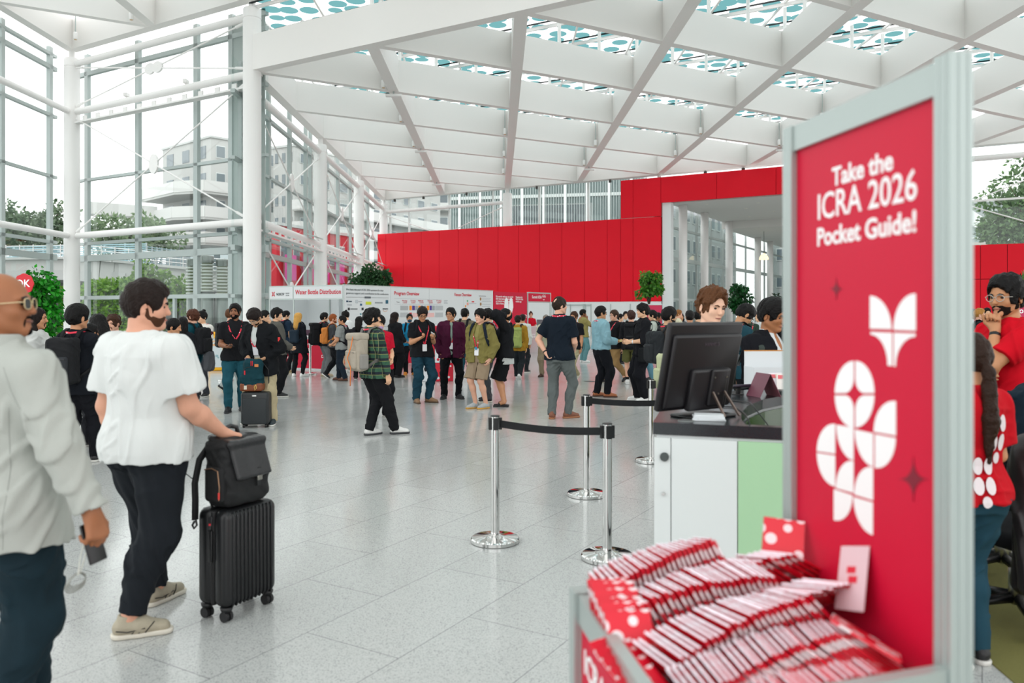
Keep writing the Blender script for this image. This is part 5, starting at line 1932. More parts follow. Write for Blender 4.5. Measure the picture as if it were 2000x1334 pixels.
for x0, x1, y0, y1, c in ((782, 797, 597, 606, 'a9acae'), (799.5, 804, 597, 606, 'f08c1a'), (805, 810, 597, 606, '4a3288'), (811, 816, 597, 606, '9aa0a2'), (817, 821, 597, 606, 'f08c1a'), (822, 826, 597, 606, '4a3288'), (828, 832, 597, 606, '9aa0a2'), (833.5, 838, 597, 606, 'f08c1a'), (839, 843, 597, 606, '4a3288'), (844, 849, 597, 606, '9aa0a2'), (850, 865, 597, 606, 'b4b8ba'),
                          (782, 797, 610.5, 619.5, 'b4b8ba'), (799.5, 804, 610.5, 619.5, 'c8102e'), (805.5, 815, 611, 619.5, 'e6b8b4'), (817, 831, 611, 619.5, 'e6b8b4'), (833.5, 848, 611, 619.5, 'e6b8b4'), (850, 865, 610.5, 619.5, 'b4b8ba'), (867, 874, 586.5, 587.5, '9aa0a4'), (867, 873, 589, 590, '9aa0a4'), (867, 874, 591.5, 592.5, '9aa0a4'),
                          (911.5, 914, 586.5, 589, '40a060'), (911.5, 915, 591, 596, 'e8a090'), (908, 910, 596, 600, 'f08c1a'), (921, 926, 588, 590.5, 'd04a4a'), (916, 930, 592, 593, 'b0b4b8'), (935, 949, 577.5, 578.5, '50565a'), (941, 958, 582, 583, 'b4b8bc'), (941, 957, 585, 586, 'b4b8bc'), (941, 959, 588, 589, 'b4b8bc'), (941, 958, 594, 595, 'b4b8bc'), (941, 957, 598, 599, 'b4b8bc'), (952, 960, 617, 623, 'c4c8cc')):
    chip(x0, x1, y0, y1, c, panels[2])
mb = MB()
for x, y in ((938.5, 584), (938.8, 594)):
    s0, z0 = bB.sz(x, y)
    mb.plate([bB.pt(s0 + .05 * math.cos(2 * math.pi * k / 14), z0 + .06 * math.sin(2 * math.pi * k / 14), .004) for k in range(14)], bB.n, .002)
bpart(mb, 'portrait_dot', mat('print', '9a6a2a', .6), panels[3])
# a narrow shelf on the wall and red welcome panel
mb = MB(); mb.bar(bB.pt(1.2, 1.06, .2), bB.pt(3.2, 1.06, .2), .38, .04); 
t2 = tag(mb.build('shelf', mat('dark_shelf', '2a2c30', .5)), 'dark narrow shelf along the foot of the white notice wall', 'shelf')
t = empty('welcome_panel', tuple(bB.pt(9.2, 0)), 0, 'red welcome panel with a white heart at the right end of the notice wall', 'sign')
mb = MB(); bB.rect(mb, 7.95, 10.45, .02, BH - .01, -.05, .052); wp = bpart(mb, 'panel', M_sred, t)
for i, (tx, x0, x1) in enumerate((('We warmly welcome you to the', 968, 1002), ('IEEE International Conference', 968, 1001), ('on Robotics and Automation', 968, 999), ('2026 in Vienna.', 968, 984))):
    bB.text(tx, x0, x1, 579.5 + 4.5 * i, M_txw, wp, bold=.014, hpx=3.4, off=.008)
for i, (tx, x0, x1) in enumerate((('Download the', 1007, 1020), ('IEEE ICRA 2026', 1007, 1021), ('mobile app', 1007, 1018))):
    bB.text(tx, x0, x1, 580.5 + 4.3 * i, M_txw, wp, bold=.01, hpx=3.2, off=.008)
mb = MB()
for sg in (-1, 1):
    pts = []
    s0, z0 = bB.sz(993.5, 600)
    for k in range(13):
        a = math.pi * k / 12
        pts.append((s0 + sg * (.012 + .16 - .16 * math.cos(a)), z0 + .36 * math.sin(a) ** .9 + .0))
    pts.append((s0 + sg * .012, z0 - .75))
    pts = [bB.pt(a, b, .004) for a, b in pts]
    if sg < 0: pts.reverse()
    mb.plate(pts[::-1], bB.n, .002)
s0, z0 = bB.sz(1026, 624)
for r0, r1 in ((.02, .05), (.09, .12), (.16, .19)):
    for k in range(8):
        a0, a1 = R(45 + 90 * k / 8), R(45 + 90 * (k + 1) / 8)
        mb.plate([bB.pt(s0 + q * math.cos(a), z0 + q * math.sin(a), .004) for q, a in ((r0, a0), (r1, a0), (r1, a1), (r0, a1))], bB.n, .002)
bpart(mb, 'white_print', M_txw, wp)
# -- small booth at the far end
t = empty('exhibition_booth', tuple(bB.pt(11.4, 0)), 0, 'small shell booth with a red fascia at the far end of the notice wall', 'booth')
sb0, sb1 = 10.5, 12.42
for s_ in (sb0, sb1):
    mb = MB(); p = bB.pt(s_, 0); mb.tube([(p.x, p.y, 0), (p.x, p.y, BH + .02)], .03, 8); bpart(mb, 'post', M_alu, t)
mb = MB(); bB.rect(mb, sb0 + .03, sb1 - .03, BH - .34, BH - .03, 0, .02); fb_ = bpart(mb, 'fascia_board', M_sred, t)
for z in (BH - .37, BH):
    mb = MB(); mb.bar(bB.pt(sb0, z), bB.pt(sb1, z), .035, .05); bpart(mb, 'rail', M_alu, t)
for s0, s1 in ((sb0, (sb0 + sb1) / 2), ((sb0 + sb1) / 2, sb1)):
    mb = MB(); bB.rect(mb, s0, s1, 0, BH, -1.6, .03); bpart(mb, 'back_panel', M_panel, t)
    mb = MB(); p = bB.pt(s1 - .02, 0, -1.55); mb.tube([(p.x, p.y, 0), (p.x, p.y, BH)], .025, 8); bpart(mb, 'post', M_alu, t)
bB.text('Summit ICRA', 1038, 1057, 580.5, M_txw, fb_, bold=.016, off=.026, hpx=5.5)
bB.text('66', 1058, 1064.5, 578.5, M_txw, fb_, bold=.0, off=.026, hpx=6)
mb = MB(); s0, z0 = bB.sz(1061, 583)
for k in range(8):
    a0, a1 = R(200 + 140 * k / 8), R(200 + 140 * (k + 1) / 8)
    mb.plate([bB.pt(s0 + q * math.cos(a), z0 + q * math.sin(a), .024) for q, a in ((.05, a0), (.072, a0), (.072, a1), (.05, a1))], bB.n, .002)
bpart(mb, 'smile', M_txw, fb_)
counter_row(bB, sb0 + .02, sb1 - .1, .58, 'red fronted counter of the small booth at the far end of the notice wall', [('Pick up your free', 1031, 1050, 653, 3.6), ('chocolate here!', 1031, 1047, 658, 3.6)], h=1.05, red=.98)
mb = MB(); p = bB.pt(10.95, 0, .33); mb.box((p.x, p.y, 1.19), (.30, .02, .24), rz=R(-20)); mb.box((p.x + .05, p.y + .12, 1.06), (.30, .22, .02), rz=R(-20))
tag(mb.build('laptop', mat('laptop_grey', '6a6e72', .4, metal=.3)), 'grey laptop open on the red counter of the small booth', 'laptop')

# -- recycling bins
def bin_(x, Y, col, label, panel_text):
    t = empty('recycling_bin', (wx(x, Y), Y, 0), R(14), label, 'bin')
    mb = MB(); mb.rbox((0, 0, .50), (.40, .40, 1.0), .04); mb.build('body', mat('bin_' + col, col, .4), t, auto=40)
    mb = MB(); mb.prism([(-.20, -.205), (.20, -.205), (.20, .20), (-.20, .20)], 1.0, 1.03); mb.lathe((0, 0, 1.02), [(.15, 0), (.14, .05), (.11, .06)], 20); ld = mb.build('lid', mat('bin_' + col, col, .4), t)
    mb = MB(); mb.lathe((0, -.02, 1.075), [(.10, 0), (.10, .012)], 20); mb.build('opening', mat('bin_hole', '5a3a10', .7), ld)
    mb = MB(); mb.box((0, -.203, .50), (.32, .008, .80)); pn = mb.build('front_panel', mat('bin_print', 'c9d3d6', .5), t)
    mp_ = mat('orange_print', 'f0a020', .6)
    for tx, z, sz in panel_text:
        o = lettering(tx, sz, frame((0, -.209, z), (1, 0, 0)), mp_, None, align='CENTER', bold=.02); o.parent = pn
    rg = random.Random(int(x))
    mb = MB()
    for k in range(5):
        mb.lathe((0, 0, 0), [(.001, 0)], 3) if False else None
        cx, cz, r_ = rg.uniform(-.11, .11), rg.uniform(.15, .48), rg.uniform(.025, .05)
        mb.plate([(cx + r_ * math.cos(2 * math.pi * q / 9), -.2085, cz + r_ * .8 * math.sin(2 * math.pi * q / 9)) for q in range(9)], (0, -1, 0), .001)
    mb.build('picture', mat('bin_picture', '8fb0b8', .6), pn)
    return t
bin_(424, 22.2, 'f2b418', 'yellow recycling bin with a printed grey front beside the left glass wall', [('UNUSED', .81, .075), ('DRUGS', .71, .085)])
bin_(404, 22.9, 'c81e28', 'red recycling bin standing just left of the yellow one', [])

# -- stack of printed cube cartons behind the burgundy jacket
cb = Vector((wx(848, 18.7), 18.7, 0)); ang_ = R(4)
cs_ = .435
cart_col = {(0, 0): 'w', (0, 1): 'r', (0, 2): 'r', (1, 0): 'r', (1, 1): 'w', (1, 2): 'r'}
nm_ = {(0, 0): 'white printed cube carton, bottom left of the stack', (0, 1): 'red printed cube carton, middle left of the stack', (0, 2): 'red printed cube carton, top left of the stack',
       (1, 0): 'red printed cube carton with white dots, bottom right of the stack', (1, 1): 'white printed cube carton, middle right of the stack', (1, 2): 'red printed cube carton, top right of the stack'}
for (i, j), c in cart_col.items():
    t = empty('carton', tuple(cb + Vector(((i - .5) * cs_, .22, j * cs_))), ang_, nm_[(i, j)], 'box', 'printed cube cartons behind the burgundy jacket')
    mb = MB(); mb.rbox((0, 0, cs_ / 2), (cs_ - .006, cs_ - .006, cs_ - .004), .012); mb.build('body', mat('carton_red', 'c8102e', .55) if c == 'r' else mat('carton_white', 'd9dde0', .55), t)
    mb = MB(); mb.plate([(.035 * math.cos(2 * math.pi * k / 14), -cs_ / 2 + .002, .29 + .06 * math.sin(2 * math.pi * k / 14)) for k in range(14)], (0, -1, 0), .003)
    mb.build('handle_hole', mat('carton_hole', '14080a', .8), t)
    mb = MB()
    for (qx, qz, rr) in ((-.14, .08, .034), (.11, .10, .028), (.15, .36, .022)):
        mb.plate([(qx + rr * math.cos(2 * math.pi * k / 12), -cs_ / 2 + .002, qz + rr * math.sin(2 * math.pi * k / 12)) for k in range(12)], (0, -1, 0), .002)
    mb.build('print', mat('carton_white', 'd9dde0', .55) if c == 'r' else mat('carton_red', 'c8102e', .55), t)

# -- banners and signs among the crowd
def rollup(x, Y, w, h, label, col, texts, rz=0., z0=.05):
    t = empty('banner_stand', (wx(x, Y), Y, 0), rz, label, 'banner')
    mb = MB(); mb.rbox((0, 0, .04), (w + .04, .2, .08), .02); mb.build('base', M_alu, t)
    mb = MB(); mb.box((0, 0, (h + .06) / 2), (w, .012, h - .06)); bp = mb.build('banner', mat('banner_' + col, col, .5), t)
    mb = MB(); mb.box((0, 0, h), (w + .01, .03, .03)); mb.tube([(0, .03, .05), (0, .03, h)], .012, 6); mb.build('pole', M_alu, t)
    for tx, xo, z, s_ in texts:
        o = lettering(tx, s_, frame((xo, -.008, z), (1, 0, 0)), M_txw, None, align='CENTER', bold=.012); o.parent = bp
    return t
rollup(1277, 26., .52, 1.86, 'red banner with white print below the slender ficus', 'c01848', [('materials', .02, 1.48, .085)])
rollup(1992, 12., .42, 1.98, 'magenta banner behind the red tee at the right edge', 'b3184a', [("Visitors'", -.03, 1.66, .12)])
t = empty('round_sign', (wx(48, 13.), 13., 0), R(-6), 'round red sign with a white letter, behind the sunglasses at the left edge', 'sign')
mb = MB(); mb.plate([(.165 * (1 + .035 * math.cos(8 * a)) * math.cos(a), 0, 2.10 + .165 * (1 + .035 * math.cos(8 * a)) * math.sin(a)) for a in [2 * math.pi * k / 48 for k in range(48)]], (0, -1, 0), .02); sp_ = mb.build('disc', mat('sign_red', 'd01a28', .45), t)
o = lettering('OK', .17, frame((-.015, -.024, 2.10), (1, 0, 0)), M_txw, None, align='CENTER', bold=.02); o.parent = sp_
mb = MB(); mb.tube([(0, .02, 0), (0, .02, 1.98)], .018, 8); mb.lathe((0, .02, 0), [(.16, 0), (.16, .015), (.03, .03)], 20); mb.build('pole', M_alu, t)
# dark floor outlet lids
for i, (x, y) in enumerate(((1152, 745), (1300, 751))):
    Y = gy(y); mb = MB(); mb.lathe((wx(x, Y), Y, 0), [(.13, 0), (.13, .004)], 16)
    tag(mb.build('floor_outlet', mat('outlet', '4a4e4e', .5)), ('small dark round floor outlet near the feet of the navy polo', 'small dark round floor outlet near the messenger bag')[i], 'outlet')

# ------------------------------------------------------------------ belt posts
M_chrome = mat('polished_chrome', 'd2d2d0', .06, metal=1.)
M_blk = mat('black_plastic', '0e0f11', .4)
M_belt = mat('black_webbing', '0d0f12', .8, bump=.3, bscale=400.)
def stanchion(x, y, label, to=None, h=.90):
    Y = gy(y); X = wx(x, Y)
    t = empty('belt_post', (X, Y, 0), 0, label, 'barrier post', 'chrome belt posts')
    mb = MB(); mb.lathe((0, 0, 0), [(.165, 0), (.175, .004), (.175, .026), (.168, .034), (.09, .042), (.05, .05), (.034, .056)], 40); mb.build('base', M_chrome, t, auto=30)
    mb = MB(); mb.lathe((0, 0, .05), [(.0315, 0), (.0315, h - .05)], 28); mb.build('pole', M_chrome, t, auto=30)
    hd = MB()
    hd.lathe((0, 0, h), [(.033, 0), (.033, .006), (.028, .009)], 24)
    for k in range(4):
        a = math.pi / 2 * k + .2
        hd.box((.036 * math.cos(a), .036 * math.sin(a), h - .05), (.022, .034, .085), rz=a)
    hd.build('belt_head', M_blk, t)
    if to:
        Y2 = gy(to[1]); X2 = wx(to[0], Y2)
        v = Vector((X2 - X, Y2 - Y, 0)); L = v.length; v.normalize()
        mb = MB()
        pts, ns = [], []
        for k in range(13):
            u = k / 12
            pts.append(tuple(v * (.045 + (L - .09) * u) + Vector((0, 0, h - .050 - .018 * math.sin(math.pi * u)))))
            ns.append(tuple(v.cross(Vector((0, 0, 1)))))
        mb.ribbon(pts, ns, .052, .002); mb.build('belt', M_belt, t)
    return t
stanchion(967, 1058, 'chrome belt post at the left of the nearest barrier, its belt running right', (1186, 1091))
stanchion(1186, 1091, 'chrome belt post in front of the white counter, at the right of the nearest barrier')
stanchion(1146, 968, 'chrome belt post just behind the nearest barrier, its belt running to the monitor', (1340, 972))
stanchion(1340, 972, 'chrome belt post hidden behind the counter, holding the end of the second belt')
stanchion(1272, 902, 'chrome belt post half hidden by the black monitor and white counter')
stanchion(441, 744, 'belt post beside the yellow recycling bin', None)
stanchion(606, 731, 'belt post in front of the red counter beside the black coat', None)

# ------------------------------------------------------------------ the service counter at right
CT = 1.10
F0 = Vector((.707, 4.00, 0)); FR = Vector((1.70, 3.68, 0))
fd = (FR - F0).normalized()
top_poly = [(.707, 4.00), (1.70, 3.682), (1.72, 3.74), (1.15, 3.925), (1.185, 4.12), (1.262, 4.38), (1.385, 4.685), (1.58, 5.02), (1.844, 5.31), (2.15, 5.50), (2.6, 5.62), (2.55, 5.98), (2.05, 5.88), (1.62, 5.62), (1.24, 5.26), (1.0, 4.88), (.84, 4.50)]
t = empty('service_counter', (1.2, 4.4, 0), 0, 'curved service counter with a black stone top and white and pale green front', 'counter')
mb = MB(); mb.prism(top_poly, CT - .06, CT)
def granite():
    m = mat('black_granite', '1b2024', .22, spec=.5, vary=.5, vscale=260.)
    return m
rel(mb.build('stone_top', granite(), None), t)
cx_ = sum(p[0] for p in top_poly) / len(top_poly)
def inset(poly, d):
    out = []
    n_ = len(poly)
    for i in range(n_):
        a, b, c = Vector((*poly[i - 1], 0)), Vector((*poly[i], 0)), Vector((*poly[(i + 1) % n_], 0))
        n1 = (b - a).normalized(); n2 = (c - b).normalized()
        m_ = (Vector((-n1.y, n1.x, 0)) + Vector((-n2.y, n2.x, 0)))
        m_.normalize()
        out.append((b.x + m_.x * d, b.y + m_.y * d))
    return out
body_poly = inset(top_poly, .022)
mb = MB(); mb.prism(body_poly, .06, CT - .06); rel(mb.build('body', mat('counter_white_panel', 'cfd4d4', .5), None), t)
mb = MB(); mb.prism(inset(top_poly, .05), 0, .06); rel(mb.build('plinth', mat('plinth', '3a3e40', .6), None), t)
pf_ = Plane(F0, fd)
def front(x0, x1, z0, z1, col, name, th=.016, rough=.45):
    mb = MB(); pf_.rect(mb, pf_.s_of(x0) + .0015, pf_.s_of(x1) - .0015, z0, z1, -.016, th)
    return rel(mb.build(name, mat(name, col, rough), None), t)
d1 = front(1277, 1310, .07, CT - .075, 'cdd3d2', 'narrow_door')
d2 = front(1311, 1440, .07, CT - .075, 'cdd3d2', 'wide_door')
d3 = front(1441, 1630, .07, CT - .075, '9cc39c', 'green_door')
s_, z_ = pf_.sz(1298, 892)
mb = MB(); mb.plate([pf_.pt(s_ + .022 * math.cos(2 * math.pi * k / 20), z_ + .022 * math.sin(2 * math.pi * k / 20), .0) for k in range(20)], pf_.n, .012)
rel(mb.build('lock', mat('lock_grey', '4a5050', .4, metal=.5), None), d1)
s_, z_ = pf_.sz(1296, 964)
mb = MB(); mb.plate([pf_.pt(s_ + .008 * math.cos(2 * math.pi * k / 12), z_ + .008 * math.sin(2 * math.pi * k / 12), .0) for k in range(12)], pf_.n, .012)
rel(mb.build('knob', M_steel, None), d1)
inner = top_poly[3:11]
mb = MB()
for a, b in zip(inner[:-1], inner[1:]):
    va, vb = Vector((*a, 0)), Vector((*b, 0)); n1 = (vb - va).normalized(); nv = Vector((n1.y, -n1.x, 0))
    if nv.x < 0 and a[1] > 4: nv = -nv
    mb.plate([(a[0] + nv.x * .002, a[1] + nv.y * .002, .1), (b[0] + nv.x * .002, b[1] + nv.y * .002, .1), (b[0] + nv.x * .002, b[1] + nv.y * .002, CT - .075), (a[0] + nv.x * .002, a[1] + nv.y * .002, CT - .075)], nv, .012)
rel(mb.build('inner_panel', mat('green_gloss', '2e4a1e', .15, spec=.6), None), t)
mb = MB(); mb.prism([(1.17, 3.95), (1.70, 3.78), (2.3, 5.3), (1.85, 5.25), (1.6, 4.98), (1.4, 4.65)], .70, .73); rel(mb.build('inner_desk', mat('desk_dark', '15181a', .35), None), t)

# monitor seen from behind
Wm, a_m = .56, R(35)
wv = Vector((math.cos(a_m), math.sin(a_m), 0)); nh = Vector((math.sin(a_m), -math.cos(a_m), 0))
tl = Vector((.793, 4.02, 1.60)); 
upv = (nh * .10 + Vector((0, 0, .46))).normalized(); Hm = .47
nb = wv.cross(upv)                                      # out of the back of the screen
if nb.y > 0: nb = -nb
ctr = tl + wv * Wm / 2 - upv * Hm / 2
Mm = Matrix((wv, upv, -nb)).transposed()
t = empty('monitor', (ctr.x, ctr.y, CT), 0, 'black desktop monitor seen from behind on the black stone counter', 'monitor')
mb = MB(); mb.rbox(tuple(ctr + nb * .0), (Wm, Hm, .035), .012, Mm); sh_ = rel(mb.build('back_cover', mat('monitor_black', '171518', .38, spec=.4), None, auto=40), t)
mb = MB(); mb.rbox(tuple(ctr - upv * .02 + nb * .028), (Wm * .92, Hm * .84, .03), .014, Mm); rel(mb.build('raised_back', mat('monitor_black', '171518', .38, spec=.4), None, auto=40), t)
mb = MB(); mb.rbox(tuple(ctr - upv * .115 + wv * .03 + nb * .055), (Wm * .52, Hm * .48, .04), .014, Mm); rel(mb.build('electronics_cover', mat('monitor_cover', '121014', .45), None, auto=40), t)
mb = MB(); mb.box(tuple(ctr - nb * .018), (Wm * .95, Hm * .92, .003), Mm); rel(mb.build('screen', mat('screen', '0a0c10', .1), None), t)
mb = MB(); pc_ = ctr - upv * .10 + wv * .07 + nb * .082
mb.rbox(tuple(pc_), (.12, .20, .025), .01, Mm); rel(mb.build('stand_bracket', mat('monitor_cover', '121014', .45), None, auto=40), t)
for q in (-1, 1):
    mb = MB(); a = pc_ + wv * (.045 * q) - upv * .02 + nb * .015; b = Vector((a.x + wv.x * .01 * q, a.y, CT + .012)) + nh * .09
    mb.bar(tuple(a), tuple(b), .010, .010); rel(mb.build('stand_leg', mat('stand_metal', '7a6a62', .3, metal=.8), None), t)
mb = MB(); b0 = ctr - Vector((0, 0, 0)); mb.rbox((b0.x + .02, b0.y - .0, CT + .008), (.30, .20, .016), .02, Matrix.Rotation(a_m, 3, 'Z')); rel(mb.build('stand_base', M_blk, None, auto=40), t)
mb = MB()
for q, v in ((-.045, .06), (.045, .06), (.0, -.03)):
    p = pc_ + wv * q + upv * v + nb * .014
    mb.plate([tuple(p + wv * .005 * math.cos(2 * math.pi * k / 10) + upv * .005 * math.sin(2 * math.pi * k / 10)) for k in range(10)], nb, .003)
rel(mb.build('screw', M_steel, None), t)
Ml = Matrix((wv, upv, nb)).transposed().to_4x4(); Ml.translation = ctr + upv * .125 + wv * .02 + nb * .0445
o = lettering('HANNS.G', .026, Ml, mat('faint_print', '4a4048', .5), None, align='CENTER'); rel(o, sh_)

def oncounter(x, y, z=CT):
    Y = FPX * (CAMH - z) / (y - HY)
    return wx(x, Y), Y
# papers, tent card, leaflet box, leaflets, cables
px_, py_ = oncounter(1383, 820)
t = empty('paper_stack', (px_, py_, CT), R(-10), 'small stack of white folded papers in front of the monitor', 'papers')
mb = MB()
for k in range(4):
    mb.rbox((.004 * (k % 2), .003 * k, .004 + .007 * k), (.165 - .006 * k, .105, .006), .001, Matrix.Rotation(R((3, -4, 2, -2)[k]), 3, 'Z'))
mb.build('sheet', mat('paper', 'dfe4e6', .6), t)
px_, py_ = oncounter(1340, 822)
mb = MB(); mb.lathe((px_, py_, CT), [(.042, 0), (.042, .004), (.03, .006)], 24); tag(mb.build('cable_grommet', mat('grommet', '8a8e8c', .35, metal=.6)), 'round grey cable grommet set in the stone top beside the papers', 'grommet')
px_, py_ = oncounter(1488, 775)
t = empty('tent_card', (px_ + .02, py_ + .03, CT), R(14), 'folded maroon tent card with pale print on the counter', 'card')
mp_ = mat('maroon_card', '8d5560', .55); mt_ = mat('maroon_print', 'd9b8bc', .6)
for q in (-1, 1):
    mb = MB()
    vs = [(-.085 + .0, q * .07, .0), (.085, q * .07, .0), (.075, 0, .155), (-.075, 0, .155)]
    vs = [(q * .075, -.085, 0), (q * .075, .085, 0), (0, .085, .15), (0, -.085, .15)]
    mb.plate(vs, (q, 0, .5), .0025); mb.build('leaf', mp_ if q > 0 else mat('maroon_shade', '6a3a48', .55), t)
nt = Vector((.15, 0, .075)).normalized()
for tx, yy, hh in (('2026', .0, .034), ('ICRA', .0, .022)):
    Mx = Matrix(((0, -.447, .894, .0), (1, 0, 0, 0), (0, .894, .447, 0), (0, 0, 0, 1)))
    Mx.translation = Vector((.060 - (.024 if tx == '2026' else .006) - .0, .0, .03 + (.06 if tx == '2026' else .018))) + nt * .007
    o = lettering(tx, hh, Mx, mt_, None, align='CENTER'); o.parent = t
px_, py_ = oncounter(1520, 757)
t = empty('leaflet_box', (px_, py_ + .12, CT), R(4), 'white card leaflet box with a raised back on the far arm of the counter', 'box')
mb = MB(); W_, D_, h0, h1 = .36, .20, .145, .255
mb.box((0, -D_ / 2, h0 / 2), (W_, .006, h0)); mb.box((0, D_ / 2, h1 / 2), (W_, .006, h1)); mb.box((-W_ / 2, 0, h0 / 2), (.006, D_, h0)); mb.box((W_ / 2, 0, h0 / 2), (.006, D_, h0)); mb.box((0, 0, .004), (W_, D_, .006)); mb.build('tray', mat('card_white2', 'd6dadc', .55), t)
mb = MB(); mb.box((0, D_ / 2 + .002, h1 + .003), (W_, .012, .008)); mb.build('edge', mat('kraft_edge', 'c98a4a', .7), t)
for i, (x, y, c, rz) in enumerate(((1518, 762, 'e9e4ea', 12), (1532, 764, 'e8e2dc', -8))):
    px_, py_ = oncounter(x, y)
    t = empty('leaflet', (px_, py_, CT), R(rz), ('folded colour printed leaflet leaning on the white leaflet box', 'second folded colour printed leaflet, nearest the sign post')[i], 'leaflet')
    mb = MB(); mb.plate([(-.05, 0, .01), (.05, 0, .01), (.05, .03, .12), (-.05, .03, .12)], (0, -1, .2), .004); b_ = mb.build('page', mat('leaflet_' + c, c, .5), t)
    for (a0, a1, z0, z1, cc) in ((-.04, -.005, .085, .11, 'e06a70'), (.0, .04, .085, .11, 'f0a040'), (.0, .04, .045, .075, '5a3a8a')):
        mb = MB(); yy = lambda z: .03 * (z - .01) / .11 - .006
        mb.plate([(a0, yy(z0), z0), (a1, yy(z0), z0), (a1, yy(z1), z1), (a0, yy(z1), z1)], (0, -1, .2), .001); mb.build('print', mat('leaf_print' + cc, cc, .6), b_)
px_, py_ = oncounter(1512, 769)
mb = MB(); mb.rbox((px_ + .13, py_ + .05, CT + .012), (.22, .10, .02), .008, Matrix.Rotation(R(8), 3, 'Z')); tag(mb.build('black_tray', M_blk), 'flat black tray under the colour printed leaflets', 'tray')
px_, py_ = oncounter(1447, 772)
t = empty('card_reader', (px_, py_ + .03, CT), R(20), 'dark purple card reader on a stand beside the monitor', 'reader')
mb = MB(); mb.rbox((0, 0, .055), (.15, .10, .018), .006, Matrix.Rotation(R(-14), 3, 'X')); mb.build('body', mat('reader', '2a2030', .35), t, auto=40)
mb = MB(); mb.tube([(0, .02, 0), (0, .01, .05)], .016, 8); mb.lathe((0, .02, 0), [(.04, 0), (.04, .006)], 16); mb.build('stand', M_blk, t)
def cable(pts, label, col='101214', r_=.0035):
    P_ = [Vector(p) for p in pts]
    out = []
    for i in range(len(P_) - 1):
        p0, p1, p2, p3 = P_[max(i - 1, 0)], P_[i], P_[i + 1], P_[min(i + 2, len(P_) - 1)]
        for k in range(6):
            u = k / 6
            out.append(.5 * ((2 * p1) + (p2 - p0) * u + (2 * p0 - 5 * p1 + 4 * p2 - p3) * u * u + (3 * p1 - p0 - 3 * p2 + p3) * u ** 3))
    out.append(P_[-1])
    mb = MB(); mb.tube(out, r_, 7)
    return tag(mb.build('cable', mat('cable_' + col, col, .5), None, True), label, 'cable')
cc = lambda x, y, dz=.005: (*oncounter(x, y), CT + dz)
cable([cc(1405, 796), cc(1432, 797), cc(1452, 808), (1.17, 3.93, CT + .01), (1.22, 3.98, CT - .10), (1.32, 3.98, .76)], 'black cable running from the monitor over the near edge into the desk well')
cable([cc(1424, 784), cc(1448, 786), cc(1466, 790), (1.42, 4.62, CT - .02), (1.55, 4.3, .85), (1.7, 4.0, .76)], 'black cable from the card reader dropping into the desk well')
cable([(1.62, 3.96, .75), (1.66, 4.2, .80), (1.75, 4.5, .95), (1.9, 4.7, 1.0)], 'pale cable lying inside the desk well', 'b8bcae')

# ------------------------------------------------------------------ brochure bin with the tall sign
Lc, Rc, Pc = Vector((.785, 2.21, 0)), Vector((.883, 1.594, 0)), Vector((.175, 2.016, 0))
Qc = Pc + Rc - Lc
ZR = .95
ZS_L, ZS_R = 2.174, 2.174
t = empty('brochure_stand', tuple((Lc + Qc) / 2), 0, 'square brochure bin with red sides and a tall red sign at its back', 'display stand')
def post(p, z, label=None, w_=.05):
    mb = MB()
    ax = (Rc - Lc).normalized(); ay = Vector((-ax.y, ax.x, 0))
    M3 = Matrix((ax, ay, Vector((0, 0, 1)))).transposed()
    prof = []
    h_ = w_ / 2
    for k in range(4):                                   # square tube with two shallow grooves on every side
        for u, dpt in ((-1, 0), (-.62, 0), (-.55, .12), (-.25, .12), (-.18, 0), (.18, 0), (.25, .12), (.55, .12), (.62, 0)):
            x, y = u * h_, -h_ + dpt * h_
            for _ in range(k): x, y = -y, x
            q = M3 @ Vector((x, y, 0))
            prof.append((p.x + q.x, p.y + q.y))
    mb.prism(prof, 0, z)
    return rel(mb.build('post', M_alu2, None), t)
M_alu2 = mat('satin_aluminium', 'a9b3b0', .35, metal=.35)
post(Lc, 2.168, w_=.048); post(Rc, 2.172, w_=.050); post(Pc, ZR + .005, w_=.05); post(Qc, ZR + .005, w_=.05)
for a, b in ((Pc, Qc), (Qc, Rc), (Lc, Pc)):
    for z in (ZR - .035, .08):
        mb = MB(); mb.bar((a.x, a.y, z), (b.x, b.y, z), .028, .07); rel(mb.build('rail', M_alu2, None), t)
mb = MB(); mb.bar((Lc.x, Lc.y, 2.132), (Rc.x, Rc.y, 2.132), .036, .068); rel(mb.build('header_rail', M_alu2, None), t)
for a, b, nm2 in ((Pc, Qc, 'side_panel'), (Qc, Rc, 'side_panel'), (Lc, Pc, 'side_panel')):
    mb = MB(); mb.bar((a.x, a.y, (ZR + .05) / 2), (b.x, b.y, (ZR + .05) / 2), .010, ZR - .13)
    o = rel(mb.build(nm2, M_sred, None), t)
    if nm2 == 'side_panel' and a is Pc:
        sp1 = o
mb = MB(); mb.bar((Lc.x, Lc.y, 1.06), (Rc.x, Rc.y, 1.06), .012, 2.10); sgn = rel(mb.build('sign_panel', M_sred, None), t)
e1, e2 = Pc - Lc, Rc - Lc
mb = MB(); q4 = [Lc, Rc, Qc, Pc]; mb.add([(p.x, p.y, .80) for p in q4] + [(p.x, p.y, .82) for p in q4], [(0, 1, 2, 3), (7, 6, 5, 4), (0, 4, 5, 1), (1, 5, 6, 2), (2, 6, 7, 3), (3, 7, 4, 0)]); rel(mb.build('tray', M_panel, None), t)
sp_side = Plane(Pc, (Qc - Pc))
Ml = frame(Vector((0, 0, .80)) + Pc + (Qc - Pc) * .10 - sp_side.n * -.008, Qc - Pc)
o = lettering('ICRA 2026', .085, Ml, M_txw, None, bold=.006); rel(o, sp1)
sg = Plane(Lc, (Rc - Lc))
OFFS = .0062
sg.text('Take the', 1630, 1750, 331, M_txw, sgn, bold=.024, off=OFFS, hpx=37)
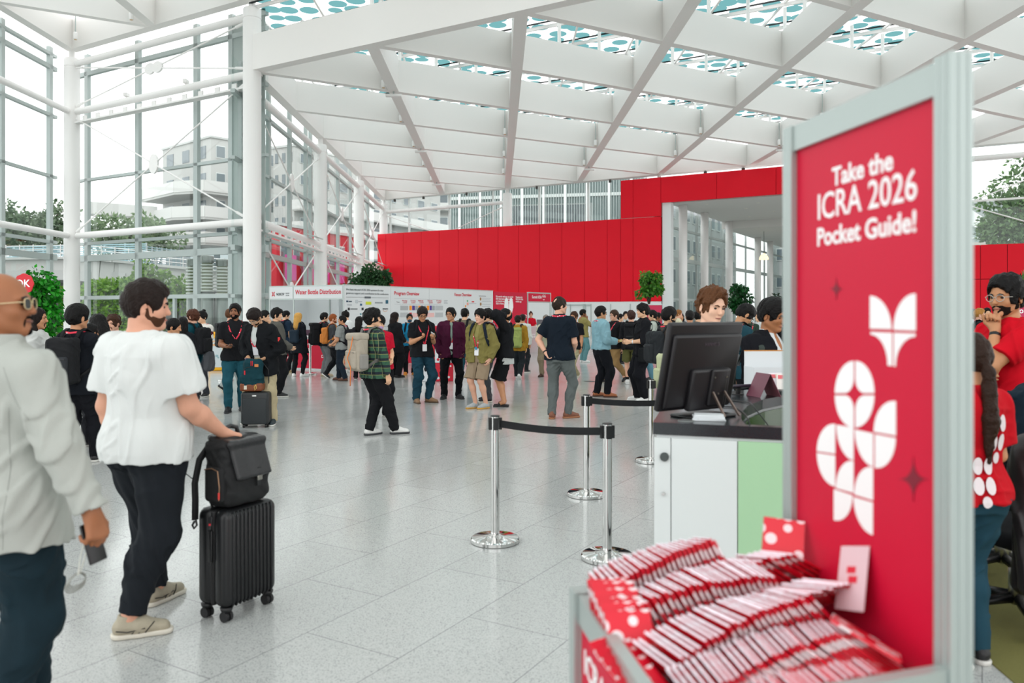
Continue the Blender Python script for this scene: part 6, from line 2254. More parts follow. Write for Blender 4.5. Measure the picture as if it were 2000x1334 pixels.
sg.text('ICRA 2026', 1600, 1793, 386, M_txw, sgn, bold=.008, off=OFFS, hpx=55)
sg.text('Pocket Guide!', 1600, 1793, 450, M_txw, sgn, bold=.024, off=OFFS, hpx=38)
def zp(cx, cy):
    """position on the sign of a point given in the enlarged crop (origin 1500, 520, factor 2.381)"""
    return sg.sz(1500 + cx / 2.381, 520 + cy / 2.381)
def shape(pts, m=M_txw, name='print', off=OFFS):
    P_ = [sg.pt(*zp(*p), off) for p in pts]
    a2 = sum(zp(*pts[i])[0] * zp(*pts[(i + 1) % len(pts)])[1] - zp(*pts[(i + 1) % len(pts)])[0] * zp(*pts[i])[1] for i in range(len(pts)))
    if a2 < 0: P_.reverse()
    mb = MB(); mb.plate(P_, sg.n, .0012)
    return rel(mb.build(name, m, None), sgn)
def quarter(corner, hx, vy, n_=12, conc=False):
    """quarter disc: corner point, the end of its horizontal edge, the end of its vertical edge"""
    cx, cy = corner
    out = [corner]
    for k in range(n_ + 1):
        a = math.pi / 2 * k / n_
        if conc:
            out.append((hx[0] + (vy[0] - hx[0]) * (1 - math.cos(a)) , hx[1] + (vy[1] - hx[1]) * math.sin(a)))
        else:
            out.append((cx + (hx[0] - cx) * math.cos(a) + (vy[0] - cx) * math.sin(a), cy + (hx[1] - cy) * math.cos(a) + (vy[1] - cy) * math.sin(a)))
    return out
shape(quarter((487, 290), (587, 293), (487, 137)))
shape(quarter((701, 300), (597, 296), (701, 127)))
shape([(490, 305)] + [(490 + 80 * math.sin(a), 318 + 144 * (1 - math.cos(a))) for a in [math.pi / 2 * k / 10 for k in range(11)]] + [(590, 463), (590, 309)])
shape([(699, 313)] + [(699 - 92 * math.sin(a), 328 + 138 * (1 - math.cos(a))) for a in [math.pi / 2 * k / 10 for k in range(11)]] + [(598, 466), (598, 309)])
# ring of four quarters around a star-shaped hole
for sx, sy in ((-1, -1), (1, -1), (1, 1), (-1, 1)):
    ox, oy = 415 + 4 * sx, 595 + 5 * sy
    outer = [(ox + sx * 88 * math.cos(a), oy + sy * 150 * math.sin(a)) for a in [math.pi / 2 * k / 12 for k in range(13)]]
    inn = [(ox + sx * (42 - 42 * math.sin(a)), oy + sy * (70 - 70 * math.cos(a))) for a in [math.pi / 2 * k / 8 for k in range(9)]]
    shape(outer + inn[::-1])
shape(quarter((324, 872), (239, 860), (324, 733)))
shape(quarter((324, 880), (239, 867), (324, 1024)))
shape(quarter((410, 750), (330, 737), (410, 902)))
shape(quarter((502, 777), (416, 758), (502, 932)))
shape(quarter((510, 780), (607, 798), (510, 938)))
shape(quarter((608, 788), (505, 770), (608, 627)))
shape(quarter((410, 1054), (328, 1032), (410, 906)))
shape(quarter((501, 1088), (414, 1062), (501, 935)))
shape(quarter((318, 1036), (405, 1064), (318, 1180)))
shape(quarter((500, 1098), (410, 1072), (500, 1250)))
M_star = mat('dark_red_print', '7a0c26', .6)
def star(cx, cy, rx_, ry_):
    pts = []
    for q in range(4):
        a0 = math.pi / 2 * q
        for k in range(6):
            u = k / 6
            p, r_ = (math.cos(a0), math.sin(a0)), (math.cos(a0 + math.pi / 2), math.sin(a0 + math.pi / 2))
            w0, w1 = (1 - u) ** 2, u ** 2
            pts.append((cx + rx_ * (w0 * p[0] + w1 * r_[0]), cy + ry_ * (w0 * p[1] + w1 * r_[1])))
    shape(pts, M_star, 'star')
star(330, 106, 32, 52); star(690, 990, 70, 105)

# ------------------------------------------------------------------ pocket guides piled in the bin
def guide_mat():
    m = bpy.data.materials.new('guide_cover')
    n, l = nodes_of(m); b = n['Principled BSDF']; b.inputs['Roughness'].default_value = .35
    tc = n.new('ShaderNodeTexCoord')
    v = n.new('ShaderNodeTexVoronoi'); v.inputs['Scale'].default_value = 26.; v.inputs['Randomness'].default_value = .7
    l.new(tc.outputs['Object'], v.inputs['Vector'])
    t1 = n.new('ShaderNodeMath'); t1.operation = 'LESS_THAN'; t1.inputs[1].default_value = .40
    l.new(v.outputs['Distance'], t1.inputs[0])
    mx = n.new('ShaderNodeMix'); mx.data_type = 'RGBA'
    mx.inputs[6].default_value = (*srgb('d4142c'), 1); mx.inputs[7].default_value = (*srgb('e8dcde'), 1)
    l.new(t1.outputs[0], mx.inputs[0]); l.new(mx.outputs[2], b.inputs['Base Color'])
    return m
M_cover = guide_mat(); M_page = mat('guide_pages', 'ebe6ef', .7)
gw, gh, gt = .105, .148, .0056
def guide_mesh():
    mb = MB()
    mb.box((0, 0, gt / 2 - .0002), (gw, gh, .0004), mi=0); mb.box((0, 0, -gt / 2 + .0002), (gw, gh, .0004), mi=0)
    mb.box((.0006, 0, 0), (gw - .001, gh - .0004, gt - .0008), mi=1)
    mb.box((-gw / 2 + .0004, 0, 0), (.0008, gh, gt), mi=0)
    o = mb.build('pocket_guide', [M_cover, M_page])
    return o
proto = guide_mesh(); first = [True]
rgb_ = random.Random(7)
def guide(M, label, group):
    if first[0]:
        o = proto; first[0] = False
    else:
        o = proto.copy(); COL.objects.link(o)
    o.matrix_world = M
    return tag(o, label, 'booklet', group)
def bp_(a, b, z):
    p = Lc + e1 * a + e2 * b
    return Vector((p.x, p.y, z))
def fan(a0, b0, z0, a1, b1, z1, n_, lean0, lean1, label, group, turn=0., spin=0., arch=0., spin1=None):
    """row of guides standing on edge; lean = tilt of the sheets back along the row (90 = upright)"""
    A, B = bp_(a0, b0, z0), bp_(a1, b1, z1)
    d = (B - A); dh = Vector((d.x, d.y, 0)).normalized()
    dh = Matrix.Rotation(R(turn), 3, 'Z') @ dh
    sd = Vector((0, 0, 1)).cross(dh)
    for i in range(n_):
        u = i / max(1, n_ - 1)
        ln = R(lean0 + (lean1 - lean0) * u + rgb_.uniform(-.7, .7))
        c = A + d * u + Vector((0, 0, arch * math.sin(math.pi * u) + rgb_.uniform(-.004, .004)))
        hgt = (-dh * math.cos(ln) + Vector((0, 0, 1)) * math.sin(ln))        # long edge direction
        s2 = Matrix.Rotation(R(spin + ((spin1 if spin1 is not None else spin) - spin) * u + rgb_.uniform(-.8, .8)), 3, hgt.cross(sd)) @ sd
        h2 = (hgt.cross(sd)).cross(s2) * -1
        nn = s2.cross(h2)
        M = Matrix((s2, h2, nn)).transposed().to_4x4(); M.translation = c
        guide(M, label, group)
G = 'pocket guides in the brochure bin'
fan(.93, .10, .93, .42, .10, 1.00, 24, 74, 66, 'red pocket guide standing in the rearmost row along the back rim', 'back row of guides', arch=.015, spin=-10, spin1=16)
fan(.92, .33, .905, .30, .30, .975, 27, 62, 58, 'red pocket guide in the second row from the back of the bin', 'second row of guides', spin=14, spin1=-10, arch=.022)
fan(.86, .55, .885, .22, .52, .955, 26, 54, 48, 'red pocket guide in the middle row of the pile', 'third row of guides', spin=-18, spin1=16, turn=10, arch=.02)
fan(.78, .74, .875, .12, .74, .93, 30, 40, 34, 'red pocket guide in the fanned row with pale page edges facing the front', 'fourth row of guides', turn=-14, spin=-20, spin1=14, arch=.018)
fan(.70, .865, .875, .10, .865, .905, 26, 26, 20, 'pocket guide lying almost flat in the fan along the front rim', 'front row of guides', turn=-8, arch=.014, spin=-3, spin1=4)
fan(.34, .13, .97, .10, .16, 1.00, 10, 38, 30, 'pocket guide in the tilted stack beside the foot of the sign', 'stack of guides beside the sign', turn=40, spin=20)
fan(.30, .36, .955, .07, .40, .985, 12, 30, 24, 'pocket guide sliding off the slanting stack nearest the sign', 'slanting stack of guides', turn=60, spin=10)
fan(.93, .22, .95, .93, .46, .93, 6, 60, 56, 'pocket guide leaning over the left rim of the bin', 'guides on the left rim', turn=0, spin=0)
fan(.97, .52, .905, .93, .74, .885, 5, 36, 30, 'pocket guide bent flat against the left rim, below the leaning ones', 'bent guides on the left rim', turn=20, spin=0)
# loose single pieces
def single(c, yaw, pitch, rollv, label):
    M = (Matrix.Rotation(R(yaw), 4, 'Z') @ Matrix.Rotation(R(pitch), 4, 'X') @ Matrix.Rotation(R(rollv), 4, 'Y'))
    M.translation = c
    guide(M, label, None)
single(bp_(.13, .12, 1.035), -24, 58, 6, 'single red guide propped highest against the sign panel')
single(bp_(.18, .78, .965), 60, 24, 14, 'single dark edged guide sticking out near the right post')
mb = MB(); mb.box((0, 0, 0), (.105, .148, .002)); o = mb.build('postcard', mat('pale_card', 'd9b9bf', .5))
sp_ = bp_(.055, .52, 1.03)
ax = (Rc - Lc).normalized(); upc = (Vector((0, 0, 1)) * .94 + e1.normalized() * -.30 + ax * -.25).normalized()
s2 = (ax - upc * ax.dot(upc)).normalized(); nn = s2.cross(upc)
M = Matrix((s2, upc, nn)).transposed().to_4x4(); M.translation = sp_; o.matrix_world = M
tag(o, 'pale pink card leaning against the red sign panel', 'card')
mb = MB()
for (x0, y0, x1, y1) in ((-.02, .01, .012, .026), (-.012, -.012, .02, .004), (-.03, -.026, -.006, -.014)):
    mb.plate([(x0, y0, .0012), (x1, y0, .0012), (x1, y1, .0012), (x0, y1, .0012)], (0, 0, 1), .0006)
p_ = mb.build('print', M_txr); p_.parent = o

# ------------------------------------------------------------------ office chairs at the right edge
def office_chair(x, y, rz, label, jacket, jcol, zt=1.04, stripe=None):
    t = empty('office_chair', (x, y, 0), R(rz), label, 'chair')
    for k in range(5):
        a = 2 * math.pi * k / 5 + .3
        mb = MB(); mb.tube([(.04 * math.cos(a), .04 * math.sin(a), .13), (.30 * math.cos(a), .30 * math.sin(a), .095)], [.03, .02], 8); lg = mb.build('base_leg', M_blk, t, True)
        mb = MB(); c, s = math.cos(a), math.sin(a)
        for q in (-1, 1):
            mb.tube([(.31 * c - q * .012 * s, .31 * s + q * .012 * c, .036), (.31 * c - q * .03 * s, .31 * s + q * .03 * c, .036)], .034, 14)
        mb.tube([(.31 * c, .31 * s, .036), (.31 * c, .31 * s, .10)], .012, 6)
        mb.build('castor', mat('castor', '1a1a1c', .5), lg)
    mb = MB(); mb.lathe((0, 0, .10), [(.045, 0), (.045, .18), (.028, .18), (.028, .34)], 16); mb.build('column', M_steel, t, True)
    mb = MB(); mb.rbox((0, .02, .48), (.48, .46, .09), .04); mb.build('seat', cloth('17181b'), t, True)
    mb = MB(); mb.rbox((0, -.22, .80), (.44, .07, .44), .03, Matrix.Rotation(R(8), 3, 'X')); mb.build('backrest', cloth('17181b'), t, True)
    mb = MB(); mb.bar((0, -.06, .45), (0, -.24, .62), .06, .02); mb.build('back_support', M_blk, t)
    # garment over the back: top-level thing
    g = Grid((-.42, -.55, .1), (.42, .12, zt + .1), .011)
    zl = jacket
    g.add(s_box((0, -.23, (zt + zl) / 2), (.255, .075, (zt - zl) / 2), .05), 0)
    g.add(s_cone((-.23, -.25, zt - .08), (-.30, -.30, zl + .08), .07, .055), .05)
    g.add(s_cone((.23, -.25, zt - .08), (.30, -.28, zl + .12), .07, .055), .05)
    g.add(s_ell((0, -.25, zt - .02), (.20, .09, .06)), .05)
    g.cut(s_box((0, -.215, .55), (.235, .040, .40), .02))
    g.ripple(.014, int(abs(x) * 100), .6)
    return t, g
t, g = office_chair(2.70, 4.25, 18, 'black office chair on castors at the right edge, a dark jacket over its back', .24, '1a1719')
j = empty('jacket', (2.70, 4.25, 0), R(18), 'dark charcoal jacket hanging over the nearest office chair', 'jacket')
g.obj('cloth', mat('dark_leather', '1f1b1d', .45, spec=.4, bump=.3, bscale=20.), j)
t, g = office_chair(3.05, 4.95, 30, 'second office chair, in front of the red tee, under a navy jacket', .45, '14202a', 1.20)
j = empty('jacket', (3.05, 4.95, 0), R(30), 'navy jacket with a pale stripe draped over the second office chair', 'jacket')
oj = g.obj('cloth', cloth('13212c'), j)
mb = MB(); mb.tube([(-.2, -.22, 1.20), (0, -.25, 1.245), (.2, -.22, 1.19), (.28, -.28, 1.0)], .012, 6); sj = mb.build('stripe', mat('pale_trim', 'c9d0d2', .6), j, True)
# ------------------------------------------------------------------ the people
SEED = [0]
def who(label, x, Y, top, face, skin='light', hair=('black', 'short', 1.2), tops=('202226', 'tee', 'short'), topk=None, pants='16171a', pk=None,
        shoe=('1a1a1c', 'd0cec8'), sk=None, arms=('hang', 'hang'), legs='stand', lan=None, feat='', beard=None, glass=None, fat=0., fem=False, hk=None, H=None, **kw):
    SEED[0] += 1
    hh = {'bald': .0}.get(hair[1] if hair else 'bald', .012 * (hair[2] if hair else 0) + .006)
    H = H or CAMH + (HY - top) * Y / FPX - hh
    p = Person(wx(x, Y), Y, H, face, skin=skin, fat=fat, fem=fem, arms=arms, legs=legs, seed=SEED[0], **kw).make(label)
    if hair: p.hair(*hair, **(hk or {}))
    vis = 'e' in feat
    if vis: p.eyes(brow=(hair[0] if hair else 'dark'))
    if 'm' in feat: p.mouth()
    if beard: p.beard(*beard)
    if glass: p.glasses(**(glass if isinstance(glass, dict) else {}))
    p.top(*tops, **(topk or {}))
    if pants: p.trousers(pants, **(pk or {}))
    p.shoes(*shoe, **(sk or {}))
    if lan:
        p.lanyard(**({} if lan is True else lan))
    return p

def held(p, name, label, cat, i, build, off=(0, 0, 0), group=None):
    """thing carried in hand i of person p; build(origin, basis) returns nothing"""
    sh, el, wr, d, th, cu, sd = p.arms[i]
    t = nrm(th - d * float(th @ d)); n = -np.cross(d, t) * sd
    o = wr + d * .085 * p.k + n * .030 * p.k
    T_ = p.thing(name, label, cat, group)
    build(T_, Vector(o.tolist()), Vector(d.tolist()), Vector(t.tolist()), Vector(n.tolist()))
    return T_
def M3(x, y, z): return Matrix((Vector(x), Vector(y), Vector(z))).transposed()
def phone_in(col='101114', scr='20262c'):
    def f(T_, o, d, t, n):
        mb = MB(); mb.rbox(tuple(o + n * .004 + d * .02), (.072, .148, .009), .004, M3(t, d, t.cross(d))); b = mb.build('case', mat('phone_case', col, .3), T_, auto=40)
        mb = MB(); mb.box(tuple(o + n * .0095 + d * .02), (.066, .140, .001), M3(t, d, t.cross(d))); mb.build('screen', mat('phone_screen', scr, .1), T_)
    return f

# ======== the two men in the foreground
BM = Person(wx(7, 3.02), 3.02, 1.81, 26, res=.0062, skin='9a6444', fat=.5, head=(52, -4, 0), legs=((.09, -.10, 0, 8), (-.09, .16, 0, -4)), twist=0,
            arms=(((.46, .06, -1), (.40, .26, -1), (.25, .12, -1)), ((.14, .0, -1), (.0, .2, -1))), curl=(.85, .5), seed=101).make('person in a pale grey blazer and dark jeans at the left edge, phone in hand')
BM.eyes(brow='dark'); BM.mouth('7a4a40'); BM.beard('0e0c0c', 'goatee')
BM.glasses('c9b48a', lens='1c2426', thick=.0022)
BM.top('a9aca6', 'blazer', 'long', hem=-.185, inf=.026, collar='jacket', crease=.007, straight=.55, flare=.05, slv=.75, m=mat('wool', 'a8aba5', .9, spec=.2, bump=.5, bscale=8., vary=.05, vscale=220.))
from mathutils.bvhtree import BVHTree
def seam(p, part, name, rows, m, r_=.0016):
    """stitched line lying on the mesh called part of person p; rows = (angle, height)"""
    ob = [c for c in p.root.children if c.name.split('.')[0] == part][0]
    bv = BVHTree.FromPolygons([v.co for v in ob.data.vertices], [tuple(q.vertices) for q in ob.data.polygons])
    pts = []
    for a, z in rows:
        v, n_ = p.surf(R(a), z, .15)
        h = bv.ray_cast(Vector(v.tolist()), Vector((-n_).tolist()))
        if h[0] is not None: pts.append(h[0] + h[1] * .0004)
    mb = MB(); mb.tube(pts, r_, 5)
    return mb.build(name, m, ob, True)
M_seam = mat('seam', '8a8d87', .9)
zz_ = [-.18 + .02 * i for i in range(34)]
seam(BM, 'blazer', 'back_seam', [(180, z) for z in zz_], M_seam, .0009)
seam(BM, 'blazer', 'side_seam', [(128 + 10 * max(0, .1 - z), z) for z in zz_[:26]], M_seam, .0009)
seam(BM, 'blazer', 'side_seam', [(232 - 10 * max(0, .1 - z), z) for z in zz_[:26]], M_seam, .0009)
seam(BM, 'blazer', 'armhole_seam', [(112 + 16 * math.sin((z - .28) * 9), z) for z in [.28 + .012 * i for i in range(16)]], M_seam, .0009)
g = Grid(BM.lo, BM.hi, .0062)
g.add(s_torso(BM.P, BM.M, npv(.462, .572) * BM.k, npv(.104, .076) * BM.k, npv(.100, .076) * BM.k, npv(-.035, -.024) * BM.k, .012, flat=True))
g.cut(s_ell(BM.T(0, -.012, .555), npv(.066, .070, .09) * BM.k, BM.M), .004); g.cut(s_ell(BM.T(0, .14, .48), npv(.05, .12, .2) * BM.k, BM.M), .004)
g.obj('collar', [m for k, m in MATS.items() if k[0] == 'wool'][0], BM.root)
mbv = MB()
sh, el, wr, d_, th, cu, sd = BM.arms[0]
for k in range(4):
    u = nrm(wr - el); q = wr - u * (.012 + .017 * k)
    side = nrm(np.cross(u, npv(0, 0, 1))) * 1.
    c = q + nrm(BM.M @ npv(.35, -1., 0)) * .046
    mbv.lathe(tuple(map(float, c)), [(.0065, -.002), (.0065, .003)], 10)
mbv.build('sleeve_button', mat('button', '84867f', .4), BM.root)
BM.trousers('16262e', m=mat('denim', '12252d', .85, spec=.2, bump=.5, bscale=10., vary=.35, vscale=10.), wide=1.15)
BM.shoes('2a2320', '8a8078')
held(BM, 'smartphone', 'black smartphone in the hand of the grey blazer wearer', 'phone', 0, phone_in())
def earbuds(T_, o, d, t, n):
    mb = MB(); P_ = []
    for k in range(20):
        u = k / 19
        P_.append(o + n * (.02 + .05 * math.sin(math.pi * u)) + t * (.03 - .075 * u * u) + Vector((0, 0, .05 - .17 * u)))
    mb.tube(P_, .0024, 6)
    mb.tube([o + n * .02 + t * .02 + Vector((0, 0, .05)), o + n * .045 + t * .015 + Vector((0, 0, -.03)), o + n * .03 + t * -.03 + Vector((0, 0, -.12))], .0024, 6)
    mb.build('cable', mat('white_cable', 'd5d6cc', .4), T_, True)
    mb = MB(); c = o + n * .035 + t * -.04 + Vector((0, 0, -.135))
    for q in range(4):
        P_ = [c + t * (.032 + .003 * q) * math.cos(a) + Vector((0, 0, (.022 + .003 * q) * math.sin(a) - .004 * q)) + n * (.004 * q - .006 + .004 * math.sin(2 * a)) for a in [2 * math.pi * k / 18 for k in range(19)]]
        mb.tube(P_, .0026, 6)
    mb.build('coil', mat('grey_cable', '8e908a', .35), T_, True)
    mb = MB(); mb.tube([o + n * .02 + t * .02 + Vector((0, 0, .045)), o + n * .03 + t * .03 + Vector((0, 0, .062))], .0075, 8); mb.build('earpiece', mat('white_cable', 'd5d6cc', .4), T_, True)
held(BM, 'earphones', 'white wired earphones coiled and dangling from the hand of the grey blazer wearer', 'earphones', 0, earbuds)

WM = Person(-1.955, 4.25, 1.815, 26, res=.0066, skin='d19a80', fat=.72, head=(42, 4, 0),
            legs=((.085, -.17, 0, 44), (-.17, .205, .0, -4)),
            arms=(((.20, .26, -1), (.10, .80, -.62), (.30, .9, -.25)), ((.22, -.06, -1), (-.12, .36, -1))), hand=((-1, 0, 0.1), (0, 1, 0)), curl=(.95, .5), seed=102).make('person in a loose white tee and dark joggers pushing a black suitcase')
WM.hair('1e1410', 'short', 1.35, nape=.030); WM.eyes(brow='dark'); WM.mouth('a86458'); WM.beard('4a3022', 'full')
WM.top('e3e5e2', 'tee', 'short', hem=-.10, inf=.030, crease=.0062, straight=.75, slv=1.15, m=mat('white_cotton', 'd3d6d4', .9, spec=.2, bump=.55, bscale=7.))
WM.trousers('1c2026', m=mat('jersey', '1b1f24', .9, spec=.2, bump=.4, bscale=9., vary=.15, vscale=260.), wide=1.02, crease=.007, length=.94)
for hip, knee, ank, fwd, pit in WM.legs:
    g = Grid(ank - .12, ank + npv(.12, .12, .22), .0066); u_ = nrm(knee - ank); g.add(s_cone(ank + u_ * .03, ank + u_ * .085, .058, .066, flat=True, flat0=True)); g.ripple(.003, 7, 2.); g.obj('ankle_cuff', MATS[[k for k in MATS if k[0] == 'jersey'][0]], WM.root)
WM.shoes('a39a86', 'd6d0c2')
for (hip, knee, ank, fwd, pit), q in zip(WM.legs, (1, -1)):
    o_ = ank - npv(0, 0, .085 * WM.k); rt = npv(fwd[1], -fwd[0], 0); f3 = lambda x, y, z: tuple(map(float, o_ + (rt * x + fwd * y + npv(0, 0, 1) * z) * WM.k))
    mb = MB()
    for sgn in (-1, 1):
        for y0, y1 in ((.02, .07), (.05, .10), (.08, .12)):
            mb.tube([f3(.046 * sgn, y0, .028), f3(.043 * sgn, (y0 + y1) / 2, .052), f3(.026 * sgn, y1, .072)], .003, 5)
        mb.tube([f3(.047 * sgn, -.05, .05), f3(.050 * sgn, .0, .040), f3(.046 * sgn, .08, .05)], .003, 5)
    mb.build('shoe_trim', mat('shoe_dark', '2a2622', .6), WM.root)
    mb = MB()
    for k in range(4): mb.tube([f3(-.026, .050 + .020 * k, .088 - .007 * k), f3(0, .056 + .020 * k, .1005 - .0085 * k), f3(.026, .050 + .020 * k, .088 - .007 * k)], .0035, 5)
    mb.tube([f3(0, .05, .095), f3(-.02, .07, .115), f3(-.01, .03, .105)], .002, 5)
    mb.build('shoelace', mat('lace', 'cbbf9a', .7), WM.root)

# suitcase and the backpack standing on it
c_a, c_b, c_c = Vector((-1.690, 4.30, 0)), Vector((-1.505, 4.20, 0)), Vector((-1.355, 4.485, 0))
sx_ = (c_c - c_b).normalized(); sw_ = .375; sd_ = .235
rz_s = math.atan2(sx_.y, sx_.x)
ctr_s = c_b + sx_ * sw_ / 2 + Vector((-sx_.y, sx_.x, 0)) * sd_ / 2
SU = empty('suitcase', tuple(ctr_s), rz_s, 'black ribbed four wheel suitcase rolled along by the white tee wearer', 'suitcase')
M_case = mat('black_polycarbonate', '121315', .36, spec=.45)
mb = MB(); mb.rbox((0, -.060, .335), (sw_, sd_ / 2 - .004, .52), .045, n=5); fs = mb.build('front_shell', M_case, SU, auto=50)
mb = MB(); mb.rbox((0, .060, .335), (sw_, sd_ / 2 - .004, .52), .045, n=5); bs = mb.build('back_shell', M_case, SU, auto=50)
mb = MB(); mb.rbox((0, 0, .335), (sw_ - .012, .03, .51), .04, n=4); mb.build('zip_band', mat('zip_band', '08080a', .6), SU, auto=50)
for k in range(11):
    xx = -sw_ / 2 + .05 + k * (sw_ - .10) / 10
    for yy, par in ((-sd_ / 2 + .0005, fs), (sd_ / 2 - .0005, bs)):
        mb = MB(); mb.tube([(xx, yy + math.copysign(.014, -yy), .595 - .012), (xx, yy, .560), (xx, yy, .105), (xx, yy + math.copysign(.014, -yy), .082)], .0075, 8); mb.build('rib', M_case, par, True)
for q, (qx, qy) in enumerate(((-1, -1), (1, -1), (-1, 1), (1, 1))):
    x, y = qx * (sw_ / 2 - .04), qy * (sd_ / 2 - .045)
    mb = MB(); mb.lathe((x, y, .045), [(.02, 0), (.032, .02), (.034, .032)], 14); wh = mb.build('wheel_housing', M_blk, SU, True)
    mb = MB()
    for w_ in (-.014, .014):
        mb.tube([(x + w_ - .009, y, .028), (x + w_ + .009, y, .028)], .028, 18)
    mb.build('wheel', mat('wheel_rubber', '161618', .6), wh)
mb = MB(); mb.rbox((-.02, -.0, .598), (.15, .03, .016), .007); mb.build('top_handle', M_blk, SU, auto=40)
mb = MB(); mb.rbox((-sw_ / 2 - .002, 0, .40), (.012, .028, .17), .005); mb.build('side_handle', M_blk, SU, auto=40)
mb = MB(); mb.rbox((-sw_ / 2 - .002, -.0, .535), (.008, .026, .05), .003); lk = mb.build('lock', mat('lock_dark', '2a2a2c', .4), SU, auto=40)
mb = MB(); mb.lathe((-sw_ / 2 - .006, 0, .518), [(.007, -.004), (.007, .006)], 10); mb.build('lock_badge', mat('lock_red', 'c8303a', .4), lk)
zh_ = .965
for q in (-1, 1):
    mb = MB(); mb.tube([(q * .085 - .02, .085, .56), (q * .085 - .02, .085, zh_ - .02)], .0085, 10); mb.build('handle_tube', M_chrome, SU, True)
mb = MB(); mb.rbox((-.02, .085, zh_), (.215, .034, .032), .014); mb.build('pull_handle', M_blk, SU, auto=40)
BPk = empty('backpack', tuple(ctr_s + Vector((0, 0, .60))), rz_s, 'black leather flap backpack standing on the ribbed suitcase', 'backpack')
cl_b = mat('black_nylon', '0d0e10', .75, bump=.4, bscale=200.); cl_l = mat('black_leather', '1d1e20', .34, spec=.5, bump=.25, bscale=45.)
g = Grid((-.26, -.2, -.02), (.26, .25, .46), .0065)
Mt = rot('X', R(-6))
g.add(s_box((0, .01, .18), (.150, .085, .185), .045, Mt)); g.add(s_box((0, -.035, .12), (.145, .07, .11), .05), .03); g.ripple(.005, 5); g.half((0, 0, .0025), (0, 0, -1)); mainb = g.obj('main_compartment', cl_b, BPk)
g = Grid((-.26, -.2, .1), (.26, .2, .46), .006)
g.add(s_box((0, -.098, .245), (.125, .012, .098), .011, rot('X', R(-20)))); g.add(s_box((0, .0, .352), (.135, .085, .016), .015, rot('X', R(8))), .03); g.ripple(.003, 6); g.obj('leather_flap', cl_l, BPk)
g = Grid((-.3, -.2, -.02), (.0, .2, .3), .006); g.add(s_box((-.152, -.0, .125), (.028, .068, .095), .026)); g.ripple(.002, 6); sp2 = g.obj('side_pocket', cl_b, BPk)
mb = MB(); mb.tube([(-.183, -.055, .05), (-.184, -.06, .12), (-.183, -.045, .205), (-.182, .0, .216), (-.182, .055, .205)], .0035, 6); mb.build('zip', mat('copper_zip', '8a6a52', .35, metal=.6), sp2)
mb = MB(); mb.rbox((-.186, -.058, .075), (.008, .010, .036), .003); mb.build('zip_pull', mat('zip_red', 'd83a34', .5), sp2)
mb = MB(); mb.box((.03, -.128, .15), (.026, .006, .10)); mb.build('closing_strap', cl_l, BPk)
mb = MB(); mb.rbox((.03, -.134, .145), (.034, .010, .030), .003); mb.build('buckle', mat('buckle', '9a9890', .25, metal=.8), BPk, auto=40)
mb = MB(); mb.tube([(-.05, .05, .365), (-.045, .06, .405), (0, .062, .418), (.045, .06, .405), (.05, .05, .365)], .013, 8); mb.build('grab_handle', cl_l, BPk, True)
mb = MB(); mb.ribbon([(-.10, .09, .33), (-.17, .10, .25), (-.20, .10, .13), (-.205, .09, .04), (-.215, .08, -.06)], [(-.3, 1, 0)] * 5, .045, .012); mb.build('shoulder_strap', cl_b, BPk, True)
mb = MB(); mb.tube([(-.215, .082, -.06), (-.21, .08, -.09), (-.225, .085, -.105), (-.235, .085, -.085), (-.222, .083, -.065)], .006, 6); mb.build('strap_end', M_blk, BPk, True)
mb = MB(); mb.tube([(-.20, .10, .14), (-.26, .12, .20), (-.33, .12, .26)], .0025, 5); mb.build('cord', M_blk, BPk, True)
o = lettering('TUMI', .014, frame((.0, -.117, .168), (1, 0, 0), (0, .3, .95)), mat('emboss', '3a3b3e', .4), None, align='CENTER'); o.parent = mainb

# ======== left group
p = who('person in a dark blazer with a black backpack, back turned, beside the white column', 152, 8.6, 596.5, 8, 'tan', ('black', 'fade', 1.5), ('12151b', 'blazer', 'long'), dict(inf=.026, collar='jacket', hem=-.16), '121318', arms=('fwd', 'hold'), legs='stroll', hs=1.12, head=(14, 0, 0), lan=dict(front=False))
backpack(p, 'black and grey backpack worn beside the white column', '1a1b1d', (.32, .18, .50), col2='2d2f32')
p = who('person in a pale grey long sleeved top standing behind the pale grey blazer', 73, 8.9, 598, 75, 'tan', ('dark', 'long', 1.1), ('c5c7c4', 'sweater', 'long'), dict(inf=.032), '2a2c30', arms=('low', 'hang'), hk=dict(length=.14, fringe=-.004), feat='em', beard=('dark', 'goatee'))
p = who('person looking down between the backpack by the column and the white tee', 194, 10.2, 611, 300, 'light', ('black', 'long', 1.2), ('23303a', 'jacket', 'long'), dict(inf=.024), '1a1b1f', fem=True, arms=('phone', 'phone'), head=(0, 22, 0), hk=dict(length=.26), feat='e')
p = who('person in a mustard hooded jacket just behind the backpack by the column', 178, 9.7, 624, 20, 'tan', ('black', 'short', 1.1), ('b5842e', 'hoodie', 'long'), dict(inf=.03, hood=True), '1d1e22', H=1.50)
p = who('person whose face shows just over the left shoulder of the white tee', 222, 11.3, 613, 205, 'fair', ('brown', 'curly', 1.2), ('1f4650', 'jacket', 'long'), dict(inf=.025, collar='jacket'), '1c1d20', feat='em', head=(-15, 6, 0), beard=('brown', 'goatee'))
p = who('person in a teal jacket bowed down directly behind the head of the white tee', 337, 10.6, 619, 60, 'tan', ('black', 'short', 1.1), ('2d6a72', 'jacket', 'long'), dict(inf=.03, collar='jacket'), '17181b', head=(20, 12, 0))
p = who('person in a dark jacket, back turned, just left of the teal blazer', 357, 13.2, 618, 350, 'tan', ('black', 'longback', 1.3), ('1b1d22', 'jacket', 'long'), dict(inf=.024), '17181b', fem=True, hk=dict(length=.30))
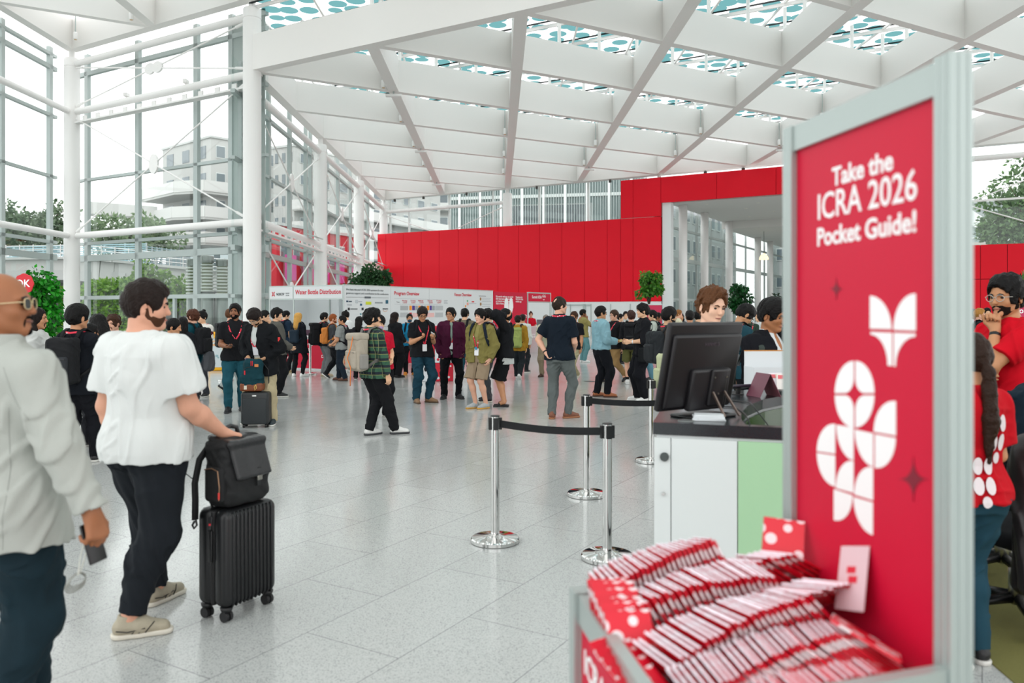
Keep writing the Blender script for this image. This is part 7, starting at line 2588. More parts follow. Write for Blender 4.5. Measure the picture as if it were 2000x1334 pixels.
p = who('person in a teal blazer over a white shirt facing left, black backpack on', 376, 14.6, 603.5, 288, 'fair', ('4a2a1c', 'curly', 1.7), ('0f4450', 'blazer', 'long'), dict(inf=.028, opened=True, inner='d9dbe0', collar='blazer', hem=-.2), '2a2a30', feat='em', arms=('hang', 'pocket'))
backpack(p, 'black backpack worn over the teal blazer', '17181b', (.30, .19, .50))
jk = p.thing('jacket', 'grey garment tied under the backpack on the teal blazer', 'jacket')
g = Grid(p.T(.05, -.36, -.12) - .3, p.T(.05, -.36, -.12) + .3, .012); g.add(s_box(p.T(.06, -.33, -.16), npv(.10, .05, .18), .04)); g.ripple(.012, 4); g.obj('cloth', cloth('4a4c50'), jk)
p = who('person in a cream sweater with a maroon stripe leaning on the red bin', 394, 15.4, 605.5, 205, 'light', ('black', 'bun', 1.1), ('dcd9d2', 'sweater', 'short'), dict(inf=.03), '3a3c42', feat='em', arms=('low', 'low'), lan=True, hk=dict(fringe=.03))
g = Grid(p.lo, p.hi, p.res)
for (sh, el, wr, d, th, cu, sd) in p.arms:
    g.add(s_cone(sh + (el - sh) * .22, sh + (el - sh) * .50, .090, .090, flat=True, flat0=True))
g.add(s_torso(p.P, p.M, npv(.37, .43), npv(.166, .162), npv(.118, .112), npv(-.004, -.008), .036, flat=True)); g.obj('sleeve_stripe', cloth('4a1a24'), p.root)
p = who('person in a black polo and teal jeans with a red lanyard, beside the bending one', 459, 13.1, 591.5, 158, 'brown', ('black', 'fade', 1.5), ('16171a', 'polo', 'short'), dict(inf=.018, collar=True), '1f4f5c', pk=dict(wide=1.05), feat='em', beard=('black', 'full'), lan=dict(low=.22, badge=None), arms=('hold', 'hold'), legs=((.10, .04, 0, 14), (-.11, -.10, 0, -10)), head=(18, -4, 0), shoe=('1a1a1d', '2a2a2c'))
held(p, 'smartphone', 'dark smartphone held in front of the black polo and teal jeans', 'phone', 0, phone_in())
p = who('person in a white shirt and pale grey jeans carrying a black roll top bag', 452, 16.4, 601, 62, 'fair', ('5a3a24', 'short', 1.4), ('d2d5d6', 'shirt', 'long'), dict(inf=.024), 'a9b0ae', pk=dict(wide=1.15), feat='e', legs='strolll', shoe=('121316', 'd6d2c4'))
backpack(p, 'black roll top backpack worn above pale grey jeans', '1b1d1f', (.31, .17, .46), rolltop=True, pocket=False)
p = who('person in a black jacket and beige chinos bending over a suitcase', 514, 11.7, 612, 196, 'c79a78', ('dark', 'short', 1.5), ('15171a', 'jacket', 'long'), dict(inf=.034, opened=.05, inner='c4c9c6', hood=True, collar='jacket', hem=-.18, crease=.008), 'b5a888', pk=dict(wide=1.12, crease=.008), fat=.25, feat='em', beard=('black', 'full'), glass=dict(col='a9a9a4', thick=.0018), lean=14, head=(4, 32, 0), H=1.74, lan=dict(low=.22, badge='d9dbe0', inf=.012),
        arms=(((.30, .10, -1), (-.62, .75, -.28)), ((.42, -.05, -1), (-.85, .70, -.50))), shoe=('26343a', 'd8d6d0'), legs=((.16, .02, 0, 24), (-.20, .06, 0, -26)))
mb = MB(); v, n_ = p.T(-.235, .02, .36), None
mb.rbox(tuple(map(float, p.arms[1][0] + (p.arms[1][1] - p.arms[1][0]) * .45 + p.M @ npv(-.088, .03, 0))), (.012, .045, .06), .004); mb.build('arm_patch', mat('patch_red', 'e03030', .5), p.root)
def wallet(T_, o, d, t, n):
    mb = MB(); mb.rbox(tuple(o + d * .05), (.13, .10, .018), .005, M3(t, d, t.cross(d))); b = mb.build('cover', mat('purple_cover', '3a2a52', .5), T_, auto=40)
held(p, 'passport_wallet', 'purple wallet in the hand of the person bending', 'wallet', 0, wallet)
Ys = 11.45
S2 = empty('suitcase', (wx(503, Ys), Ys - .05, 0), R(4), 'black cabin suitcase standing upright in front of the person bending', 'suitcase')
mb = MB(); mb.rbox((0, 0, .275), (.39, .23, .46), .035, n=4); sb_ = mb.build('shell', mat('graphite_shell', '1a1e20', .45), SU if False else S2, auto=50)
mb = MB(); mb.rbox((0, -.115, .235), (.33, .02, .36), .012); mb.build('front_panel', mat('graphite_panel', '23282b', .6, bump=.3, bscale=250.), S2, auto=50)
mb = MB(); mb.rbox((0, -.128, .455), (.06, .008, .022), .003); mb.build('name_plate', M_steel, S2, auto=40)
mb = MB(); mb.rbox((0, 0, .512), (.14, .03, .015), .006); mb.build('top_handle', M_blk, S2, auto=40)
for x_, y_ in ((-1, -1), (1, -1), (-1, 1), (1, 1)):
    mb = MB(); mb.tube([(x_ * .155 - .014, y_ * .075, .026), (x_ * .155 + .014, y_ * .075, .026)], .026, 16); mb.tube([(x_ * .155, y_ * .075, .03), (x_ * .155, y_ * .075, .06)], .016, 8); mb.build('wheel', M_blk, S2)
B2 = empty('backpack', (wx(496, Ys), Ys - .06, .512), R(4), 'teal daypack with a brown leather base standing on the cabin suitcase', 'backpack')
M_teal = cloth('173a42', .5)
g = Grid((-.2, -.15, -.02), (.2, .15, .5), .009); g.add(s_box((0, 0, .12), (.155, .09, .11), .04)); g.add(s_box((.005, .0, .29), (.135, .08, .17), .075), .03); g.half((0, 0, .09), (0, 0, -1)); g.ripple(.006, 8); g.obj('main_compartment', M_teal, B2)
g = Grid((-.2, -.15, -.02), (.2, .15, .2), .009); g.add(s_box((0, -.005, .062), (.160, .096, .060), .03)); g.half((0, 0, .003), (0, 0, -1)); lb_ = g.obj('leather_base', mat('brown_leather', '7a3f1e', .5, bump=.3, bscale=40.), B2)
mb = MB(); mb.tube([(-.11, -.093, .30), (-.06, -.086, .345), (.05, -.082, .35), (.09, -.086, .33)], .004, 5); mb.build('zip', M_blk, B2)
mb = MB(); mb.rbox((-.085, -.10, .27), (.02, .012, .06), .004); mb.rbox((.0, -.09, .40), (.012, .012, .07), .004); mb.rbox((.02, -.09, .40), (.012, .012, .07), .004); mb.build('zip_pull', mat('pull_red', 'c01828', .5), B2)
mb = MB(); mb.rbox((.075, -.088, .37), (.055, .012, .04), .003); mb.build('leather_patch', mat('tan_patch', 'c9783e', .5), B2)
mb = MB(); mb.rbox((-.075, -.104, .06), (.04, .006, .055), .002); mb.build('maker_patch', mat('cream_patch', 'd6d0c0', .6), lb_)
mb = MB(); mb.tube([(.07, -.105, .10), (.08, -.112, .05), (.06, -.112, .02), (.05, -.108, .07), (.07, -.105, .10)], .007, 6); mb.build('cord_loop', mat('cord_tan', 'c9a25a', .7), lb_)
mb = MB(); mb.ribbon([(.10, .08, .42), (.19, .09, .30), (.20, .09, .12), (.17, .08, .02)], [(1, .3, 0)] * 4, .05, .012); mb.build('shoulder_strap', M_blk, B2, True)

# ======== the queue at the bottle booth
p = who('person with a hand at the chin at the left end of the queue', 516, 17.2, 604.5, 82, 'light', ('black', 'short', 1.1), ('3c4248', 'tee', 'short'), None, '1a1b1e', arms=('hold', 'chin'), head=(0, 10, 0), lan=True, feat='e')
p = who('tall person in a washed grey denim jacket in the bottle queue', 541, 15.4, 600.5, 62, 'light', ('black', 'mop', 1.5), ('55544f', 'jacket', 'long'), dict(inf=.034, collar='jacket', crease=.008), '16171a', pk=dict(wide=1.15), head=(25, 0, 0), arms=('low', 'low'), hk=dict(nape=.02))
p = who('person in a navy tee with a dark backpack leaning on the left counter', 557, 21.2, 605.5, 35, 'light', ('black', 'short', 1.2), ('1c2c3e', 'tee', 'short'), dict(inf=.022), '15161a', arms=('hang', 'low'), head=(20, 14, 0), lan=dict(front=False), shoe=('a8946c', 'c9bf9f'))
backpack(p, 'dark backpack worn over the navy tee', '131822', (.29, .15, .44))
p = who('person in a black coat and white sneakers with long fair hair down the back', 583, 20.1, 615.5, 20, 'fair', ('c9984e', 'longback', 1.25), ('15181e', 'coat', 'long'), dict(inf=.026, hem=-.30, flare=.10), '15161a', pk=dict(wide=.85), fem=True, H=1.60, hk=dict(length=.30), shoe=('e6e6e4', 'e6e6e4'), arms=('hang', 'hold'), legs=((.11, .02, 0, 30), (-.14, -.02, 0, -24)))
backpack(p, 'small navy backpack under the long fair hair', '1d2a36', (.27, .13, .34), zc=.17, pocket=False)
p = who('person in grey trousers carrying a bulky black backpack in the bottle queue', 634, 20.2, 609.5, 62, 'light', ('black', 'mop', 1.3), ('24262a', 'jacket', 'long'), dict(inf=.028), '6c7072', pk=dict(wide=1.35), arms=('strap', 'low'), lan=dict(front=False), legs='narrow', shoe=('c2b49c', 'b8aa90'))
backpack(p, 'bulky black backpack worn above grey trousers in the queue', '141518', (.33, .23, .56), lid=True, zc=.20)
p = who('person in a charcoal tee and black trousers striding right, orange backpack on', 651, 19.6, 612.5, 78, 'fair', ('8a4a24', 'short', 1.2), ('3d4043', 'tee', 'short'), dict(inf=.022), '15161a', beard=('7a3e1e', 'full'), arms=('fwd', 'fwd'), legs='stroll', lan=True, feat='e', shoe=('15161a', 'e0e0de'))
p.watch(0)
backpack(p, 'orange tan backpack worn over the charcoal tee', 'c47a3a', (.28, .17, .44), strapcol='c47a3a')
p = who('person in a white tee beside the left corner of the notice wall', 676, 21.3, 606, 290, 'light', ('black', 'bun', 1.2), ('dfe2e2', 'tee', 'short'), dict(inf=.028), '5a4a3a', pk=dict(length=.5), arms=('hold', 'hold'), head=(0, 14, 0), shoe=('d8d8d6', 'e0e0de'))
p = who('person in a grey tee and navy trousers with brown shoes turning to the queue', 668, 18.9, 615, 285, 'tan', ('black', 'short', 1.1), ('868a88', 'tee', 'short'), dict(inf=.024), '1c2530', arms=('low', 'low'), lan=True, feat='e', head=(-30, 0, 0), legs='step', shoe=('5a3422', '3a2418'))
backpack(p, 'dark backpack worn over the grey tee in the queue', '16171b', (.28, .14, .42))
p = who('person facing the sponsor board just left of the plaid shirt', 702, 19.2, 617, 15, 'tan', ('black', 'longback', 1.2), ('23252b', 'jacket', 'long'), None, '17181c', fem=True, hk=dict(length=.26))
pt = who('person in a green plaid shirt walking right with a pale grey backpack', 728, 10.6, 597, 48, 'light', ('black', 'mop', 1.6), ('24402e', 'shirt', 'long'), dict(inf=.024, collar=True, hem=-.13), '16171a', pk=dict(wide=1.12), arms=(((.22, .10, -1), (.05, .25, -1)), ((.22, .10, -1), (-.2, .75, -.2))), head=(22, 0, 0), lan=dict(front=False), legs=((.10, .30, 0, 24), (-.06, -.02, .0, 2)), shoe=('d5d5d2', '3a3c3e'), feat='e', hk=dict(nape=.02))
M_pl = bpy.data.materials.new('plaid')
n, l = nodes_of(M_pl); b = n['Principled BSDF']; b.inputs['Roughness'].default_value = .9
tc = n.new('ShaderNodeTexCoord'); sx_n = n.new('ShaderNodeSeparateXYZ'); l.new(tc.outputs['Object'], sx_n.inputs[0])
def stripe_(sock, freq, wdt):
    a = n.new('ShaderNodeMath'); a.operation = 'MULTIPLY'; a.inputs[1].default_value = freq; l.new(sock, a.inputs[0])
    f_ = n.new('ShaderNodeMath'); f_.operation = 'FRACT'; l.new(a.outputs[0], f_.inputs[0])
    c_ = n.new('ShaderNodeMath'); c_.operation = 'LESS_THAN'; c_.inputs[1].default_value = wdt; l.new(f_.outputs[0], c_.inputs[0])
    return c_.outputs[0]
def mixc(fac, a, bcol):
    m_ = n.new('ShaderNodeMix'); m_.data_type = 'RGBA'; l.new(fac, m_.inputs[0])
    if isinstance(a, str): m_.inputs[6].default_value = (*srgb(a), 1)
    else: l.new(a, m_.inputs[6])
    m_.inputs[7].default_value = (*srgb(bcol), 1); return m_.outputs[2]
c_ = mixc(stripe_(sx_n.outputs['Z'], 11., .45), '2f5640', '16202a')
c2 = n.new('ShaderNodeMix'); c2.data_type = 'RGBA'; c2.blend_type = 'MULTIPLY'; l.new(stripe_(sx_n.outputs['X'], 13., .45), c2.inputs[0]); l.new(c_, c2.inputs[6]); c2.inputs[7].default_value = (.35, .4, .45, 1)
c_ = mixc(stripe_(sx_n.outputs['Z'], 11., .06), c2.outputs[2], '8a8a4a'); c_ = mixc(stripe_(sx_n.outputs['X'], 13., .06), c_, '7a7f58')
l.new(c_, b.inputs['Base Color'])
for ch in pt.root.children:
    if ch.name.startswith('shirt'): ch.data.materials[0] = M_pl
pt.watch(1)
bpp = backpack(pt, 'pale grey backpack with orange cords worn over the plaid shirt', 'a39a8c', (.31, .18, .46), strapcol='6a6864', lid=True, zc=.20, side='8a8782')
k_ = pt.k
yb_ = -(.12 + .18 + .06)
mb = MB(); mb.tube([tuple(map(float, pt.T(x, y, z))) for x, y, z in ((.05, yb_ + .02, .44), (.07, yb_ - .02, .30), (-.02, yb_ - .025, .14), (.06, yb_ - .02, .02), (.05, yb_ - .02, -.22))], .0065, 6)
mb.tube([tuple(map(float, pt.T(x, y, z))) for x, y, z in ((-.14, yb_ + .06, .12), (-.20, yb_ + .04, .08), (-.16, yb_ + .06, .05))], .0065, 6); mb.build('cord', mat('orange_cord', 'e07a30', .6), bpp, True)
t = pt.thing('water_bottle', 'clear plastic bottle with a red label in the side pocket of the pale grey backpack', 'bottle')
mb = MB(); q = pt.T(-.185, yb_ + .12, .10); mb.lathe(tuple(map(float, q)), [(.03, 0), (.032, .02), (.032, .13), (.014, .17), (.014, .19)], 14); mb.build('body', mat('bottle_plastic', 'c9d6da', .15, spec=.7), t, True)
mb = MB(); mb.lathe((float(q[0]), float(q[1]), float(q[2]) + .06), [(.0335, 0), (.0335, .05)], 14); mb.build('label', mat('label_red', 'd01a28', .5), t)
p = who('person in a red tee and patterned face mask behind the plaid shirt', 742, 12.4, 613.5, 150, 'light', ('black', 'short', 1.5), ('b5122c', 'tee', 'short'), dict(inf=.022), '121317', pk=dict(wide=1.2), fem=True, arms=('low', 'low'), head=(20, 10, 0), feat='e', hk=dict(nape=.0, fringe=.03), fat=.3)
g = Grid(p.Hd(0, .05, .04) - .13, p.Hd(0, .05, .04) + .13, .007); g.add(p.hell((0, .055, .038), (.060, .068, .052))); g.cut(p.hell((0, -.04, .04), (.2, .07, .2))); g.obj('face_mask', mat('mask', 'a98ab8', .7, vary=.4, vscale=60.), p.root)
p = who('person in a long black coat and wide black trousers facing the notice wall', 772, 19.8, 609, 40, 'light', ('dark', 'longback', 1.3), ('17181b', 'coat', 'long'), dict(inf=.036, hem=-.28, hood=True), '141518', pk=dict(wide=1.5), fem=True, arms=('low', 'hang'), hk=dict(length=.22), shoe=('121316', '1a1a1c'))
p = who('person in a blue top and dark mask pointing at the notice wall', 800, 20.6, 611.5, 165, 'tan', ('black', 'short', 1.1), ('1d7fa8', 'tee', 'short'), None, '17181c', arms=('low', 'point'), feat='e', shoe=('e08a30', 'e0a040'))
g = Grid(p.Hd(0, .05, .04) - .13, p.Hd(0, .05, .04) + .13, .009); g.add(p.hell((0, .055, .035), (.062, .068, .055))); g.cut(p.hell((0, -.04, .04), (.2, .07, .2))); g.obj('face_mask', mat('mask_navy', '1c3a4e', .7), p.root)
p.watch(1)
backpack(p, 'black backpack hanging behind the blue top', '121418', (.32, .2, .52), dy=-.02)
# ======== the group in the middle
p = who('person in a black polo and blue jeans looking down at a phone', 824, 14.4, 597.5, 152, 'tan', ('dark', 'short', 1.7), ('16171a', 'polo', 'short'), dict(inf=.02, collar=True), '1c3d4c', pk=dict(wide=1.15, crease=.009), feat='em', glass=dict(col='141416'), arms=('phone', 'phone'), head=(8, 26, 0), lan=dict(low=.10), legs=((.11, .0, 0, 6), (-.12, .02, 0, -40)), shoe=('8a6a4c', '5a4430'), H=1.735, curl=(.8, .8))
held(p, 'smartphone', 'pale smartphone held in front of the black polo and blue jeans', 'phone', 1, phone_in('c9d2d4', 'aebfc4'))
p.watch(1)
backpack(p, 'black backpack with dangling straps behind the black polo and blue jeans', '15161a', (.30, .17, .46))
p = who('person in a burgundy jacket with both hands in its pockets', 881, 15.05, 599.5, 172, 'tan', ('black', 'fade', 1.4), ('44142e', 'jacket', 'long'), dict(inf=.036, opened=.022, inner='8fa398', hood=True, collar='jacket', hem=-.15, crease=.008), '111216', feat='em', glass=dict(col='2a2a2c', thick=.0018), head=(35, 0, 0), arms=('pocket', 'pocket'), legs=((.13, .0, 0, 20), (-.14, .0, 0, -26)), lan=dict(low=.12, inf=.020), shoe=('15161a', '2a2a2c'))
p = who('person in a taupe jacket, back turned, between the burgundy and khaki jackets', 908, 18.4, 601.5, 12, 'light', ('black', 'mop', 1.3), ('6e6656', 'jacket', 'long'), dict(inf=.028), '1f4450', legs='stroll', shoe=('b8bcb8', 'd0d0cc'))
backpack(p, 'thin strapped backpack worn over the taupe jacket', '17181c', (.28, .13, .40))
p = who('person in a khaki jacket and beige shorts with a badge on a red lanyard', 938, 13.55, 601.5, 206, 'fair', ('black', 'mop', 1.6), ('78703f', 'jacket', 'long'), dict(inf=.036, opened=.045, inner='8a8250', collar='jacket', hem=-.13, crease=.009), '92806a', pk=dict(length=.46, wide=1.3), feat='em', head=(12, 0, 0), arms=('hang', 'pocket'), legs=((.08, .02, 0, 30), (-.10, -.03, 0, 20)), lan=dict(low=.10, inf=.022), shoe=('a5aaac', 'c9963a'), hk=dict(fringe=.015))
t = p.thing('badge_tag', 'teal square tag clipped over the badge on the khaki jacket', 'tag')
v, n_ = p.surf(0, .12, .036); mb = MB(); mb.rbox(tuple(map(float, v + n_ * .012)), (.042, .006, .05), .003, Matrix.Rotation(R(20), 3, 'Y')); mb.build('tag', mat('teal_tag', '1c7fa0', .5), t)
backpack(p, 'navy backpack whose strap crosses the khaki jacket', '18202c', (.28, .14, .42))
p = who('person in a brown leather jacket and grey cargo trousers behind the khaki jacket', 953, 14.55, 602.5, 268, 'light', ('black', 'mop', 1.4), ('4a2818', 'jacket', 'long'), dict(inf=.034, collar='jacket', crease=.009), '45464a', pk=dict(wide=1.45, crease=.012), head=(-14, 0, 0), arms=('low', 'hang'), shoe=('16171a', 'd8d4c8'), lan=dict(front=False))
backpack(p, 'striped strap backpack worn over the brown jacket', '1d222c', (.28, .15, .42), strapcol='8f979c')
p = who('person in a black leather jacket and long black shorts, hand behind the head', 986, 13.85, 602, 278, 'tan', ('black', 'fade', 1.6), ('16171a', 'jacket', 'long'), dict(inf=.038, collar='jacket', hem=-.06, crease=.009), '131417', pk=dict(length=.50, wide=1.5), feat='em', glass=dict(col='3a3a3c', thick=.0018), arms=('pocket', 'headhand'), shoe=('14151a', '1a1b1e'), sk=dict(kind='sandal'), legs=((.09, .02, 0, 10), (-.10, .0, 0, 6)))
g = Grid(p.lo, p.hi, p.res)
g.add(s_torso(p.P, p.M, npv(-.17, -.02), npv(.185, .178) * p.k, npv(.138, .130) * p.k, npv(-.01, -.008), .018, flat=True)); g.ripple(.005, 4); g.obj('undershirt', cloth('b9bcba'), p.root)
p = who('person in a mustard hooded jacket walking away with a green backpack', 1012, 19.4, 615, 12, 'light', ('dark', 'mop', 1.2), ('9a7426', 'hoodie', 'long'), dict(inf=.032, hood=True, hem=-.16), '1f2428', pk=dict(wide=1.2), legs='strolll', shoe=('d0d2d0', 'd8d8d6'))
backpack(p, 'light green backpack on the mustard hooded jacket', '8d9a58', (.28, .17, .50), lid=True, zc=.18, strapcol='1a1b1c')
p = who('person in a pale hooded top partly hidden by the mustard jacket', 1021, 21.4, 613, 20, 'tan', ('dark', 'short', 1.2), ('c3c8c2', 'hoodie', 'long'), dict(inf=.03), '23262a')
p = who('person in a red tee standing behind the counter of the small booth', 1037, 32.8, 612, 172, 'fair', ('4a2a1c', 'bun', 1.0), ('c8142a', 'tee', 'short'), None, '1a1b20', fem=True, arms=('low', 'low'), H=1.62, feat='e')
p = who('person in a beige jacket and beige trousers left of the navy polo', 1066, 20.0, 613.5, 190, 'tan', ('77736c', 'short', 1.0), ('b3b49c', 'jacket', 'long'), dict(inf=.03, collar='jacket'), '8d806a', pk=dict(wide=1.15), feat='em', arms=('hold', 'hold'), shoe=('4a352a', '3a2a22'), hk=dict(fringe=-.02))
p = who('tall person in a navy polo and grey trousers, hand on hip, back turned', 1093, 12.3, 578, 24, 'fair', ('2a201a', 'crown', .9), ('141d27', 'polo', 'short'), dict(inf=.022, collar=True, hem=-.10), '5d6362', pk=dict(wide=.95), head=(42, 0, 0), feat='e', arms=('low', 'hip'), lan=dict(front=False), legs=((.10, .06, 0, 40), (-.08, -.10, 0, -16)), shoe=('7a4a34', 'a06a48'), beard=('6a5442', 'goatee'))
p.watch(1)
p = who('person in a black tee and cream trousers walking behind the navy polo', 1121, 18.6, 605.5, 215, 'tan', ('3a2418', 'short', 1.2), ('15161a', 'tee', 'short'), dict(inf=.02), 'a89f80', pk=dict(wide=1.15), glass=dict(col='2a2a2c'), feat='e', arms=('hold', 'hang'), lan=True, legs='walkl', shoe=('c9c6b8', 'd6d2c4'))
p.watch(1)
p = who('person in an olive short sleeved shirt and pale teal jeans by the white partition', 1139, 25.6, 603.5, 75, 'brown', ('black', 'short', 1.2), ('8d8552', 'shirt', 'short'), dict(inf=.03), '5f8a8e', pk=dict(wide=1.15), arms=('chin', 'fwd'), lan=dict(front=False), beard=('black', 'full'), shoe=('e0e0de', 'e0e0de'))
p = who('person in a light blue shirt and black trousers with brown shoes, talking', 1174, 15.35, 596.5, 72, 'olive', ('black', 'short', 1.5), ('7fa5b0', 'shirt', 'long'), dict(inf=.034, collar=True, hem=-.02, crease=.009, straight=.9), '13151a', pk=dict(wide=1.1, waist=.05), fat=.2, feat='em', glass=dict(col='1a1a1c'), arms=('hold', 'hold'), head=(6, 0, 0), lan=dict(front=False), legs=((.10, .08, 0, 18), (-.10, -.06, 0, -4)), shoe=('9a5a34', '4a2c1c'))
def books(T_, o, d, t, n):
    for k, c in enumerate(('c9b83a', 'd9d4c8', 'b8a838')):
        mb = MB(); mb.box(tuple(o + d * .06 + Vector((0, 0, .012 * (k - 1)))), (.20, .15, .010)); mb.build('notebook', mat('note' + c, c, .6), T_)
held(p, 'notebooks', 'thin yellow edged notebooks in front of the light blue shirt', 'notebooks', 0, books)
p = who('person in glasses and a black shirt striding left in khaki chinos', 1199, 18.4, 602.5, 240, 'fair', ('3a2a20', 'fade', 1.4), ('16171a', 'shirt', 'long'), dict(inf=.026, collar=True), '94774f', pk=dict(wide=1.1), feat='em', glass=dict(col='1a1a1c'), lan=True, arms=('fwd', 'back'), legs='walk', shoe=('15161a', '8a8478'))
p = who('person half hidden behind the striding khaki chinos, farther back', 1212, 24.5, 612.5, 110, 'light', ('black', 'short', 1.2), ('3a3c42', 'jacket', 'long'), None, '1c1d20')
p = who('person in a pale shirt facing the camera far back by the partition', 1222, 25.5, 607.5, 176, 'light', ('black', 'short', 1.2), ('b4b9b6', 'shirt', 'short'), None, '2a2c30', lan=True, feat='e')
p = who('person with a large black backpack and olive shorts, back turned', 1233, 17.9, 605.5, 8, 'fair', ('3a2620', 'mop', 1.2), ('16171b', 'jacket', 'long'), dict(inf=.03, hood=True), '5a5a34', pk=dict(length=.42, wide=1.25), arms=('strap', 'low'), legs='stepl', shoe=('dadad8', 'e0e0de'), sk=dict(sock='17181a'))
backpack(p, 'large black hiking backpack worn above olive shorts', '17181b', (.34, .22, .56), lid=True, zc=.18)
p = who('person in a black shirt with a black shoulder bag gesturing with both hands', 1255, 14.6, 591.5, 265, 'light', ('black', 'mop', 1.7), ('15161a', 'shirt', 'elbow'), dict(inf=.030, collar=True, hem=-.12, crease=.008), '121318', pk=dict(wide=1.5), feat='em', arms=('hold', 'hold'), lan=dict(front=False), hand=((0, .3, 1), (0, .3, 1)), shoe=('dcdcda', 'e4e4e2'), legs=((.12, .05, 0, 20), (-.14, -.02, 0, -10)))
p.watch(1, 'd8d8d8')
t = p.thing('shoulder_bag', 'black messenger bag at the hip of the gesturing black shirt', 'bag')
g = Grid(p.T(-.22, -.06, -.12) - .25, p.T(-.22, -.06, -.12) + .25, .010); g.add(s_box(p.T(-.255, -.03, -.10), npv(.055, .17, .13), .03, p.M)); g.ripple(.004, 3); g.obj('body', cloth('17191b'), t)
mb = MB(); P_ = []; ns = []
for a, z, o_ in ((-100, .0, .045), (-95, .12, .045), (-120, .25, .05), (-150, .36, .05), (-165, .44, .05)):
    v, n_ = p.surf(R(a), z, o_); P_.append(tuple(map(float, v))); ns.append(tuple(map(float, n_)))
P_ += [tuple(map(float, p.T(.09, -.05, .545))), tuple(map(float, p.T(.10, .06, .50)))]; ns += [tuple(map(float, p.M @ npv(0, -.5, 1))), tuple(map(float, p.M @ npv(0, 1, .5)))]
for a, z, o_ in ((30, .40, .05), (5, .28, .05), (-25, .15, .05), (-60, .04, .05)):
    v, n_ = p.surf(R(a), z, o_); P_.append(tuple(map(float, v))); ns.append(tuple(map(float, n_)))
mb.ribbon(P_, ns, .04, .006); mb.build('strap', cloth('141618'), t)
p = who('person in a pale grey tee facing left behind the gesturing one', 1274, 18.8, 604.5, 280, 'light', ('black', 'short', 1.3), ('aeb5ac', 'tee', 'short'), dict(inf=.026), '5f8a9a', arms=('hold', 'low'), feat='e')
backpack(p, 'dark backpack worn over the pale grey tee', '1a1c20', (.28, .16, .44))
p = who('person in a dark jacket standing beyond the pale grey tee', 1285, 21.2, 609.5, 100, 'brown', ('black', 'fade', 1.2), ('1c2a34', 'jacket', 'long'), None, '17181c')
backpack(p, 'black backpack farther off, beyond the pale grey tee', '15171b', (.30, .18, .46))
p = who('person in a brown sweater with a charcoal backpack left of the monitor', 1307, 11.4, 597.5, 72, 'c49a78', ('black', 'short', 1.6), ('4e4540', 'sweater', 'long'), dict(inf=.026), '1b1d22', feat='em', beard=('161212', 'full'), lan=dict(low=.2, badge=None), head=(8, 4, 0), arms=('low', 'low'))
backpack(p, 'charcoal backpack worn over the brown sweater', '25282b', (.30, .18, .46))
p = who('person with a pale green backpack, almost hidden behind the monitor', 1334, 8.9, 640, 82, 'tan', ('black', 'short', 1.2), ('1d2834', 'jacket', 'long'), dict(inf=.026), '23384a', H=1.46, head=(0, 20, 0))
backpack(p, 'pale green backpack showing at the left edge of the monitor', 'b3b894', (.30, .19, .48), strapcol='1c2836')
p = who('person in a cream tee far behind the brown sweater', 1326, 24.2, 604.5, 100, 'fair', ('8a5a30', 'short', 1.3), ('cfcab0', 'tee', 'short'), None, '2a2c30')
p = who('person in a dark jacket far back by the first passage column', 1331, 26.5, 611.5, 185, 'tan', ('black', 'long', 1.1), ('2a2e34', 'jacket', 'long'), None, '1c1d20', fem=True)
p = who('person in a dark teal tee, back turned, far behind the monitor', 1347, 15.6, 605, 4, 'tan', ('161414', 'fade', 1.3), ('20303a', 'tee', 'short'), None, '1c1d20', lan=dict(front=False))
p = who('person in a dark jacket just behind the left ear of the attendant', 1363, 18.5, 606.5, 10, 'light', ('black', 'mop', 1.2), ('1c1d22', 'jacket', 'long'), None, '17181c')
# ======== around the counter
p = who('attendant in a white collared shirt looking down behind the black monitor', 1386, 6.3, 560, 151, 'e3b59a', ('5a3820', 'curly', 1.35), ('d5dae0', 'shirt', 'short'), dict(inf=.022, collar=True), '2a2c34', feat='em', head=(4, 10, -3), hs=1.10, arms=('hang', 'hang'), res=.0065, H=1.815, hk=dict(fringe=-.020))
p = who('person in a dark teal tee and glasses bowing right of the attendant', 1437, 9.6, 597, 78, 'olive', ('black', 'fade', 1.5), ('1b3d48', 'tee', 'short'), dict(inf=.024), '1a1c20', feat='em', glass=dict(col='121214'), head=(0, 34, 0), lan=dict(low=.2), arms=('hold', 'hold'), lean=6, H=1.765)
backpack(p, 'black backpack strap and bag worn over the dark teal tee', '15171a', (.29, .15, .42))
p = who('person with a pink lanyard far behind the bowed dark teal tee', 1461, 17.5, 605.5, 190, 'fair', ('5a3a28', 'short', 1.3), ('2a3a30', 'jacket', 'long'), None, '1c1d20', lan=True, head=(0, 15, 0))
p = who('person in a pale shirt far back, just left of the black suit jacket', 1482, 19.5, 607.5, 250, 'light', ('black', 'short', 1.2), ('c4c8c8', 'shirt', 'long'), None, '1c1d20')
p = who('person in a black suit jacket and open white shirt beside the leaflet box', 1504, 6.35, 577.5, 150, 'a8714c', ('100e0e', 'short', 1.9), ('14151a', 'blazer', 'long'), dict(inf=.030, opened=.055, inner='cfd4d6', collar='blazer', hem=-.2), '15161a', fat=.25, feat='em', head=(-12, 14, 0), arms=('low', 'low'), res=.0065)
ts_ = p.thing('shoulder_bag', 'olive strap bag over the shoulder of the black suit jacket', 'bag')
g = Grid(p.T(.27, -.04, -.08) - .25, p.T(.27, -.04, -.08) + .25, .010); g.add(s_box(p.T(.27, -.06, -.06), npv(.05, .16, .14), .03, p.M)); g.ripple(.004, 3); g.obj('body', cloth('2c3230'), ts_)
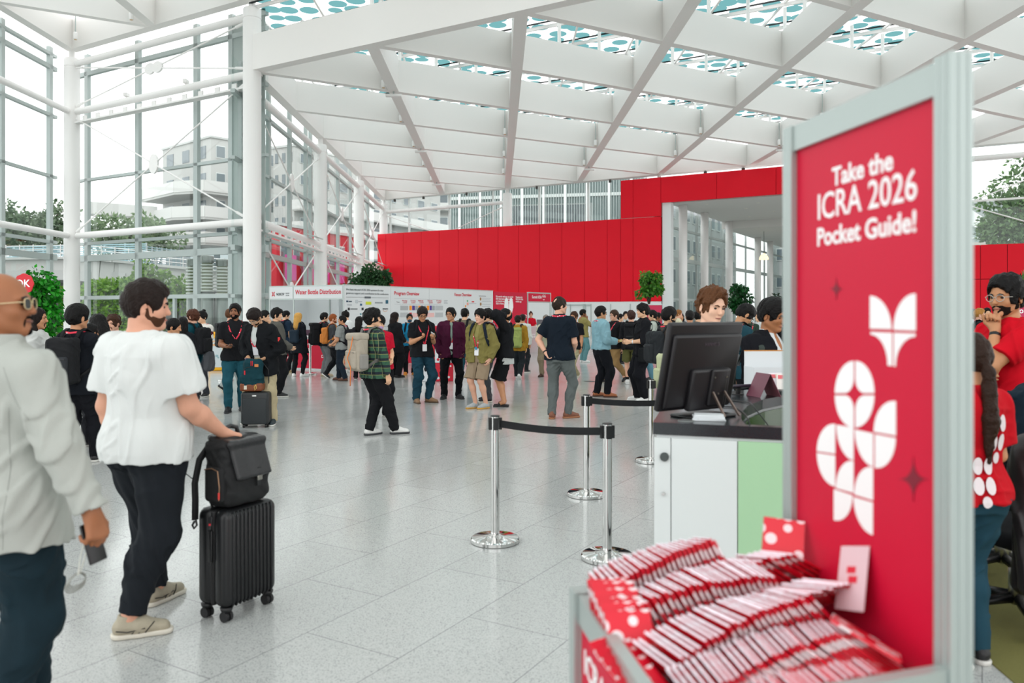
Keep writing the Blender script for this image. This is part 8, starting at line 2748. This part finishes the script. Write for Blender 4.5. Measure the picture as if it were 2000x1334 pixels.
mb = MB(); mb.ribbon([tuple(map(float, p.T(x, y, z))) for x, y, z in ((.262, .02, .06), (.235, .10, .25), (.19, .09, .42), (.165, .02, .515), (.175, -.08, .47), (.24, -.13, .25), (.27, -.12, .06))], [tuple(map(float, p.M @ npv(*v))) for v in ((1, .3, 0), (.7, .7, 0), (.4, .8, .5), (0, 0, 1), (.3, -.8, .5), (.7, -.7, 0), (1, -.3, 0))], .045, .006); mb.build('strap', cloth('3a423e'), ts_)
p = who('person in a beige jacket half hidden by the left post of the tall sign', 1537, 6.9, 603, 95, 'light', ('100e0e', 'mop', 1.5), ('a8987a', 'jacket', 'long'), dict(inf=.03, collar='jacket'), '23252a', feat='e', head=(10, 12, 0), arms=('low', 'low'))
p = who('person in a red tee and glasses, hand on chin, at the right edge', 1966, 5.45, 536, 262, 'b9845e', ('0d0b0b', 'mop', 1.5), ('c20a1e', 'tee', 'short'), dict(inf=.022, crease=.007), '15161a', feat='em', beard=('1c1410', 'full'), glass=dict(col='b8b6ae', thick=.0018, rnd=True), hs=1.05, head=(-14, 4, 0), arms=(('cross'), ('to', (.05, .120, .470), (.3, .5, -1), (-.25, -.05, 1))), hand=((0, 0, 1), (-.6, .5, .2)), curl=(.35, 1.25), lan=dict(front=False), res=.0065, legs='narrow', hk=dict(fringe=-.016))
p.watch(1)
def flower(p, a0, z0, off, sc=1.):
    """white printed petals on the back of a tee"""
    mb = MB()
    for (da, dz, ra, rz) in ((-.16, .05, .14, .045), (.16, .05, .14, .045), (-.16, -.05, .14, .045), (.16, -.05, .14, .045), (0, -.13, .12, .03)):
        vs = []
        for k in range(14):
            t_ = 2 * math.pi * k / 14
            v, n_ = p.surf(R(a0) + (da + ra * math.cos(t_)) * sc, z0 + (dz + rz * math.sin(t_)) * sc, off); vs.append(tuple(map(float, v + n_ * .008)))
        c = tuple(np.mean(np.array(vs), 0)); b0 = len(mb.v)
        mb.add(vs + [c], [(k, (k + 1) % 14, 14) for k in range(14)])
    mb.build('back_print', mat('print_white', 'd9cfd2', .7), p.root)
flower(p, 178, .16, .036)
p = who('person in a red tee with a long ponytail, back turned, at the right post', 1893, 3.75, 652, 350, 'tan', ('2a1a12', 'pony', 1.2), ('b8101e', 'tee', 'short'), dict(inf=.022, hem=-.07), '20404e', fem=True, arms=('hold', 'hold'), hk=dict(length=.42), res=.007, H=1.545, legs='narrow')
flower(p, 165, .30, .034); flower(p, 190, .08, .034)
p = who('person in a teal top bending forward far behind the red tee', 1893, 8.6, 642, 300, 'tan', ('2a2420', 'short', 1.2), ('1f5560', 'shirt', 'long'), dict(inf=.03), '17181c', lean=24, head=(0, 20, 0), H=1.62, arms=('low', 'low'))
p = who('person in a pale shirt far away, just right of the tall sign', 1901, 20.5, 603, 150, 'brown', ('black', 'short', 1.2), ('b9c2c8', 'shirt', 'long'), None, '1a1c20')
p = who('person in a dark jacket far away, just left of the raised forearm', 1914, 18.0, 601.5, 120, 'fair', ('a8763a', 'mop', 1.3), ('1b1d22', 'jacket', 'long'), None, '1a1c20', lan=dict(front=False))
backpack(p, 'black bag worn far away at the right, left of the raised forearm', '15171a', (.29, .16, .44))
p = who('person with a lanyard far away behind the hand on the chin', 1928, 22., 600.5, 190, 'light', ('black', 'short', 1.2), ('1c1d22', 'jacket', 'long'), None, '17181c', lan=True)
# ------------------------------------------------------------------ daylight and camera
w = bpy.data.worlds.new('overcast_sky'); SC.world = w; w.use_nodes = True
n, l = w.node_tree.nodes, w.node_tree.links
bg = n['Background']
tc = n.new('ShaderNodeTexCoord')
ns = n.new('ShaderNodeTexNoise'); ns.inputs['Scale'].default_value = 1.6; ns.inputs['Detail'].default_value = 3
mp = n.new('ShaderNodeMapping'); mp.inputs['Scale'].default_value = (1, 1, 2.2)
l.new(tc.outputs['Generated'], mp.inputs['Vector']); l.new(mp.outputs[0], ns.inputs['Vector'])
cr = n.new('ShaderNodeValToRGB')
cr.color_ramp.elements[0].position = .3; cr.color_ramp.elements[0].color = (.95, .97, .98, 1)
cr.color_ramp.elements[1].position = .7; cr.color_ramp.elements[1].color = (1, .995, .985, 1)
l.new(ns.outputs['Fac'], cr.inputs[0]); l.new(cr.outputs[0], bg.inputs['Color'])
bg.inputs['Strength'].default_value = SKY
cam = bpy.data.cameras.new('camera')
co = bpy.data.objects.new('camera', cam); COL.objects.link(co)
co.location = (0, 0, CAMH); co.rotation_euler = (R(90), 0, 0)
cam.sensor_width = 36.; cam.lens = 28.; cam.shift_y = -(667. - HY) / 2000.
cam.clip_end = 400.
cam.dof.use_dof = True; cam.dof.focus_distance = 11.; cam.dof.aperture_fstop = 2.2
SC.camera = co
vs_ = SC.view_settings
vs_.view_transform = 'Standard'; vs_.look = 'None'; vs_.gamma = 1.; vs_.use_curve_mapping = False
vs_.exposure = EXPO
cy = SC.cycles
cy.max_bounces = 7; cy.diffuse_bounces = 4; cy.glossy_bounces = 3; cy.transmission_bounces = 2; cy.transparent_max_bounces = 14
cy.caustics_reflective = False; cy.caustics_refractive = False
cy.sample_clamp_indirect = 6.
